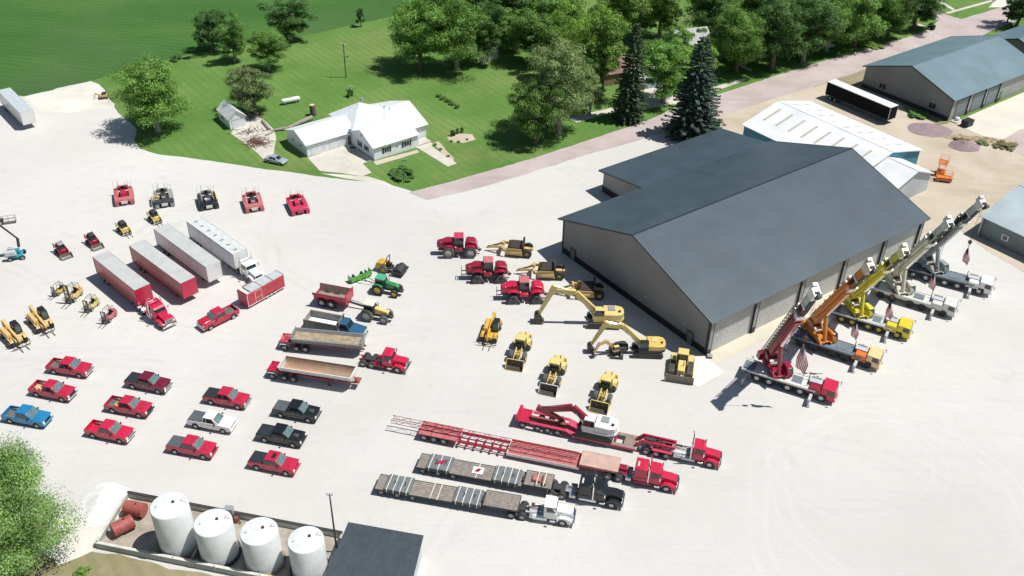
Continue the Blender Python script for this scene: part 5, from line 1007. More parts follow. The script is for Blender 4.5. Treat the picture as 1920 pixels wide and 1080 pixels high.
TREES=[
('leafy_tree','broad leafy tree standing alone where the lawn meets the white gravel',297,247,104,70,'mid','L',0),
('leafy_tree','tall dark tree at the field edge, left of its smaller twin',400,97,0,36,'dark','M',1),
('leafy_tree','smaller tree right beside the tall dark tree at the field edge',441,116,22,30,'mid','M',2),
('leafy_tree','round very dark tree rising against the crop field left of the light pole',545,78,-12,46,'dark','M',3),
('leafy_tree','mid green round-crowned tree below the very dark round tree',505,131,50,38,'mid','M',0),
('leafy_tree','greyish green loose tree right behind the small white gabled garage',478,214,106,46,'olive','M',1),
('leafy_tree','big tree at the left end of the woods, nearest the light pole',788,132,-30,58,'mid','L',1),
('leafy_tree','big thick-trunked tree, second from the left end of the woods',857,130,-45,55,'mid','L',2),
('leafy_tree','dark leafy tree beside the small grey shed in the woods, on its left',906,118,-20,42,'dark','M',2),
('leafy_tree','dark leafy tree overhanging the small grey shed from its right',1000,120,0,48,'mid','M',3),
('leafy_tree','leafy tree with lobed dark crown at the lawn corner next to the pink road',1003,270,124,52,'mid','M',1),
('tall_tree','tall olive tree with sparse crown and bent pale trunk beside the pink road',1047,250,62,72,'olive','L',0),
('leafy_tree','low light olive tree between the sparse tall tree and the dark spruce',1105,215,120,34,'olive','M',2),
('leafy_tree','bright green tree behind the tall sparse olive tree',1080,160,15,48,'light','L',2),
('leafy_tree','bright green tree touching the left side of the narrow dark spruce',1128,165,-10,42,'light','M',3),
('leafy_tree','leafy tree over the white garage, between the two spruces',1243,192,62,50,'mid','M',0),
('leafy_tree','yellow green tree in front of the white house in the woods',1300,160,60,30,'light','M',1),
('leafy_tree','large leafy tree right of the big blue spruce with a bright lower branch',1380,134,-15,48,'mid','L',1),
('leafy_tree','dark pale-trunked tree by the sidewalk right of the big blue spruce',1446,130,-30,48,'dark','M',3),
('leafy_tree','dark tree with a thick dark trunk right of the pale-trunked tree by the road',1505,116,-20,44,'dark','M',0),
('leafy_tree','leafy tree over the white parked car in the woods',1548,96,-40,48,'mid','M',2),
('leafy_tree','leafy tree along the pink road left of the last pair near the junction',1600,88,-45,46,'mid','M',1),
('leafy_tree','bushy tree by the pink road, second from the junction',1655,70,-45,46,'mid','L',2),
('leafy_tree','dark bushy tree at the corner of the pink road junction',1712,52,-40,42,'dark','M',3),
('leafy_tree','dark tree in the top right corner across the pink road',1905,50,-40,30,'dark','M',2),
('leafy_tree','thin young tree beside the dark tree in the top right corner',1888,42,-12,14,'dark','S',1),
('leafy_tree','dark crown filling the top edge behind the small grey shed',955,70,-60,50,'dark','M',1),
('leafy_tree','green crown at the top edge left of the narrow spruce',1050,75,-60,52,'mid','L',1),
('leafy_tree','bright crown at the top edge directly behind the narrow spruce',1150,85,-55,48,'light','M',0),
('leafy_tree','pale green crown at the top edge over the lawn gap in the woods',1235,75,-60,40,'light','M',2),
('leafy_tree','dark crown at the top edge above the big blue spruce',1322,78,-60,52,'dark','L',0),
('leafy_tree','dark crown at the top edge right of the big leafy tree',1430,70,-70,50,'dark','L',2),
('leafy_tree','dark crown at the top edge above the thick-trunked tree',1510,50,-70,46,'dark','M',1),
('leafy_tree','green crown at the top edge above the parked white car',1575,35,-80,46,'mid','M',3),
('leafy_tree','top-edge crown behind the bushy roadside trees',1660,20,-80,46,'dark','M',0),
('leafy_tree','dark tree at the top edge right behind the leftmost big trees of the woods',830,60,-70,44,'mid','M',2),
('leafy_tree','dark tree at the top edge between the big woodland trees and the shed',905,40,-80,44,'dark','M',3),
('leafy_tree','low dark understory tree between the grey shed and the bright green tree',1040,150,60,36,'dark','M',0),
('leafy_tree','low tree just left of the brown-roofed house in the woods',1090,190,95,34,'dark','M',3),
('leafy_tree','understory tree between the white garage and the white gable',1225,150,60,36,'mid','M',1),
('leafy_tree','understory tree behind the big blue spruce on its right side',1350,110,20,36,'mid','M',2),
('leafy_tree','low dark tree behind the pale-trunked roadside tree',1410,105,20,36,'dark','M',0),
('leafy_tree','low dark tree between the two thick roadside trunks',1475,100,15,34,'dark','M',1),
('leafy_tree','low dark tree left of the white parked car in the woods',1525,85,0,34,'dark','M',2),
('leafy_tree','low dark tree right of the grey-roofed house in the woods',1632,62,-20,32,'dark','M',3),
('leafy_tree','low tree behind the last bushy tree before the junction',1690,38,-40,34,'mid','M',0),
('leafy_tree','low tree in the gap behind the second big tree of the woods',875,85,10,34,'dark','M',1),
('leafy_tree','low tree in the gap right behind the grey shed',965,95,20,34,'mid','M',0),
('leafy_tree','low tree at the back of the lawn gap near the top edge',1190,70,-10,34,'light','M',3),
('leafy_tree','low tree in the back row right of the white two-storey house',1390,50,-40,40,'mid','M',2),
('leafy_tree','leaning tree in front of the pale gabled house in the woods',1268,128,38,26,'mid','M',3),
('leafy_tree','slim tree between the pale gabled house and the big blue spruce',1312,140,50,22,'mid','S',2),
('young_tree','small young tree alone on the lawn at the edge of the crop field',677,50,12,11,'dark','S',0),
]
for a in TREES:
    nm,lb,u,v,vt,hw,lc,sz,vr=a; tree(nm,lb,'tree',u,v,vt,hw,lc,sz,vr,group=None if nm!='leafy_tree' else 'leafy trees around the lawn and in the woods')
tree('spruce_tree','big blue-green spruce with branches to the ground beside the dark annex roof','tree',1296,254,60,49,'blue','L',0,'spruce',group='spruces')
tree('spruce_tree','narrow dark spruce in the middle of the woods left of the white garage','tree',1178,224,20,32,'needle','M',1,'spruce',group='spruces')
tree('leafy_tree','large fresh green tree filling the bottom left corner beside the lime pile','tree',38,1070,776,124,'fresh','F',0,hmax=17)
BUSH=[('rounded dark green shrub trimmed low on the front lawn of the white house',756,330,314,30,'dark'),
('low green bush at the field edge beside the lone tree',330,113,100,12,'dark'),
('bushy shrub between two roadside trees at the end of the woods',1628,82,52,26,'light'),
('dark conical evergreen shrub in the round flower bed on the lawn',849,254,238,7,'dark'),
('slim upright shrub in the flower bed, left of its taller twin',858,251,234,4,'mid'),('slim upright shrub in the flower bed, rightmost of the upright pair',866,249,233,4,'mid'),
('small round bush in the row on the lawn, topmost of five',823,181,174,6,'mid'),('second bush from the top of the row of five on the lawn',831,186,178,7,'dark'),('middle bush of the row of five on the lawn',840,191,184,6,'mid'),('fourth bush down the row of five on the lawn',848,196,189,7,'dark'),('lowest and darkest bush of the row of five on the lawn',857,202,194,7,'dark'),
('small low bush beside the top of the concrete garden walk',816,272,267,4,'mid'),('small bush halfway down the concrete garden walk',826,281,276,4,'mid'),('small bush near the lower end of the concrete garden walk',840,294,289,4,'mid'),
('tiny flower clump at the left edge of the round bed',846,266,262,4,'mid'),('tiny flower clump at the front edge of the round bed',860,267,263,4,'mid'),('tiny flower clump at the right edge of the round bed',876,262,258,4,'light'),
('weedy green shrub at the foot of the tank wall in the bottom grass',155,1075,1045,14,'light'),
('scrubby weeds growing on the soil ridge by the concrete apron, left part',1800,262,250,16,'dry'),('scrubby weeds at the middle of the soil ridge by the concrete apron',1840,268,257,15,'olive'),('scrubby weeds at the right end of the soil ridge by the lane',1885,276,264,20,'dry'),
('green weeds between the black trailer and the far metal building',1720,216,204,22,'mid'),
('bushy green growth beneath the tree line by the junction',1745,50,38,6,'dark')]
for i,(lb,u,v,vt,hw,lc) in enumerate(BUSH): tree('bush',lb,'bush',u,v,vt,hw,lc,'B',i%3,group='small bushes',h=min(hz(u,v,vt),hw*.055) if hw>12 else None)
# ---------------------------------------------------------------- metal buildings (local frame: a along the long side, b across)
O=(28.671,110.5128); TH=.63898
def loc(a,b): return (O[0]+math.cos(TH)*a-math.sin(TH)*b, O[1]+math.sin(TH)*a+math.cos(TH)*b)
ROOFC=ribbed('charcoal_ribbed_roof',(.052,.08,.103),.42,.62,'X',.5,lines=.17); ROOFB=ribbed('blue_grey_ribbed_roof',(.14,.22,.265),.4,1.3,'X',.5,lines=.07); ROOFW=ribbed('white_ribbed_roof',(.8,.82,.83),.45,1.0,'X',.4,lines=.03); ROOFG=ribbed('pale_steel_roof',(.42,.5,.53),.4,.9,'Y',.4,lines=.06)
WALLT=ribbed('taupe_ribbed_wall',(.34,.342,.34),.6,1.0,'X',.3,lines=.05); WALLY=ribbed('taupe_gable_wall_shade_tone',(.24,.248,.252),.6,1.0,'Y',.3,lines=.05); WAIN=mat('black_wainscot',(.012,.013,.015),rough=.5)  # same taupe wall twice: gable copy darker and bluer, shade put into its colour
TRIM=mat('dark_trim',(.03,.038,.045),rough=.45); DOORG=ribbed('grey_overhead_door',(.52,.52,.51),.6,1.6,'Z',.4,lines=.06)
def gable_roof(par,x0,x1,y0,y1,he,hr,m,ov=.6,th=.14,name='roof',oy=None):
    oy=oy or ov
    ym=(y0+y1)/2; sl=(hr-he)/((y1-y0)/2); za=he-ov*sl*0
    b=MB()
    for s,ye in ((-1,y0-oy),(1,y1+oy)):
        q=[(x0-ov,ye,he-.02),(x1+ov,ye,he-.02),(x1+ov,ym,hr),(x0-ov,ym,hr)]
        if s>0: q=[q[1],q[0],q[3],q[2]]
        b.slab(q,th,m)
    r=b.build(name,par,smooth=0)
    b=MB(); b.beam((x0-ov,ym,hr+th+.01),(x1+ov,ym,hr+th+.01),.3,.06,TRIM if m is ROOFC else m)
    for x in (x0-ov,x1+ov):
        b.beam((x,y0-oy,he+.04),(x,ym,hr+.06),.08,.26,TRIM); b.beam((x,y1+oy,he+.04),(x,ym,hr+.06),.08,.26,TRIM)
    b.build('roof_trim',r,smooth=0); return r
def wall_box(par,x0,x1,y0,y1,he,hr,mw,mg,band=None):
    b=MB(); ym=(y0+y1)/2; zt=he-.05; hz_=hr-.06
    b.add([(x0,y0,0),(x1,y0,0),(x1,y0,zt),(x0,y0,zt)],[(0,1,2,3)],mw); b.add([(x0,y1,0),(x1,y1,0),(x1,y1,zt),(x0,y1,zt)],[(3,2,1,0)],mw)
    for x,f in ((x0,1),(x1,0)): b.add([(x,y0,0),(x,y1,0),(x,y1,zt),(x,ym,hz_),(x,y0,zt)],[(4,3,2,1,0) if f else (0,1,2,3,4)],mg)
    w=b.build('walls',par,smooth=0)
    if band:
        b=MB(); h,m=band; b.box(x0-.04,x0-.01,y0-.04,y1+.04,0,h,m); b.box(x1+.01,x1+.04,y0-.04,y1+.04,0,h,m); b.box(x0,x1,y1+.01,y1+.04,0,h,m); b.build('wainscot',par,smooth=0)
    return w
X0,Y0=loc(0,0)
sheet('concrete_apron',[loc(-3.2,-2.6),loc(52.5,-2.8),loc(52.5,.2),loc(-.2,.2),loc(-.2,34),loc(-2.2,34.5),loc(-2.2,2)],mat('apron_buff',(.6,.56,.46),rough=.9,amt=.08,scale=.2,dirt=.2),.05,rag=False,world=True)
t=T('metal_building','largest metal building with charcoal ribbed roof and five grey overhead doors behind the cranes','building',(X0,Y0),TH)
L_,W_=51.28,33.85; he,hr=6.37,12.2
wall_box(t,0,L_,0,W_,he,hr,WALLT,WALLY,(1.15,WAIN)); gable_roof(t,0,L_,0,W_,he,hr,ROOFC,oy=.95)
b=MB()
for q in (.42,.55): b.beam((-.6,(W_/2)*q,he+(hr-he)*q+.17),(L_+.6,(W_/2)*q,he+(hr-he)*q+.17),.06,.02,mat('seam_grey',(.15,.19,.21)))
b.build('roof_seams',t.children[0] if False else t,smooth=0)
posts=[.35,9.9,20.3,30.6,40.8,50.9]
for i,a in enumerate(posts):
    b=MB(); b.box(a-.35,a+.35,-.42,-.02,1.1,he-.1,WALLT); b.box(a-.38,a+.38,-.46,-.02,0,1.1,WAIN); b.box(a-.42,a-.35,-.46,-.02,1.1,he-.1,TRIM); b.box(a+.35,a+.42,-.46,-.02,1.1,he-.1,TRIM); b.build('door_post',t,smooth=0)
for a,c in zip(posts[:-1],posts[1:]):
    b=MB(); b.box(a+.45,c-.45,-.1,-.03,.02,5.7,DOORG); 
    for k in range(1,7): b.box(a+.45,c-.45,-.105,-.1,k*.81,k*.81+.03,GREYP)
    d=b.build('overhead_door',t,smooth=0)
    n=6
    for k in range(n): x=a+1.1+(c-a-2.2)*(k+.5)/n; MB().box(x-.25,x+.25,-.125,-.106,2.58,2.76,mat('door_lites',(.62,.62,.58),rough=.3)).build('door_window',d,smooth=0)
for b0 in (3.2,31.0):
    o=MB().box(-.12,-.045,b0-.55,b0+.55,.02,2.15,mat('walk_door_grey',(.16,.17,.17),rough=.6)).build('walk_door',t,smooth=0)
    b=MB(); b.box(-.15,-.05,b0-.66,b0-.55,0,2.26,TRIM); b.box(-.15,-.05,b0+.55,b0+.66,0,2.26,TRIM); b.box(-.15,-.05,b0-.55,b0+.55,2.15,2.26,TRIM); b.build('door_frame',o,smooth=0)
b=MB(); b.box(-.12,-.01,-.12,.05,1.1,he,TRIM); b.box(-.12,-.01,W_-.05,W_+.12,1.1,he,TRIM); b.box(L_+.01,L_+.12,-.12,.05,0,he,TRIM); b.build('corner_trim',t,smooth=0)
for b0 in (4.6,13,22,29.5): MB().box(-.22,-.05,b0-.12,b0+.12,2.9,3.1,OFFW).build('wall_lamp',t)
t=T('metal_annex','lower charcoal-roofed annex attached behind the largest metal building','building',(X0,Y0),TH)
b=MB(); a0,a1,b0,b1=19.6,51.1,33.95,46.4; z0,z1=6.05,4.35
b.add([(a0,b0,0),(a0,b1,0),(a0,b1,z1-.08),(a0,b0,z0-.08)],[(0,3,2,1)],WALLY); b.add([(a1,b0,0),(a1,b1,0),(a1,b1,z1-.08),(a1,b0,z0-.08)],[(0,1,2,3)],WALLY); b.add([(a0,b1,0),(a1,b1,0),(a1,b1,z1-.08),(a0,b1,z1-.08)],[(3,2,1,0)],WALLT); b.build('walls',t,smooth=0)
b=MB(); b.box(a0-.04,a0-.01,b0,b1+.04,0,1.3,WAIN); b.box(a0,a1,b1+.01,b1+.04,0,1.1,WAIN); b.build('wainscot',t,smooth=0)
b=MB(); b.slab([(a1+.6,b1+.7,z1-.1),(a0-.7,b1+.7,z1-.1),(a0-.7,b0+.3,z0),(a1+.6,b0+.3,z0)],.14,ROOFC); r=b.build('roof',t,smooth=0)
b=MB(); b.beam((a0-.7,b1+.7,z1-.02),(a0-.7,b0+.3,z0+.08),.08,.28,TRIM); b.beam((a0-.7,b1+.7,z1-.02),(a1+.6,b1+.7,z1-.02),.08,.26,TRIM); b.build('roof_trim',r,smooth=0)
# white-roofed shed with skylights
BLUEW=ribbed('blue_ribbed_wall',(.05,.24,.33),.6,1.2,'Y',.3); GREYW=ribbed('pale_ribbed_wall',(.5,.55,.58),.6,1.2,'X',.3,lines=.05)
t=T('metal_building','long white-roofed shed with blue walls and rows of skylights behind the largest building','building',loc(0,0),TH)
def gab_b(par,a0,a1,b0,b1,he,hr,mr,mw,mw2=None,ov=.4,th=.12):   # ridge along b
    am=(a0+a1)/2; b=MB()
    b.add([(a0,b0,0),(a0,b1,0),(a0,b1,he-.05),(a0,b0,he-.05)],[(0,3,2,1)],mw); b.add([(a1,b0,0),(a1,b1,0),(a1,b1,he-.05),(a1,b0,he-.05)],[(0,1,2,3)],mw)
    for y,f in ((b0,0),(b1,1)): b.add([(a0,y,0),(a1,y,0),(a1,y,he-.05),(am,y,hr-.06),(a0,y,he-.05)],[(4,3,2,1,0) if f else (0,1,2,3,4)],mw2 or mw)
    b.build('walls',par,smooth=0); b=MB()
    q=[(a0-ov,b1+ov,he),(a0-ov,b0-ov,he),(am,b0-ov,hr),(am,b1+ov,hr)]; b.slab(q,th,mr); q=[(a1+ov,b0-ov,he),(a1+ov,b1+ov,he),(am,b1+ov,hr),(am,b0-ov,hr)]; b.slab(q,th,mr)
    r=b.build('roof',par,smooth=0); b=MB(); b.beam((am,b0-ov,hr+th+.02),(am,b1+ov,hr+th+.02),.25,.05,mr)
    for y in (b0-ov,b1+ov):
        b.beam((a0-ov,y,he+.03),(am,y,hr+.05),.06,.2,mr); b.beam((a1+ov,y,he+.03),(am,y,hr+.05),.06,.2,mr)
    b.build('roof_trim',r,smooth=0); return r
ROOFW2=ribbed('white_shed_roof',(.78,.8,.81),.45,1.0,'Y',.4,lines=.03)
r=gab_b(t,57.4,78.0,18.4,46.0,4.0,6.6,ROOFW2,BLUEW)
SKY=mat('yellowed_skylight',(.5,.47,.4),rough=.4); am=67.7
for i in range(8):
    y=21+i*3.25
    MB().slab([(60.8,y+.55,lerp((57,0,4.0),(am,0,6.6),(60.8-57)/(am-57))[2]+.14),(60.8,y,lerp((57,0,4.0),(am,0,6.6),(60.8-57)/(am-57))[2]+.14),(65.6,y,lerp((57,0,4.0),(am,0,6.6),(65.6-57)/(am-57))[2]+.14),(65.6,y+.55,lerp((57,0,4.0),(am,0,6.6),(65.6-57)/(am-57))[2]+.14)],.03,SKY).build('skylight',r,smooth=0)
    for aa,ab in ((69.8,71.6),(73.6,75.4)):
        z=lambda q:6.6-(q-am)*2.6/(78.4-am)+.14
        MB().slab([(ab,y,z(ab)),(ab,y+.5,z(ab)),(aa,y+.5,z(aa)),(aa,y,z(aa))],.03,LGREY).build('skylight',r,smooth=0)
t=T('metal_building','short lower white-roofed shed with pale grey walls beside the orange lift','building',loc(0,0),TH)
r=gab_b(t,60.8,71.8,11.6,18.2,3.7,5.9,ROOFW2,GREYW)
for a in (62.8,63.4): MB().box(a,a+.4,11.54,11.585,.6,1.6,DKM).build('wall_vent',t)
# right edge building
t=T('metal_building','pale steel roofed building with green-grey wall and one small window at the right edge','building',loc(0,0),TH)
GW=ribbed('green_grey_wall',(.17,.21,.22),.6,1.2,'Y',.3,lines=.06)
r=gab_b(t,65.0,86,-36,-3.4,3.7,6.6,ROOFG,GW,ov=.35)
o=MB().box(64.9,64.96,-8.9,-7.7,1.3,2.4,WHITE).build('window_frame',t,smooth=0); MB().box(64.86,64.9,-8.7,-7.9,1.45,2.25,GLS).build('window_glass',o,smooth=0)
b=MB(); b.box(64.6,64.9,-3.9,-3.6,0,3.7,GREYP); b.build('downpipe',t)
# far building, top right
fx,fy=95.11,194.65
t=T('metal_building','metal building with blue-grey roof, taupe gable wall and three doors beside the pink road','building',(fx,fy),.6429)
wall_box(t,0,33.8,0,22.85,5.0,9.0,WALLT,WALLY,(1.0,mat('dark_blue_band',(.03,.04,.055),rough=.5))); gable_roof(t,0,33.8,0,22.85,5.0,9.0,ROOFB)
for i,a in enumerate((1.9,8.2,14.0)):
    b=MB(); b.box(a,a+4.5,-.12,-.04,.1,4.2,mat('slate_door',(.17,.21,.25),rough=.5)); [b.box(a,a+4.5,-.13,-.12,k*.8,k*.8+.03,GREYP) for k in range(1,5)]; b.build('overhead_door',t,smooth=0)
    b=MB(); b.box(a+4.5,a+5.1,-.3,-.04,0,4.9,WALLT); b.box(a+4.45,a+4.5,-.35,-.04,0,4.9,TRIM); b.box(a+4.5,a+5.15,-.34,-.04,0,.9,TRIM); b.build('door_post',t,smooth=0)
for y in (4.4,17.5):
    o=MB().box(-.12,-.05,y-.75,y+.75,1.5,2.6,BLK).build('window',t,smooth=0); MB().box(-.15,-.12,y-.04,y+.04,1.5,2.6,WALLY).build('window_bar',o,smooth=0)
MB().box(19.9,20.8,-.14,-.04,.1,2.3,GREEN).build('walk_door',t,smooth=0)
MB().box(-.12,.0,-.12,0,1,5,TRIM).build('corner_trim',t,smooth=0)
t=T('metal_building','rear blue-grey roofed building stepping up behind the first one at the right edge','building',(fx,fy),.6429)
wall_box(t,40.2,72,.5,18,4.6,7.7,WALLT,WALLY); gable_roof(t,40.4,72,.5,18,4.6,7.7,ROOFB,ov=.5)
# ---------------------------------------------------------------- white house
HT=R(38.68); hx,hy=g(577,294.8)
SID=ribbed('white_lap_siding',(.8,.84,.88),.6,2.6,'Z',.3,lines=.03,amt=.02); HR=ribbed('white_metal_roof',(.74,.78,.81),.45,.9,'X',.4,lines=.03)
t=T('house','long white house with bright metal roof, two garage doors and shuttered windows on the lawn','house',(hx,hy),HT)
def hb(a0,a1,b0,b1,he,hr,name,ov=.35):
    ym=(b0+b1)/2; b=MB()
    b.add([(a0,b0,0),(a1,b0,0),(a1,b0,he),(a0,b0,he)],[(0,1,2,3)],SID); b.add([(a0,b1,0),(a1,b1,0),(a1,b1,he),(a0,b1,he)],[(3,2,1,0)],SID)
    for x,f in ((a0,1),(a1,0)): b.add([(x,b0,0),(x,b1,0),(x,b1,he),(x,ym,hr-.04),(x,b0,he)],[(4,3,2,1,0) if f else (0,1,2,3,4)],SID)
    w=b.build(name,t,smooth=0); b=MB()
    for s,ye in ((-1,b0-ov),(1,b1+ov)):
        q=[(a0-ov,ye,he),(a1+ov,ye,he),(a1+ov,ym,hr),(a0-ov,ym,hr)]
        if s>0: q=[q[1],q[0],q[3],q[2]]
        b.slab(q,.1,HR)
    b.build('roof',t,smooth=0); return w
hb(0,11.0,0,8.5,2.6,4.3,'garage_wing'); hb(10.0,20.2,-9.05,-.1,2.75,4.9,'front_wing')
b=MB(); b.box(14.2,24.2,-6.3,7.4,0,2.88,SID); b.build('main_walls',t,smooth=0); b=MB(); b.box(10.8,14.1,.1,9.3,0,2.88,SID); b.build('centre_walls',t,smooth=0)
A_=(15.2,4.8,6.1); M1=(18.6,.4,5.6); M2=(24.6,.4,5.6); E1=(24.6,-6.7,2.9); E2=(24.6,7.8,2.9); F0=(14.3,-6.7,2.9); L1=(10.4,9.7,2.9); L2=(10.4,-.3,2.9); B2=(17.0,9.7,2.9)
b=MB()
for q in ([F0,E1,M2,M1],[L2,F0,M1,A_],[L1,L2,A_],[B2,L1,A_],[E2,B2,A_,M1,M2]): b.slab(q,.1,HR)
b.add([(24.2,-6.3,2.88),(24.2,7.4,2.88),(24.2,.4,5.55)],[(0,1,2)],SID); b.build('main_roof',t,smooth=0)
GD=mat('garage_door_white',(.75,.78,.8),rough=.5)
for a in (.9,5.0):
    b=MB(); b.box(a,a+3.3,-.06,-.02,.06,2.2,GD); [b.box(a,a+3.3,-.07,-.06,k*.54,k*.54+.02,GREYP) for k in range(1,4)]; b.build('garage_door',t,smooth=0)
def hwin(x,y,ax,w=1.3,h=1.1,z=1.0,sh=True,name='window'):
    b=MB(); q=MB()
    if ax=='y': 
        o=MB().box(x-w/2,x+w/2,y-.05,y-.02,z,z+h,WHITE).build(name,t,smooth=0); MB().box(x-w/2+.08,x-.03,y-.06,y-.05,z+.08,z+h-.08,GLS).box(x+.03,x+w/2-.08,y-.06,y-.05,z+.08,z+h-.08,GLS).build('pane',o,smooth=0)
        if sh:
            for s in (-1,1): MB().box(x+s*(w/2+.22)-.2,x+s*(w/2+.22)+.2,y-.06,y-.02,z-.05,z+h+.05,mat('dark_green_shutter',(.02,.035,.03))).build('shutter',t,smooth=0)
    else:
        o=MB().box(x-.05,x-.02,y-w/2,y+w/2,z,z+h,WHITE).build(name,t,smooth=0); MB().box(x-.06,x-.05,y-w/2+.08,y+w/2-.08,z+.08,z+h-.08,GLS).build('pane',o,smooth=0)
        if sh:
            for s in (-1,1): MB().box(x-.06,x-.02,y+s*(w/2+.2)-.17,y+s*(w/2+.2)+.17,z-.05,z+h+.05,BLK).build('shutter',t,smooth=0)
hwin(12.9,-9.05,'y',1.2); hwin(17.6,-9.05,'y',1.4); hwin(15.3,-9.05,'y',.5,.5,1.4,False)
hwin(10,-3.6,'x',.9); hwin(10,-6.2,'x',.9); hwin(0,2.6,'x',.9,.5,1.3,False); hwin(0,5.8,'x',.9,.5,1.3,False); hwin(9.55,0,'y',.8,1.9,.1,False,'walk_door')
MB().box(9.94,9.98,-4.85,-4.3,3.5,4.1,GREYP).build('gable_vent',t,smooth=0)
b=MB(); b.box(20.3,23.6,-9.0,-6.5,0,.35,CONC); b.box(20.4,20.6,-8.9,-8.7,.35,2.75,WHITE); b.build('porch',t,smooth=0)
hwin(21.6,-6.3,'y',.9,2.0,.2,False,'front_door')
b=MB(); b.cyl((16.2,5.6,5.9),(16.2,5.6,6.6),.3,GREYP,n=12); b.build('chimney_cap',t)
b=MB(); b.cyl((18.5,.4,5.6),(18.5,.4,6.2),.09,GREYP); b.build('vent_pipe',t); b=MB(); b.cyl((19.2,-.4,5.4),(19.2,-.4,6.0),.09,GREYP); b.build('vent_pipe',t)
b=MB(); b.beam((9.9,-.3,2.2),(9.9,-.3,3.2),.06,.06,GREYP); b.cyl((9.8,-.35,3.2),(9.6,-.5,3.35),.35,GREYP,r1=.38,n=14); b.build('satellite_dish',t)
def small_house(name,label,cat,a,b,w,d,he,hr,th,wall,roof,door=None,ridge='a'):
    t=T(name,label,cat,a,th); m=MB()
    m.add([(0,0,0),(w,0,0),(w,0,he),(0,0,he)],[(0,1,2,3)],wall); m.add([(0,d,0),(w,d,0),(w,d,he),(0,d,he)],[(3,2,1,0)],wall)
    for x,f in ((0,1),(w,0)): m.add([(x,0,0),(x,d,0),(x,d,he),(x,d/2,hr),(x,0,he)],[(4,3,2,1,0) if f else (0,1,2,3,4)],wall)
    m.build('walls',t,smooth=0); m=MB(); ov=.25
    for s,ye in ((-1,-ov),(1,d+ov)):
        q=[(-ov,ye,he-.02),(w+ov,ye,he-.02),(w+ov,d/2,hr+.05),(-ov,d/2,hr+.05)]
        if s>0: q=[q[1],q[0],q[3],q[2]]
        m.slab(q,.08,roof)
    m.build('roof',t,smooth=0)
    return t
SHG=mat('grey_shingles',(.56,.58,.59),rough=.85,amt=.15,scale=1.2,dirt=.15); SHB=mat('brown_shingles',(.25,.16,.13),rough=.9,amt=.2); SHW=P('white_siding',(.8,.83,.86),rough=.6,coat=0)
# little garage: gable faces the patio
ga=g(432.5,243.5); gb=g(462,236); th=math.atan2(gb[1]-ga[1],gb[0]-ga[0]); wd=math.dist(ga,gb)
t=T('garage','small white gabled garage with grey shingle roof beside the patio','garage',ga,th); D=6.2
m=MB(); he,hr=2.3,3.9
for y,f in ((0,0),(D,1)): m.add([(0,y,0),(wd,y,0),(wd,y,he),(wd/2,y,hr),(0,y,he)],[(4,3,2,1,0) if f else (0,1,2,3,4)],SHW)
m.add([(0,0,0),(0,D,0),(0,D,he),(0,0,he)],[(0,3,2,1)],SHW); m.add([(wd,0,0),(wd,D,0),(wd,D,he),(wd,0,he)],[(0,1,2,3)],SHW); m.build('walls',t,smooth=0)
m=MB(); m.slab([(-.25,D+.25,he-.1),(-.25,-.25,he-.1),(wd/2,-.25,hr),(wd/2,D+.25,hr)],.1,SHG); m.slab([(wd+.25,-.25,he-.1),(wd+.25,D+.25,he-.1),(wd/2,D+.25,hr),(wd/2,-.25,hr)],.1,SHG); m.build('roof',t,smooth=0)
MB().box(.5,wd-.5,-.06,-.02,.05,1.95,GD).build('garage_door',t,smooth=0); MB().box(.45,wd-.45,-.08,-.03,1.97,2.05,GREYP).build('door_trim',t,smooth=0); MB().box(-.05,-.02,3.5,4.2,1.0,1.8,BLK).build('window',t,smooth=0)
small_house('shed','small weathered blue-grey shed half hidden under the woods','shed',g(934,112),0,3.4,5.2,2.3,3.6,R(108),mat('weathered_white_wall',(.5,.53,.55),rough=.8,dirt=.3),mat('blue_grey_shingle',(.2,.25,.28),rough=.7,amt=.2))
t=small_house('garage','white garage with arched door trim and driveway between the spruces','garage',g(1195,170),0,7,6,2.6,4.2,R(25),mat('pale_stucco',(.6,.62,.62),rough=.8),SHG)
b=MB(); b.box(2.6,5.4,-.06,-.02,.02,2.2,mat('pale_blue_door',(.35,.5,.55),rough=.5)); b.build('garage_door',t,smooth=0)
b=MB(); 
for i in range(12): a_,c_=PI*i/12,PI*(i+1)/12; b.beam((4-1.7*math.cos(a_),-.08,.9+1.5*math.sin(a_)),(4-1.7*math.cos(c_),-.08,.9+1.5*math.sin(c_)),.08,.18,WHITE)
b.build('arch_trim',t)
small_house('house','brown-roofed house glimpsed behind the spruce and the sparse tall tree','house',g(1118,165),0,11,8,2.8,4.8,R(25),mat('brown_siding',(.3,.2,.16),rough=.8),SHB)
small_house('house','white two-storey house showing its gable between trees left of the big blue spruce','house',g(1270,116),0,9,7,4.0,6.8,R(20),SHW,mat('pale_roofing',(.4,.42,.43),rough=.7))
small_house('house','white house half hidden by the dark trees right of the big leafy tree','house',g(1425,85),0,10,8,3,5,R(30),SHW,SHG)
small_house('house','grey-roofed house in deep shade of the right part of the woods','house',g(1618,52),0,11,8,3,5,R(36),SHW,SHG)
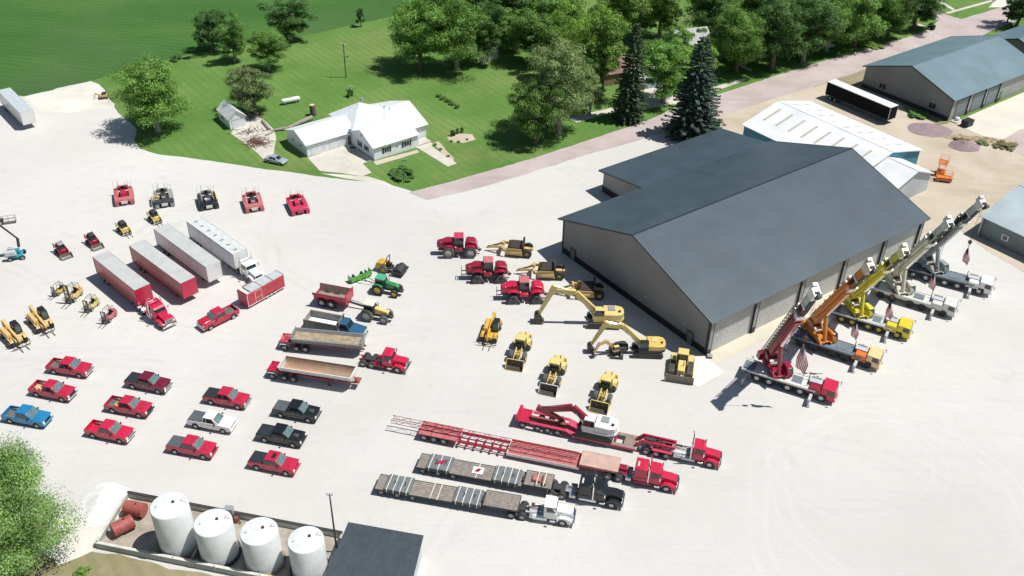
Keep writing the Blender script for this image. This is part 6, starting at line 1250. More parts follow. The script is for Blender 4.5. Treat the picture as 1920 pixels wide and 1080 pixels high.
# ---------------------------------------------------------------- garden things
def prop_tank():
    a,b=g(527,193,.5),g(563,186,.5); a=Vector((*a,.75)); b=Vector((*b,.75)); mid=(a+b)/2; d=(b-a); L2=d.length/2; th=math.atan2(d.y,d.x)
    t=T('propane_tank','white horizontal propane tank lying on the lawn above the felled tree','propane tank',(mid.x,mid.y),th); r=.55
    prof=[(.001,-L2)]+[(r*math.sin(PI/2*i/5),-L2+r*(1-math.cos(PI/2*i/5))) for i in range(1,6)]+[(r*math.cos(PI/2*i/5),L2-r*(1-math.sin(PI/2*i/5))) for i in range(0,5)]+[(.001,L2)]
    MB().lathe(prof,WHITE,20,(0,0,.8),'x').build('tank',t,smooth=60)
    b=MB(); b.cyl((0,0,1.3),(0,0,1.5),.2,GREYP,n=12); b.build('valve_dome',t); MB().box(-L2*.6,-L2*.5,-.3,.3,0,.4,CONC).build('saddle',t); MB().box(L2*.5,L2*.6,-.3,.3,0,.4,CONC).build('saddle',t)
prop_tank()
t=T('light_pole','wooden pole with white crossarm standing on the lawn above the house','pole',g(649,145)); WP=mat('pole_wood',(.2,.17,.14),rough=.9)
MB().cyl((0,0,0),(0,0,8.2),.16,WP,r1=.12,n=10).build('pole',t); MB().beam((-.9,.5,8.1),(.9,-.5,8.1),.12,.14,WHITE).build('crossarm',t); MB().beam((0,0,5.0),(.7,0,5.1),.1,.1,WP).build('bracket',t); MB().cyl((.7,0,4.95),(.7,0,5.15),.2,DKM,n=12).build('lamp',t)
t=T('utility_pole','thin dark pole with small top fittings beside the dark flat roof at the bottom edge','pole',g(632,1035))
MB().cyl((0,0,0),(0,0,9.5),.13,DKM,r1=.08,n=8).build('pole',t); MB().beam((-.3,0,9.4),(.3,0,9.4),.07,.07,ALU).build('crossarm',t); b=MB(); [b.cyl((x,0,9.4),(x,0,9.7),.06,ALU) for x in (-.3,0,.3)]; b.build('fittings',t)
t=T('tree_stump','tall cut tree stump with pale sawn top behind the house roof','stump',g(588,216)); MB().cyl((0,0,0),(-.1,0,2.4),.72,BARK,r1=.62,n=14).build('trunk',t); MB().cyl((-.1,0,2.4),(-.1,0,2.43),.6,mat('sawn_wood',(.6,.45,.28),rough=.9),n=14).build('sawn_top',t)
def log(label,pts,r0,r1):
    P_=[(*g(u,v,z),z) for u,v,z in pts]; c=P_[0]; t=T('felled_log',label,'log',(c[0],c[1]),group='felled logs')
    b=MB(); n=len(P_)-1
    for i in range(n): b.cyl(tuple(P_[i][k]-(c[k] if k<2 else 0) for k in range(3)),tuple(P_[i+1][k]-(c[k] if k<2 else 0) for k in range(3)),r0+(r1-r0)*i/n,BARKP,r1=r0+(r1-r0)*(i+1)/n,n=9)
    b.build('log',t)
log('longest felled log with pale cut end, behind the garage roof by the stump',[(585,220,.5),(563,229,.5),(540,240,.4),(512,244,.3)],.5,.25)
log('forked thin felled branch reaching over the patio below the longest log',[(512,246,.25),(502,252,.2),(497,253,.2)],.22,.12)
log('short dark felled log lying along the patio edge',[(492,226,.3),(505,242,.3)],.35,.3)
rs=random.Random(4)
for lab,cu,cv,n,rad,dk in (('brown heap of cut branches at the lower end of the patio',480,268,90,2.4,1),('scattered grey branches across the middle of the patio',470,248,36,3.4,0),('small pile of twigs at the top of the patio beside the loose tree',478,216,30,1.6,0)):
    x,y=g(cu,cv); t=T('branch_pile',lab,'branch pile',(x,y),group='cut branches on the patio'); b=MB()
    for i in range(n):
        a=rs.uniform(0,2*PI); q=rs.uniform(0,rad); z=rs.uniform(.08,.7 if dk else .25)*(1-q/rad*.7); px,py=q*math.cos(a)*1.3,q*math.sin(a); an=rs.uniform(0,PI); l=rs.uniform(.5,1.6)
        b.cyl((px-l*math.cos(an),py-l*math.sin(an),max(.06,z-.1)),(px+l*math.cos(an),py+l*math.sin(an),z+.1),rs.uniform(.03,.08),mat('dead_twigs',(.2,.11,.08),rough=.95) if dk else BARK,r1=.02,n=4)
    b.build('branches',t)
t=T('sedan_car','pale silver blue sedan parked on the grass below the patio','car',pose((503,303),(531,309),-1.3,-.8,.3))
c=P('silver_blue',(.42,.5,.55),metal=.3); b=MB(); b.prism([(-2.2,.35)]+arch(-1.3,.3,.36)+arch(1.35,.3,.36)+[(2.2,.35),(2.25,.6),(1.9,.8),(.9,.9),(-1.6,.95),(-2.25,.85)],-.88,.88,c); b.build('body',t,bevel=.08,seg=3)
cabin(t,c,-1.5,.95,.8,-.85,.25,.62,.9,1.4,glass=GLS,side_split=(.1,.5,.88),tall=(.08,.94)); wheels(t,(-1.3,1.35),.78,.31,.22)
for s in (-1,1): MB().box(2.15,2.25,s*.65-.15,s*.65+.15,.58,.75,LAMP).build('headlight',t); MB().box(-2.27,-2.2,s*.65-.15,s*.65+.15,.6,.78,TAIL).build('tail_light',t)
def woodcar(lab,A,B,c,cat='car'):
    t=T('parked_car',lab,cat,pose(A,B,-1.4,-.85,.3)); b=MB(); b.prism([(-2.3,.35)]+arch(-1.4,.32,.38)+arch(1.4,.32,.38)+[(2.3,.35),(2.3,.85),(1.1,1.0),(-2.3,1.05)],-.92,.92,c); b.build('body',t,bevel=.08); cabin(t,c,-2.1,1.15,.86,-1.8,.35,.7,1.0,1.65); wheels(t,(-1.4,1.4),.82,.34,.24)
    for s in (-1,1): MB().box(2.24,2.33,s*.7-.15,s*.7+.15,.6,.8,LAMP).build('headlight',t)
woodcar('white car glimpsed under the sparse tall tree near the pink road',(1062,212),(1085,205),WHITE); woodcar('white vehicle parked in the shade under the trees at the right part of the woods',(1545,92),(1562,88),WHITE)
def box_thing(name,lab,cat,u,v,w,d,h,m,th=R(36),lid=None,z=0):
    t=T(name,lab,cat,g(u,v),th,z=z); MB().box(-w/2,w/2,-d/2,d/2,.1,h,m,t=(-.05,-.05,-.05,-.05)).build('body',t,bevel=.04); MB().box(-w/2-.08,w/2+.08,-d/2-.08,d/2+.08,h,h+.08,lid or m).build('lid',t,bevel=.02)
    b=MB(); [b.box(sx*(w/2-.2)-.08,sx*(w/2-.2)+.08,-d/2+.1,d/2-.1,0,.1,DKM) for sx in (-1,1)]; b.build('skids',t); return t
box_thing('dumpster','dark navy dumpster on the corner of the concrete apron by the far building','dumpster',1812,236,2.2,1.6,1.4,mat('dumpster_navy',(.02,.03,.045),rough=.6),lid=BLK)
box_thing('dumpster','green dumpster beside the foot of the big blue spruce','dumpster',1336,240,1.8,2.2,1.8,mat('dumpster_green',(.02,.13,.07),rough=.6),lid=mat('dumpster_green_lid',(.03,.17,.09)))
box_thing('trash_bin','dark bin standing at the road junction corner by the trees','bin',1748,56,.9,.9,1.2,BLK)
def mound(name,lab,cat,u,v,rx,ry,h,m,seed=0,kind=None,th=0):
    n=26; vs=[]; fs=[]
    for i in range(n+1):
        for j in range(36):
            r=i/n; a=2*PI*j/36; e=1+.14*noise.noise(Vector((math.cos(a)*1.5,math.sin(a)*1.5,seed))); x,y=rx*r*e*math.cos(a),ry*r*e*math.sin(a)
            z=h*((1-r)**1.0*(1.15 if r>.1 else 1.04)-.0)*(1+.25*noise.noise(Vector((x*.8,y*.8,seed)))) if r<1 else -.05
            vs.append((x,y,max(-.05,min(z,h*1.05))))
    for i in range(n):
        for j in range(36): k=(j+1)%36; fs.append((i*36+j,(i+1)*36+j,(i+1)*36+k,i*36+k))
    b=MB(); b.add(vs,fs,m); o=b.build(name,None,(*g(u,v),.05),smooth=70,rz=th); 
    tag(o,lab,cat)
PURP=mat('purple_gravel',(.3,.22,.235),rough=.95,amt=.15,scale=2,bump=.8,bscale=8)
mound('gravel_pile','steeper round purple gravel pile on the dirt yard','gravel pile',1808,275,3.3,2.6,1.3,PURP,2)
mound('gravel_pile','low spread-out purple gravel pile next to the far building corner','gravel pile',1742,244,5.0,3.6,.5,PURP,5)
mound('lime_pile','bright white crushed lime pile outside the tank enclosure','gravel pile',193,946,3.3,3.6,.9,mat('white_crushed_lime',(.72,.71,.68),rough=.95,amt=.1,bump=.6,bscale=6),8)
mound('soil_ridge','brown weedy soil ridge along the edge of the concrete apron','soil ridge',1835,262,8.5,1.5,.7,mat('clumpy_soil',(.36,.28,.19),rough=1,amt=.5,scale=1.2,dirt=.7,dcol=(.42,.38,.2),bump=1,bscale=4),11,th=R(-8))
# planter with boulder, orange lift and bits by the sheds
t=T('stone_planter','pale stone planter with a white boulder at the far building corner','planter',g(1794,228),R(36)); MB().box(-1.3,1.3,-.8,.8,0,.3,CONC).build('curb',t,bevel=.08); b=MB(); b.lathe([(.001,0),(.5,.05),(.6,.4),(.4,.75),(.001,.9)],SHW,9,(0,.1,.25),'z'); b.build('boulder',t,smooth=80)
def scissor(lab,u,v,th,h,w,l,m):
    t=T('scissor_lift',lab,'scissor lift',g(u,v),th); MB().box(-l/2,l/2,-w/2,w/2,.35,.75,m).build('base',t,bevel=.04); wheels(t,(-l/2+.35,l/2-.35),w/2-.1,.28,.2); b=MB()
    for s in (-1,1):
        for k in range(3): z0=.75+k*(h-.9)/3; z1=.75+(k+1)*(h-.9)/3; b.beam((-l*.4,s*w*.35,z0),(l*.4,s*w*.35,z1),.06,.1,m); b.beam((l*.4,s*w*.35,z0),(-l*.4,s*w*.35,z1),.06,.1,m)
    b.build('scissor_arms',t); b=MB(); b.box(-l/2,l/2,-w/2,w/2,h-.12,h,m)
    for z in (h+.5,h+1.0): b.path([(-l/2,-w/2,z),(l/2,-w/2,z),(l/2,w/2,z),(-l/2,w/2,z),(-l/2,-w/2,z)],.03,m)
    for x in (-l/2,0,l/2): b.path([(x,-w/2,h),(x,-w/2,h+1)],.03,m); b.path([(x,w/2,h),(x,w/2,h+1)],.03,m)
    b.build('platform',t)
scissor('tall raised orange scissor lift beside the short white-roofed shed',1763,326,R(60),2.6,1.6,2.2,ORAN); scissor('low folded orange scissor lift in front of the raised one on the dirt',1768,339,R(-14),.95,1.5,2.9,ORAN)
t=T('engine_block','small dark red machine part lying next to the raised orange lift','machine part',g(1743,329),.3); MB().box(-.6,.6,-.4,.4,.1,.8,CRIM,t=(.1,.2,.05,.1)).cyl((-.7,0,.5),(.8,0,.5),.25,RUSTR).build('block',t,bevel=.05)
t=T('compact_excavator','tiny tan machine parked at the ragged edge of the white gravel by the field','compact machine',g(194,184),R(200)); MB().box(-.9,.9,-.6,.6,.3,.9,TAN,t=(.1,.2,.05,.05)).build('body',t,bevel=.06); [track(t,0,s*.65,2.0,.45,.3,DKM) for s in (-1,1)]; MB().beam((.6,0,.8),(1.5,0,1.3),.2,.25,TAN).beam((1.5,0,1.3),(1.8,0,.4),.18,.2,TAN).build('boom',t); ops(t,-.7,.1,.4,.9,1.6,WHITE,over=.05)
t=T('barbecue_grill','dark barbecue grill standing in the shade beside the house driveway','grill',g(662,284)); MB().box(-.6,.6,-.3,.3,.7,1.05,BLK,t=(.05,.05,.05,.05)).build('lid',t,bevel=.08); b=MB(); [b.box(x-.03,x+.03,y-.03,y+.03,0,.7,GREYP) for x in (-.5,.5) for y in (-.25,.25)]; b.box(.6,1.0,-.25,.25,.7,.74,GREYP); b.build('stand',t)
t=T('mailbox_post','thin dark post at the front lawn edge below the trimmed shrub','post',g(757,345)); MB().cyl((0,0,0),(0,0,1.9),.06,DKM).build('post',t); MB().box(-.25,.25,-.12,.12,1.9,2.15,DKM).build('mailbox',t,bevel=.04)
t=T('lawn_sign','small white sign panel on two legs on the front lawn above the shrub','sign',g(758,306)); MB().box(-.55,.55,-.03,.03,.35,.9,WHITE).build('panel',t); b=MB(); b.cyl((-.4,0,0),(-.4,0,.35),.02,DKM); b.cyl((.4,0,0),(.4,0,.35),.02,DKM); b.build('legs',t)
t=T('clothesline_post','white T-shaped clothesline post amid dark vines behind the house','post',g(659,180)); MB().cyl((0,0,0),(0,0,2.3),.08,WHITE).build('post',t); MB().beam((-.7,.2,2.3),(.7,-.2,2.3),.1,.1,WHITE).build('crossarm',t)
tree('climbing_vine','dark climbing vine clump around the white T-shaped post','plant',656,181,160,8,'dark','B',1)
t=T('marker_post','yellow-green marker post on the grass corner at the top right junction','post',g(1793,31)); MB().cyl((0,0,0),(0,0,1.5),.12,P('lime_paint',(.5,.65,.1))).build('post',t); MB().cyl((0,0,1.5),(0,0,1.6),.15,WHITE).build('cap',t)
t=T('utility_box','square dark utility box on the pale slab at the front corner of the largest building','utility box',g(1330,670)); MB().box(-.35,.35,-.35,.35,0,.35,DKM).build('box',t,bevel=.03); MB().box(-.4,.4,-.4,.4,.35,.4,GREYP).build('lid',t,bevel=.02)
sheet('concrete_pad',[loc(-6.2,-4.8),loc(-.5,-4.6),loc(-.3,-.3),loc(-3.3,1.2),loc(-6.0,.4)],mat('new_concrete',(.7,.69,.66),rough=.9,amt=.05),.055,rag=False,world=True)
# ---------------------------------------------------------------- tank enclosure
c0=g(183,1026); c1=g(241.7,931.7); c2=g(643,1008); c3=g(600,1110)
CW=mat('enclosure_concrete',(.42,.43,.4),rough=.9,amt=.15,scale=1,dirt=.3); pts=[c0,c1,c2,c3]
sheet('enclosure_floor',pts,mat('stained_floor',(.4,.36,.3),rough=.9,amt=.25,scale=.5,dirt=.5,dcol=(.2,.17,.14)),.06,rag=False,world=True)
t=T('tank_enclosure','low concrete containment wall around the four white tanks and two red tanks','wall',c0)
b=MB()
for a,c_ in ((c0,c1),(c1,c2),(c2,c3),(c3,c0)):
    b.beam((a[0]-c0[0],a[1]-c0[1],.4),(c_[0]-c0[0],c_[1]-c0[1],.4),.28,.8 if a is not c1 else .84,CW)
b.build('wall',t,smooth=0)
b=MB()
for a,c_ in ((c0,c1),(c1,c2),(c3,c0)): b.beam((a[0]-c0[0],a[1]-c0[1],.88),(c_[0]-c0[0],c_[1]-c0[1],.88),.36,.1,mat('wall_cap',(.6,.6,.55),rough=.8,dirt=.2) if a is not c1 else DKM)
b.build('cap',t,smooth=0)
d0=g(362,1052); d1=g(383,1010); MB().beam((d0[0]-c0[0],d0[1]-c0[1],.35),(d1[0]-c0[0],d1[1]-c0[1],.35),.2,.7,CW).build('divider',t,smooth=0)
TW=mat('tank_white',(.72,.75,.76),rough=.5,amt=.06,dirt=.3,dcol=(.5,.44,.34),scale=.7); RING=mat('rusty_ring',(.3,.2,.1),rough=.9,amt=.3,dirt=.4)
for i,(bu,bv,tu,tv,rp,lb) in enumerate(((337,1022,320,946,31,'tallest white storage tank, leftmost of the four in the enclosure'),(413,1038,406,978,32,'white storage tank second from the left, next to the dark pump on the wall'),(497,1054,490,994,32,'white storage tank second from the right, beside the concrete wall gap'),(582,1069,574,1010,31,'white storage tank nearest the dark flat roof, cut by the bottom edge'))):
    x,y=g(bu,bv); H=hz(bu,bv,tv); r=rp*math.sqrt(x*x+y*y+CAMH**2)/F
    t=T('storage_tank',lb,'storage tank',(x,y),group='upright white storage tanks')
    MB().lathe([(r,.25),(r,H-.25),(r*.97,H-.15),(r*.5,H+.02),(.001,H+.1)],TW,40,(0,0,0),'z').build('shell',t,smooth=40)
    MB().lathe([(r+.3,.05),(r+.3,.3),(r-.02,.3)],RING if i%2==0 else DKM,36,(0,0,0),'z').build('base_ring',t,smooth=30)
    b=MB()
    for z in (H*.33,H*.66): b.lathe([(r+.004,z),(r+.014,z+.02),(r+.004,z+.04)],TW,40,(0,0,0),'z')
    b.build('weld_seams',t)
    MB().cyl((.4,.3,H),(.4,.3,H+.25),.16,DKM).build('hatch',t); MB().cyl((-r*.6,-.4,H-.1),(-r*.6,-.4,H+.3),.06,OFFW).build('vent_pipe',t); MB().path([(r*.6,.6,H-.1),(r*.6,.6,H+.35),(r*.9,.6,H+.35)],.05,OFFW).build('fill_pipe',t)
    b=MB(); b.cyl((.2,-r-.45,.1),(.2,-r-.45,1.3),.05,OFFW); b.cyl((.2,-r-.45,.4),(.2,-r+.1,.4),.07,OFFW); b.build('drain_pipe',t)
for cu,cv,th,lb in ((254,957,R(-12),'upper of the two horizontal red tanks in the enclosure corner'),(231,989,R(42),'lower horizontal red tank with rust-marked end, set at an angle')):
    x,y=g(cu,cv,.7); t=T('red_tank',lb,'fuel tank',(x,y),th,group='horizontal red fuel tanks'); r=.85; l=1.2; RT=P('oxide_red',(.36,.07,.06),rough=.6,coat=0,dirt=.3)
    MB().lathe([(.001,-l-.1),(r*.7,-l-.06),(r,-l),(r,l),(r*.7,l+.06),(.001,l+.1)],RT,28,(0,0,r+.15),'x').build('shell',t,smooth=40)
    [MB().box(x_-.12,x_+.12,-.6,.6,0,.3,DKM).build('saddle',t) for x_ in (-.7,.7)]; b=MB(); b.cyl((.3,0,2*r+.1),(.3,0,2*r+.35),.08,DKM); b.build('filler_cap',t)
t=T('pump','dark grey pump unit with pipes on the rear enclosure wall','pump',g(433,972)); b=MB(); b.box(-.5,.5,-.35,.35,.6,1.9,GREYP); b.box(-.3,.6,-.7,-.35,.3,1.0,DKM); b.build('housing',t,bevel=.05); b=MB(); b.path([(.3,-.3,.5),(1.2,-.7,.5),(1.4,-.9,.2)],.08,DKM); b.path([(-.3,-.4,.9),(-.9,-1.2,.3)],.07,OFFW); b.cyl((.9,-.6,.3),(.9,-.6,.9),.25,RUSTR); b.build('pipes',t)
for i,(a,c_,lb) in enumerate((((211,1014),(232,1006),'pale plank lying in the lower corner of the tank enclosure'),((237,985),(254,979),'thin pale pipe lying on the floor between red tank and tallest tank'))):
    A=g(*a); C=g(*c_); t=T('plank',lb,'plank',A); MB().beam((0,0,.12),(C[0]-A[0],C[1]-A[1],.16),.16,.06,mat('pale_plank',(.55,.48,.36),rough=.9)).build('board',t)
q=[g(653.3,980,3.4),g(794.3,1005,3.4),g(770,1104,3.0),g(606,1092,3.0)]
t=T('lean_to_building','small building with flat dark metal roof cut by the bottom edge','building',q[3]); o=q[3]
rf=mat('dark_flat_roof',(.05,.065,.08),rough=.5,amt=.12,scale=.6,dirt=.12,dcol=(.2,.22,.24)); P3=[(p[0]-o[0],p[1]-o[1]) for p in q]; zz=[3.4,3.4,3.0,3.0]
MB().slab([(P3[3][0],P3[3][1],zz[3]),(P3[2][0],P3[2][1],zz[2]),(P3[1][0],P3[1][1],zz[1]),(P3[0][0],P3[0][1],zz[0])],.12,rf).build('roof',t,smooth=0)
cx=sum(p[0] for p in P3)/4; cy=sum(p[1] for p in P3)/4; w=[(cx+(p[0]-cx)*.93,cy+(p[1]-cy)*.93) for p in P3]
b=MB(); n=4
for i in range(4): a,c_=w[i],w[(i+1)%4]; b.add([(a[0],a[1],0),(c_[0],c_[1],0),(c_[0],c_[1],zz[(i+1)%4]-.02),(a[0],a[1],zz[i]-.02)],[(0,1,2,3)],GREYW)
b.build('walls',t,smooth=0)
b=MB(); 
for i in range(1,14): f=i/14; a=lerp((P3[3][0],P3[3][1],zz[3]+.135),(P3[2][0],P3[2][1],zz[2]+.135),f); c_=lerp((P3[0][0],P3[0][1],zz[0]+.135),(P3[1][0],P3[1][1],zz[1]+.135),f); b.beam(a,c_,.05,.03,rf)
b.build('roof_ribs',t,smooth=0)
# ---------------------------------------------------------------- vehicles, left half
pickup('red crew-cab pickup with ribbed grey open bed, topmost of the leftmost pickups',(100.3,698.4),(150.8,706.3),RED,bed='liner')
p=pickup('red extended-cab pickup with tan junk in its bed, above the blue pickup',(67.7,741),(112.6,749.9),RED,cab='ext',bed='liner',grille=BLK)
pickup('bright blue pickup with dark bumpers, half behind the big green tree top',(18.1,790.7),(68.3,799.5),P('bright_blue',(.01,.2,.42)),bed='liner',bumper=TEAL,grille=BLK)
pickup('dark maroon crew-cab pickup with black bed cover',(247.7,726),(306.1,737.4),MAROON)
pe=pickup('red extended-cab pickup with a yellow coil in its open bed',(210.2,771.4),(259,780.5),RED,cab='ext',bed='liner',grille=BLK,bumper=DKM)
pickup('bright red crew-cab pickup with empty red bed, lowest in the second column',(173.3,818),(228.7,829.8),BRED,bed='red')
pickup('red crew-cab pickup with black bed cover directly above the white pickup',(394.7,755.5),(444.4,764.5),RED)
pickup('white extended-cab pickup with grey bed cover',(366.1,800.2),(414.7,809.2),WHITE,cab='ext',cvr=CVRG,grille=WHITE,bumper=WHITE)
pickup('red crew-cab pickup with worn grey bed cover below the white pickup',(327.2,848.4),(380.7,858.2),RED,cvr=CVRG,grille=BLK,bumper=RED)
pickup('black pickup with grey bed cover, topmost of the rightmost column',(525.5,779.8),(576,789.1),BLACKP,cvr=CVRG,grille=CHR,bumper=BLACKP,scoop=True)
pickup('black pickup with black bed cover, between the other black pickup and a red one',(495.4,826.1),(548.8,836.2),BLACKP,scoop=True,grille=BLK,bumper=BLACKP)
pickup('red pickup with black bed cover and open sunroof, lowest of the rightmost column',(480.8,878.2),(536.2,889.3),RED,sunroof=True,grille=RED,bumper=RED)
pickup('red crew-cab pickup with dark open bed towing the enclosed trailer',(438.3,594.4),(394.8,615.9),RED,bed='liner',yh=1.0,group=None)
def in_bed(pk,name,lab,cat,fn,x=-2.0,z=.72):
    th=pk.rotation_euler[2]; L0=pk.location; t=T(name,lab,cat,(L0[0]+math.cos(th)*x,L0[1]+math.sin(th)*x),th,z=z); fn(t)
def coil(t):
    b=MB()
    for k in range(4): b.lathe([(.3,k*.07),(.45,k*.07+.03),(.3,k*.07+.07)],P('hose_yellow',(.75,.55,.15),rough=.6),24,(0,.0,0),'z')
    b.build('coil',t)
in_bed(pe,'hose_coil','yellow coil of hose lying in the bed of a red pickup','hose',coil,x=-1.6)
def junk(t):
    rs=random.Random(2); b=MB(); b.box(-.8,.6,-.7,.6,.0,.12,TAN)
    for i in range(7): x,y=rs.uniform(-.5,.8),rs.uniform(-.6,.6); b.box(x-.15,x+.2,y-.12,y+.12,.12,.3+.1*(i%3),[WHITE,RUSTR,TAN][i%3])
    b.build('pile',t)
in_bed(p,'scrap_load','tan sheet and small white and red scraps in a red pickup bed','scrap',junk)
tr=cargo_trailer()
# box trailers
WS=mat('trailer_roof_grey',(.5,.52,.51),rough=.6,amt=.08,dirt=.3,scale=.5,dcol=(.38,.38,.36)); TRED=P('trailer_side_red',(.38,.014,.035),rough=.45); WSIDE=P('trailer_side_white',(.66,.64,.68),rough=.45)
box_trailer('red box trailer with grey roof coupled to the red semi tractor',(173.2,481.8),(251,543.8),13.2,TRED,WS,TRED,front=BRED,seams=0,rubrail=PINK)
box_trailer('uncoupled red box trailer with faded pale lettering on its long side',(241.7,460.7),(337,530.8),15.5,TRED,WS,TRED,front=BRED,script=True,rubrail=DKM)
box_trailer('uncoupled white box trailer with white front between red trailer and panelled trailer',(287.9,429.3),(387.3,502.6),16.2,WSIDE,WS,GREYP,front=WHITE,seams=3,rubrail=DKM)
box_trailer('white panelled trailer with a row of dark roof vents coupled to the white semi',(349.7,415.4),(434.5,476.3),14.3,WSIDE,mat('trailer_roof_pale',(.62,.65,.64),rough=.5,dirt=.2),DKDECK,front=WHITE,seams=4,vents=7,skirt=ALU)
_a=g(18.7,164,4); _b=g(61.2,205.5,4)
box_trailer('pale blue-grey box trailer parked alone at the left edge of the sand',(18.7,164),(61.2,205.5),math.dist(_a,_b),WSIDE,mat('trailer_roof_blue_grey',(.5,.56,.6),rough=.5,dirt=.2),GREYP,z=4.0,ya=1.3,front=WHITE,seams=3)
box_trailer('black-sided box trailer with white roof beside the far metal building',(1551.8,152.8),(1671,202.3),math.dist(g(1551.8,152.8,4.1),g(1671,202.3,4.1)),P('trailer_black',(.008,.009,.011),dirt=0,coat=0,rough=.7,spec=.1,amt=0),mat('trailer_roof_white',(.75,.76,.76),rough=.5),WHITE,front=None,seams=0,rubrail=DKM)
tractor('red semi tractor with raised roof sleeper coupled to the nearest red box trailer',(258.3,578),(297.5,608.8),-6.2,BRED,sleeper=1.2,axles=2,frame=ALU,wb=4.9,group=None,fend=ALU)
tractor('white semi tractor with wide dark visor coupled to the panelled trailer',(437.7,503),(459.2,519.3),-5.0,WHITE,sleeper=.7,axles=2,frame=ALU,wb=3.7,group=None,vent=False)
# crawlers
crawler('rust pink crawler with bright red engine box, leftmost machine of the back row',(233,364),(236,398),PINK,PINK,0)
crawler('yellow and grey crawler with round cream tank, second from the left in the back row',(307,368),(312,401),DKM,GREYP,1)
crawler('black crawler with cream side beam in the middle of the back row',(388,372),(397,405),BLACKP,DKM,2)
crawler('faded pink crawler with dark open pit, second from the right in the back row',(472,376),(483,412),PINK,PINK,3)
crawler('magenta red crawler, rightmost machine of the back row',(554,381),(571,416),MROSE,MROSE,4)
# skid steers
skid_steer('yellow skid steer with pallet forks behind the white box trailer, lower left of its twin',(229,431),(249,449),CREAM,'forks',dark=True,group='skid steers'); skid_steer('yellow skid steer standing behind the nose of the panelled white trailer, nearest the crawlers',(287,410),(303,425),CREAM,'forks',dark=True,group='skid steers')
skid_steer('red skid steer with bucket and pale roof, nearest the boom lift',(113,471),(130,488),CRIM,'bucket',group='skid steers'); skid_steer('red skid steer with bucket and dark open cab, upper right of its twin',(171,454),(188,470),CRIM,'bucket',dark=True,group='skid steers')
forklift('smallest forklift, yellow with orange seat, leftmost of the four',(112,550),(101,557),P('fork_yellow',(.6,.42,.08)),s=.85,mast=2.1)
forklift('tan forklift with a tall raised mast, largest of the four',(140,560),(126,573),TAN,s=1.15,mast=3.0)
forklift('yellow and green forklift with wire cage roof and long forks',(173,578),(158,592),P('fork_pale_yellow',(.6,.52,.2)),s=1.0)
forklift('rusty red forklift nearest the red semi trailer',(206,599),(193,612),PINK,s=1.0)
telehandler('tan telehandler with dark glass cab, upper right one of the pair',(78,610),(98,632),xa=0); telehandler('tan telehandler cut by the left edge, lower left one of the pair',(28,637),(50,659),xa=0,forkw=1.15)
boom_lift()
# ---------------------------------------------------------------- middle
roller(); dump_cart(); box_scraper(); dump_truck()
farm_tractor('green tractor with yellow wheels pulling the green box scraper',(708,544),(745,551.5),GREEN,P('wheel_yellow',(.75,.6,.05)),P('cab_green',(.08,.42,.24)),r=(.95,.68))
farm_tractor('cream tractor with dusty wheels hitched to the red dump cart',(687,592.5),(724,600),CREAM,LGREY,mat('cab_cream',(.8,.75,.58),rough=.5),r=(1.0,.72))
side_dump('side dump trailer with grey ribbed tub full of dry soil behind the red tractor',(544.3,634.3),(687.5,648),10.4,1)
side_dump('uncoupled side dump trailer with smooth rounded tub and a little orange sand',(521,688.5),(678.4,712.8),10.6,0)
tractor('red day-cab tractor with twin rear axles coupled to the ribbed side dump trailer',(696.5,685.6),(747,694.7),-3.9,BRED,axles=2,frame=CRIM,wb=3.9,group='road tractors on the gravel yard',stack=False,rear_over=.7,tank=CRIM)
art_tractor('dark red four-wheel articulated tractor, topmost of the three',(881.9,475.7),(840.9,475.7),False)
art_tractor('dark red articulated tractor on triangular tracks with a black front bracket, middle of the three',(938,531),(892,531.5),True,weights=True)
art_tractor('dark red articulated tractor on triangular tracks with plain nose, lowest of the three',(1006,569.5),(959.5,570),True,col=BRED)
for lab,A,B in (('tan pull scraper hitched to the four-wheel articulated tractor',(987.5,477.8),(901,469.7)),('tan pull scraper hitched to the middle articulated tractor',(1048.4,519.4),(966,515)),('tan pull scraper in the building shade hitched to the lowest tracked tractor',(1123.4,556),(1038,553))):
    scraper(lab,A,B,7.2)
# excavators
def exc_loc(u,v,z,th): x,y=g(u,v,z); return (x,y,th)
ty=R(-1.5)
ex1=excavator('larger cream excavator with its bucket resting on the gravel',None,None,R(180),1.12,CREAM,CREAM,0,(5.0,1.05,.6),ya=1.65,loc=exc_loc(1131,606,0,ty),boompts=[(1.0,2.1),(4.6,5.6),(8.0,6.1),(9.9,1.7)],nameg='yellow excavators',bucket=1.1)
ex2=excavator('smaller cream excavator with glassy cab and curved boom above the mini excavator',None,None,R(180),.95,CREAM,CREAM,0,(4.4,.95,.6),ya=1.4,loc=exc_loc(1213,662,0,ty),boompts=[(1.0,1.9),(4.0,4.9),(6.6,5.0),(8.3,1.5)],nameg='yellow excavators',bucket=1.0,hood=P('exc_gold',(.7,.5,.14)),cabc=BLK,rearbox=False)
ex3=excavator('dark and cream mini excavator parked under the boom of the smaller excavator',None,None,R(200),.62,DKM,TAN,0,(2.4,.5,.4),ya=.95,loc=exc_loc(1156,661,0,R(-95)),boompts=[(.6,1.1),(1.9,2.6),(3.0,2.2),(3.7,.9)],bucket=.8,hood=DKM,cabc=CREAM,rearbox=False,house_w=.9)
MB().box(1.5,1.65,-.95,.95,.02,.4,DKM).build('dozer_blade',ex3)
wheel_loader('cream wheel loader with wide black bucket, leftmost of three',(985,640),(962,698),CREAM); wheel_loader('cream wheel loader with straight bucket edge, middle of three',(1050,684),(1026,741),OFFW); wheel_loader('cream wheel loader with black bucket nearest the lowboy truck, lowest of three',(1145,715),(1121,774),CREAM)
dozer((1279,676),(1271,737))
telehandler('yellow telehandler with forks parked left of the wheel loaders',(921,628),(907,668),GOLD,xa=0,grp=None,forkw=1.3)
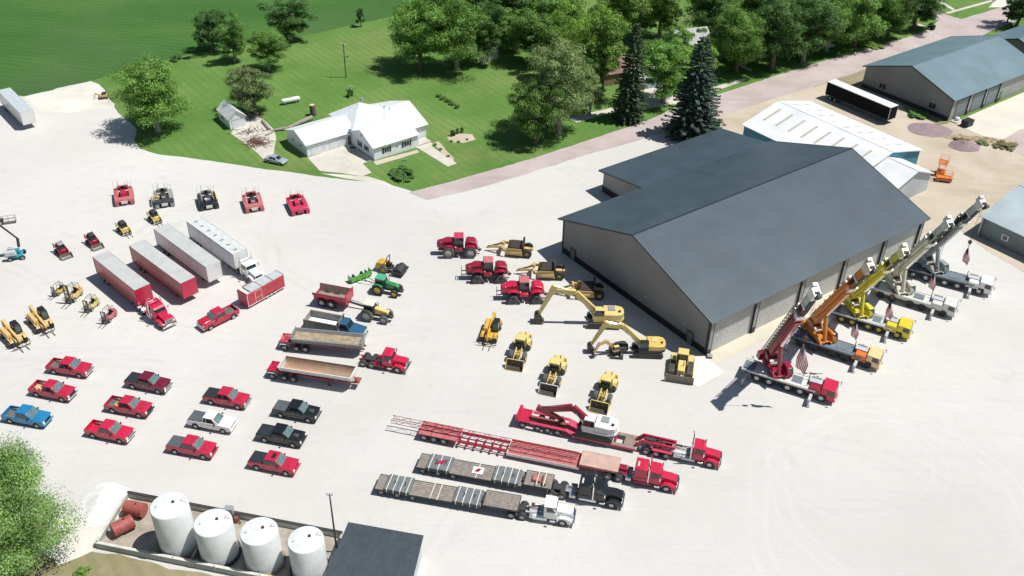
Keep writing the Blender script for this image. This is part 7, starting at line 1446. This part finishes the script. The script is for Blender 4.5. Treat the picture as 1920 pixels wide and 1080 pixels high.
# ---------------------------------------------------------------- lower right: heavy haul rows
f1=flatbed('long timber-decked trailer with two grey mat stacks behind the white tractor, lowest row',(702,917),(904.9,952.5),math.dist(g(702,917,1.05),g(904.9,952.5,1.05)),4.2)
f2=flatbed('long timber-decked trailer with a red rag on its mats behind the black tractor',(780.2,876.4),(981,913.5),math.dist(g(780.2,876.4,1.05),g(981,913.5,1.05)),3.4)
mats_load('grey mat stack with two loops at the rear of the lowest flatbed',f1,1.2,4.4,4); mats_load('grey mat stack near the gooseneck of the lowest flatbed',f1,9.9,13.2,4)
mats_load('grey mat stack with a red rag on top at the rear of the second flatbed',f2,1.3,4.3,3,red=True); mats_load('grey mat stack at the front of the second flatbed',f2,9.8,13.1,4)
def on(tr_,name,lab,cat,x,z,fn,group=None,y=0):
    th=tr_.rotation_euler[2]; L0=tr_.location; t=T(name,lab,cat,(L0[0]+math.cos(th)*x-math.sin(th)*y,L0[1]+math.sin(th)*x+math.cos(th)*y),th,group,z=z); fn(t); return t
def straps(xs): 
    def fn(t):
        for x in xs: MB().box(x-.05,x+.05,-1.31,1.31,.02,.05,STRAP).build('strap',t)
    return fn
on(f1,'strap_pair','pair of pale straps across the bare middle of the lowest flatbed','straps',7.6,1.07,straps((-.6,.3)))
on(f2,'strap_pair','pale strap with a white board on the bare middle of the second flatbed','straps',7.7,1.07,lambda t:(MB().box(-.05,.05,-1.31,1.31,.02,.05,STRAP).build('strap',t),MB().box(-.7,.7,-.6,.6,.05,.1,WHITE).build('board',t),MB().slab([(-.4,-.3,.11),(.1,-.3,.11),(.4,.3,.11),(-.1,.3,.11)],.02,CRIM).build('red_mark',t)))
on(f2,'rigging_gear','pinkish rusty rigging gear strapped on the gooseneck of the second flatbed','rigging',15.6,1.53,lambda t:(MB().box(-1.0,.2,-.6,.5,0,.35,PINK,t=(.1,.1,.1,.1)).box(.4,.9,-.9,.8,0,.4,RUSTT).build('gear',t,bevel=.05),MB().box(-.3,-.2,-1.3,1.3,.36,.4,STRAP).box(.6,.7,-1.3,1.3,.41,.44,STRAP).build('strap',t)))
tractor('white day-cab tractor coupled to the lowest timber-decked trailer',(958,966.7),(1048.3,980.1),-6.2,WHITE,axles=2,frame=OFFW,wb=4.7+1.4-1.25,rear_over=.5,tank=WHITE,stack=False)
tractor('black sleeper tractor with tall chrome stacks coupled to the second timber-decked trailer',(1034,927.7),(1142.2,947.2),-7.4,BLACKP,sleeper=1.9,axles=2,frame=BLK,wb=6.1,rear_over=.6,cover=ALU)
# extendable red trailer
A,B=(794,822.2),(834,830.3); t=T('extendable_trailer','very long red extendable trailer with a lattice beam overhanging its tail','trailer',pose(A,B,.75,-1.25,.5)); xe=t.location
def xof(u,v,z,t): 
    x,y=g(u,v,z); th=t.rotation_euler[2]; return (x-t.location[0])*math.cos(th)+(y-t.location[1])*math.sin(th)
x1=xof(949,852,.8,t); x2=xof(1085,878,.9,t); x3=xof(1140,885,1.4,t)
b=MB(); b.box(0,5.4,-1.25,1.25,1.1,1.25,PINK); [b.box(x,x+.1,-1.27,1.27,1.25,1.29,RED) for x in (0,1.7,3.5,5.3)]; b.box(.2,5.2,-.5,.5,.75,1.1,RED); b.build('rear_deck',t)
b=MB(); 
for s in (-1,1): b.box(5.4,x1,s*.85-.08,s*.85+.08,.65,1.05,RED)
n=int((x1-5.4)/1.0)
for i in range(n): x=5.5+i*(x1-5.4)/n; b.box(x,x+.12,-1.2,1.2,.75,.9,RED); b.box(x-.05,x+.17,-1.22,-1.0,.55,.8,RED)
b.build('extension_beams',t)
b=MB(); b.box(x1,x2,-1.25,1.25,.62,.78,PINK); b.box(x1,x2,-1.32,-1.25,.55,.95,OFFW); b.box(x1,x2,1.25,1.32,.55,.95,RED); b.box(x1,x1+.1,-1.25,1.25,.78,1.0,OFFW); b.build('low_deck',t)
b=MB(); b.box(x2,x3+1.2,-1.25,1.25,1.38,1.5,mat('worn_pink_deck',(.55,.36,.3),rough=.8,amt=.15,dirt=.5,scale=1)); b.box(x2-.05,x2+.05,-1.25,1.25,.7,1.45,RED); b.box(x2,x3+1.2,-1.3,-1.25,1.2,1.52,PINK); b.box(x2,x3+1.2,1.25,1.3,1.2,1.52,PINK); b.box(x2,x3+2.2,-.45,.45,1.1,1.35,CRIM); b.build('gooseneck',t)
wheels(t,(.75,2.1,3.45),.9,.5,.5)
LATT=P('lattice_dark_red',(.2,.012,.03),rough=.6,dirt=.3)
def lattice(t):
    x0,x1_=-11.5,11.5; b=MB()
    for y,z in ((-.45,0),(.45,0),(-.45,.55),(.45,.55)): b.path([(x0,y,z),(x1_,y,z)],.04,LATT,n=5)
    n=23
    for i in range(n):
        x=x0+i*(x1_-x0)/n; xx=x+(x1_-x0)/n
        for y in (-.45,.45): b.path([(x,y,0),(xx,y,.55)] if i%2 else [(x,y,.55),(xx,y,0)],.02,LATT,n=4)
        for z in (0,.55): b.path([(x,-.45,z),(xx,.45,z)] if i%2 else [(x,.45,z),(xx,-.45,z)],.02,LATT,n=4)
        if i%3==0: b.path([(x,-.45,0),(x,.45,0)],.02,LATT,n=4)
    b.build('lattice',t)
xm=(x2-.4+xof(727,797,1.8,t))/2; hl=(x2-.4-xof(727,797,1.8,t))/2
o=on(t,'lattice_beam','long dark red lattice boom section lying along the red extendable trailer','lattice boom',xm,1.32,lattice); o.scale=(hl/11.5,1,1)
tractor('red sleeper tractor with white roof strip coupled to the red extendable trailer',(1139.4,894),(1227.2,912.5),-(4.1+1.9+1.35),BRED,sleeper=1.9,axles=2,frame=OFFW,wb=6.0-.0,rear_over=.8,tank=CRIM,cover=CRIM)
# lowboy with white excavator
A,B=(979.3,798.4),(1044,812.6); t=T('lowboy_trailer','red lowboy trailer with detachable neck carrying the white excavator','lowboy trailer',pose(A,B,.8,-1.3,.5)); D=xof
xa1=xof(1062,830,.9,t); xb=xof(1190,845,.6,t); xc=xof(1236,846,1.6,t)
b=MB(); b.box(-.2,1.6,-1.3,1.3,1.15,1.3,RED); b.box(-.2,.2,-1.3,1.3,1.3,1.8,RED); b.box(1.7,xa1-.6,-1.3,-.85,1.1,1.25,MROSE); b.box(1.7,xa1-.6,.85,1.3,1.1,1.25,MROSE); b.box(1.0,xa1-.3,-.4,.4,.7,1.2,RUSTR); b.prism([(xa1-.6,1.1),(xa1-.6,1.25),(xa1+.6,.75),(xa1+.6,.6)],-1.3,1.3,MROSE); b.build('rear_bogie_deck',t,bevel=.02)
b=MB(); b.box(xa1+.6,xb,-1.3,-.75,.45,.7,RUSTT); b.box(xa1+.6,xb,.75,1.3,.45,.7,RUSTT); [b.box(x,x+.15,-.75,.75,.5,.65,RED) for x in [xa1+.8+i*(xb-xa1-1)/6 for i in range(7)]]; b.box(xa1+.6,xb,-1.35,-1.3,.42,.72,RED); b.box(xb-1.6,xb,-.75,.75,.5,.68,RUSTT); b.build('low_deck',t)
b=MB(); 
for s in (-1,1): b.prism([(xb-.2,.6),(xb+.2,.6),(xb+1.0,1.5),(xc+1.9,1.5),(xc+1.9,1.9),(xb+.7,1.95),(xb-.2,1.0)],s*.6-.12,s*.6+.12,RED)
[b.box(x,x+.15,-.6,.6,1.6,1.8,CRIM) for x in (xb+1.0,xb+1.9,xb+2.8,xc+1.6)]; b.cyl((xb+.8,-.2,1.5),(xc+.6,-.2,1.9),.1,DKM); b.cyl((xb+.8,.2,1.5),(xc+.6,.2,1.9),.1,DKM); b.box(xb+1.2,xb+2.4,-.5,.1,1.8,2.1,DKM); b.build('gooseneck',t,bevel=.02)
for s in (-1,1): MB().box(xc-1.0,xc+1.6,s*.97-.32,s*.97+.32,1.1,1.18,MROSE).build('fender',t,bevel=.02)
wheels(t,(.8,2.9,4.25,5.6),.95,.48,.5)
low=t; xmid=xof(1111,828,1.0,t); th=t.rotation_euler[2]; ex_=(t.location[0]+math.cos(th)*xmid,t.location[1]+math.sin(th)*xmid,th)
ex4=excavator('white excavator with dark red folded boom riding on the lowboy trailer',None,None,th+PI,1.08,WHITE,CRIM,0,(4.9,1.0,.6),ya=1.35,loc=ex_,boompts=[(1.0,2.0),(3.3,3.7),(7.4,2.2),(4.5,1.2)],zoff=.71,bucket=.9,nameg=None)
tractor('red day-cab tractor with three rear axles in front of the lowboy trailer',(1210.5,847),(1330,871.8),-8.2,BRED,axles=3,frame=OFFW,wb=5.5,rear_over=.5,tank=ALU,fend=None,cover=OFFW)
# ---------------------------------------------------------------- cranes
ORB=P('boom_orange',(.62,.22,.03)); GWB=P('boom_warm_white',(.62,.6,.5)); YB=P('boom_yellow',(.66,.6,.04))
CRANES=[('red','all-terrain crane with dark red boom, nearest of the five',(1418.4,709.5),(1539,747),(.2,-4.7,19.3),CRIM,BRED,OFFW,WHITE,dict(jib=True,head=WHITE,cowl=CRIM)),
('orange','all-terrain crane with orange boom and cream-topped cab, second from the front',(1501,644.6),(1623.4,684.5),(1.1,-5.4,18.6),ORB,mat('cab_orange_cream',(.8,.6,.3),rough=.4,coat=.3),DKDECK,DKM,dict(head=P('head_orange_white',(.75,.6,.48)),cowl=ORAN)),
('yellow','all-terrain crane with lemon yellow boom and yellow wheels, middle of the five',(1577.7,598.9),(1681.2,628.7),(.7,-5.8,17.1),YB,YEL,LGREY,P('wheel_lemon',(.7,.6,.05)),dict(head=P('head_pale_yellow',(.8,.78,.5)),cowl=YEL)),
('white','all-terrain crane with warm white boom and white carrier, second from the back',(1650.5,553),(1766,587.7),(.6,-5.8,18),GWB,OFFW,OFFW,DKM,dict(head=OFFW,cowl=OFFW,frame=OFFW)),
('grey','all-terrain crane with grey-white boom and pink-red turntable deck, farthest of the five',(1712,515),(1834.8,547),(1.0,-4.5,17.3),P('boom_grey_white',(.3,.34,.34)),WHITE,DKDECK,ALU,dict(head=OFFW,cowl=WHITE))]
HK={'red':(7.5,1.3,'red-boomed crane'),'orange':(9.5,.85,'orange-boomed crane'),'yellow':(8.6,.85,'yellow-boomed crane'),'white':(9.0,.85,'warm white boomed crane'),'grey':(10.5,.85,'farthest grey-white crane')}
for nme,lb,A,B,off,c,cc,dk,rm,kw in CRANES:
    wx,wy,zt=crane(nme,lb,A,B,off,c,cc,dk,rm,**kw); zh,sz,wn=HK[nme]
    zh={'red':11.6,'orange':10.2,'yellow':9.2,'white':10,'grey':10}[nme]; hook_flag(wn,wx,wy,zt,zh,sz)
# ---------------------------------------------------------------- light and camera
SUN_EL,SUN_AZ=63.0,1.0
sl=bpy.data.lights.new('sun','SUN'); sl.energy=4.2; sl.angle=R(.53); sl.color=(1,.965,.91); so=bpy.data.objects.new('sun',sl); COL.objects.link(so)
d=Vector((math.cos(R(SUN_EL))*math.cos(R(SUN_AZ)),math.cos(R(SUN_EL))*math.sin(R(SUN_AZ)),math.sin(R(SUN_EL)))); so.rotation_euler=d.to_track_quat('Z','Y').to_euler(); so.location=(0,0,150)
w=bpy.data.worlds.new('World'); sc.world=w; w.use_nodes=True; nt=w.node_tree; bg=nt.nodes['Background']; sk=nt.nodes.new('ShaderNodeTexSky'); sk.sky_type='NISHITA'; sk.sun_disc=False; sk.sun_elevation=R(SUN_EL); sk.sun_rotation=R(90-SUN_AZ); sk.air_density=1.2; sk.dust_density=.6
nt.links.new(sk.outputs[0],bg.inputs[0]); bg.inputs[1].default_value=.052
cd=bpy.data.cameras.new('camera'); cam=bpy.data.objects.new('camera',cd); COL.objects.link(cam); sc.camera=cam
cd.sensor_width=36; cd.lens=F/1920*36; cd.clip_start=1; cd.clip_end=8000
cr_,sr_=math.cos(ROLL),math.sin(ROLL)
fw=Vector((0,CP,-SP)); ri=Vector((1,0,0)); up=ri.cross(fw); r2=ri*cr_-up*sr_; u2=ri*sr_+up*cr_
M=Matrix((r2,u2,-fw)).transposed().to_4x4(); M.translation=Vector((0,0,CAMH)); cam.matrix_world=M
vs=sc.view_settings; vs.view_transform='Standard'; vs.look='None'; vs.exposure=.2; vs.gamma=1; vs.use_curve_mapping=False
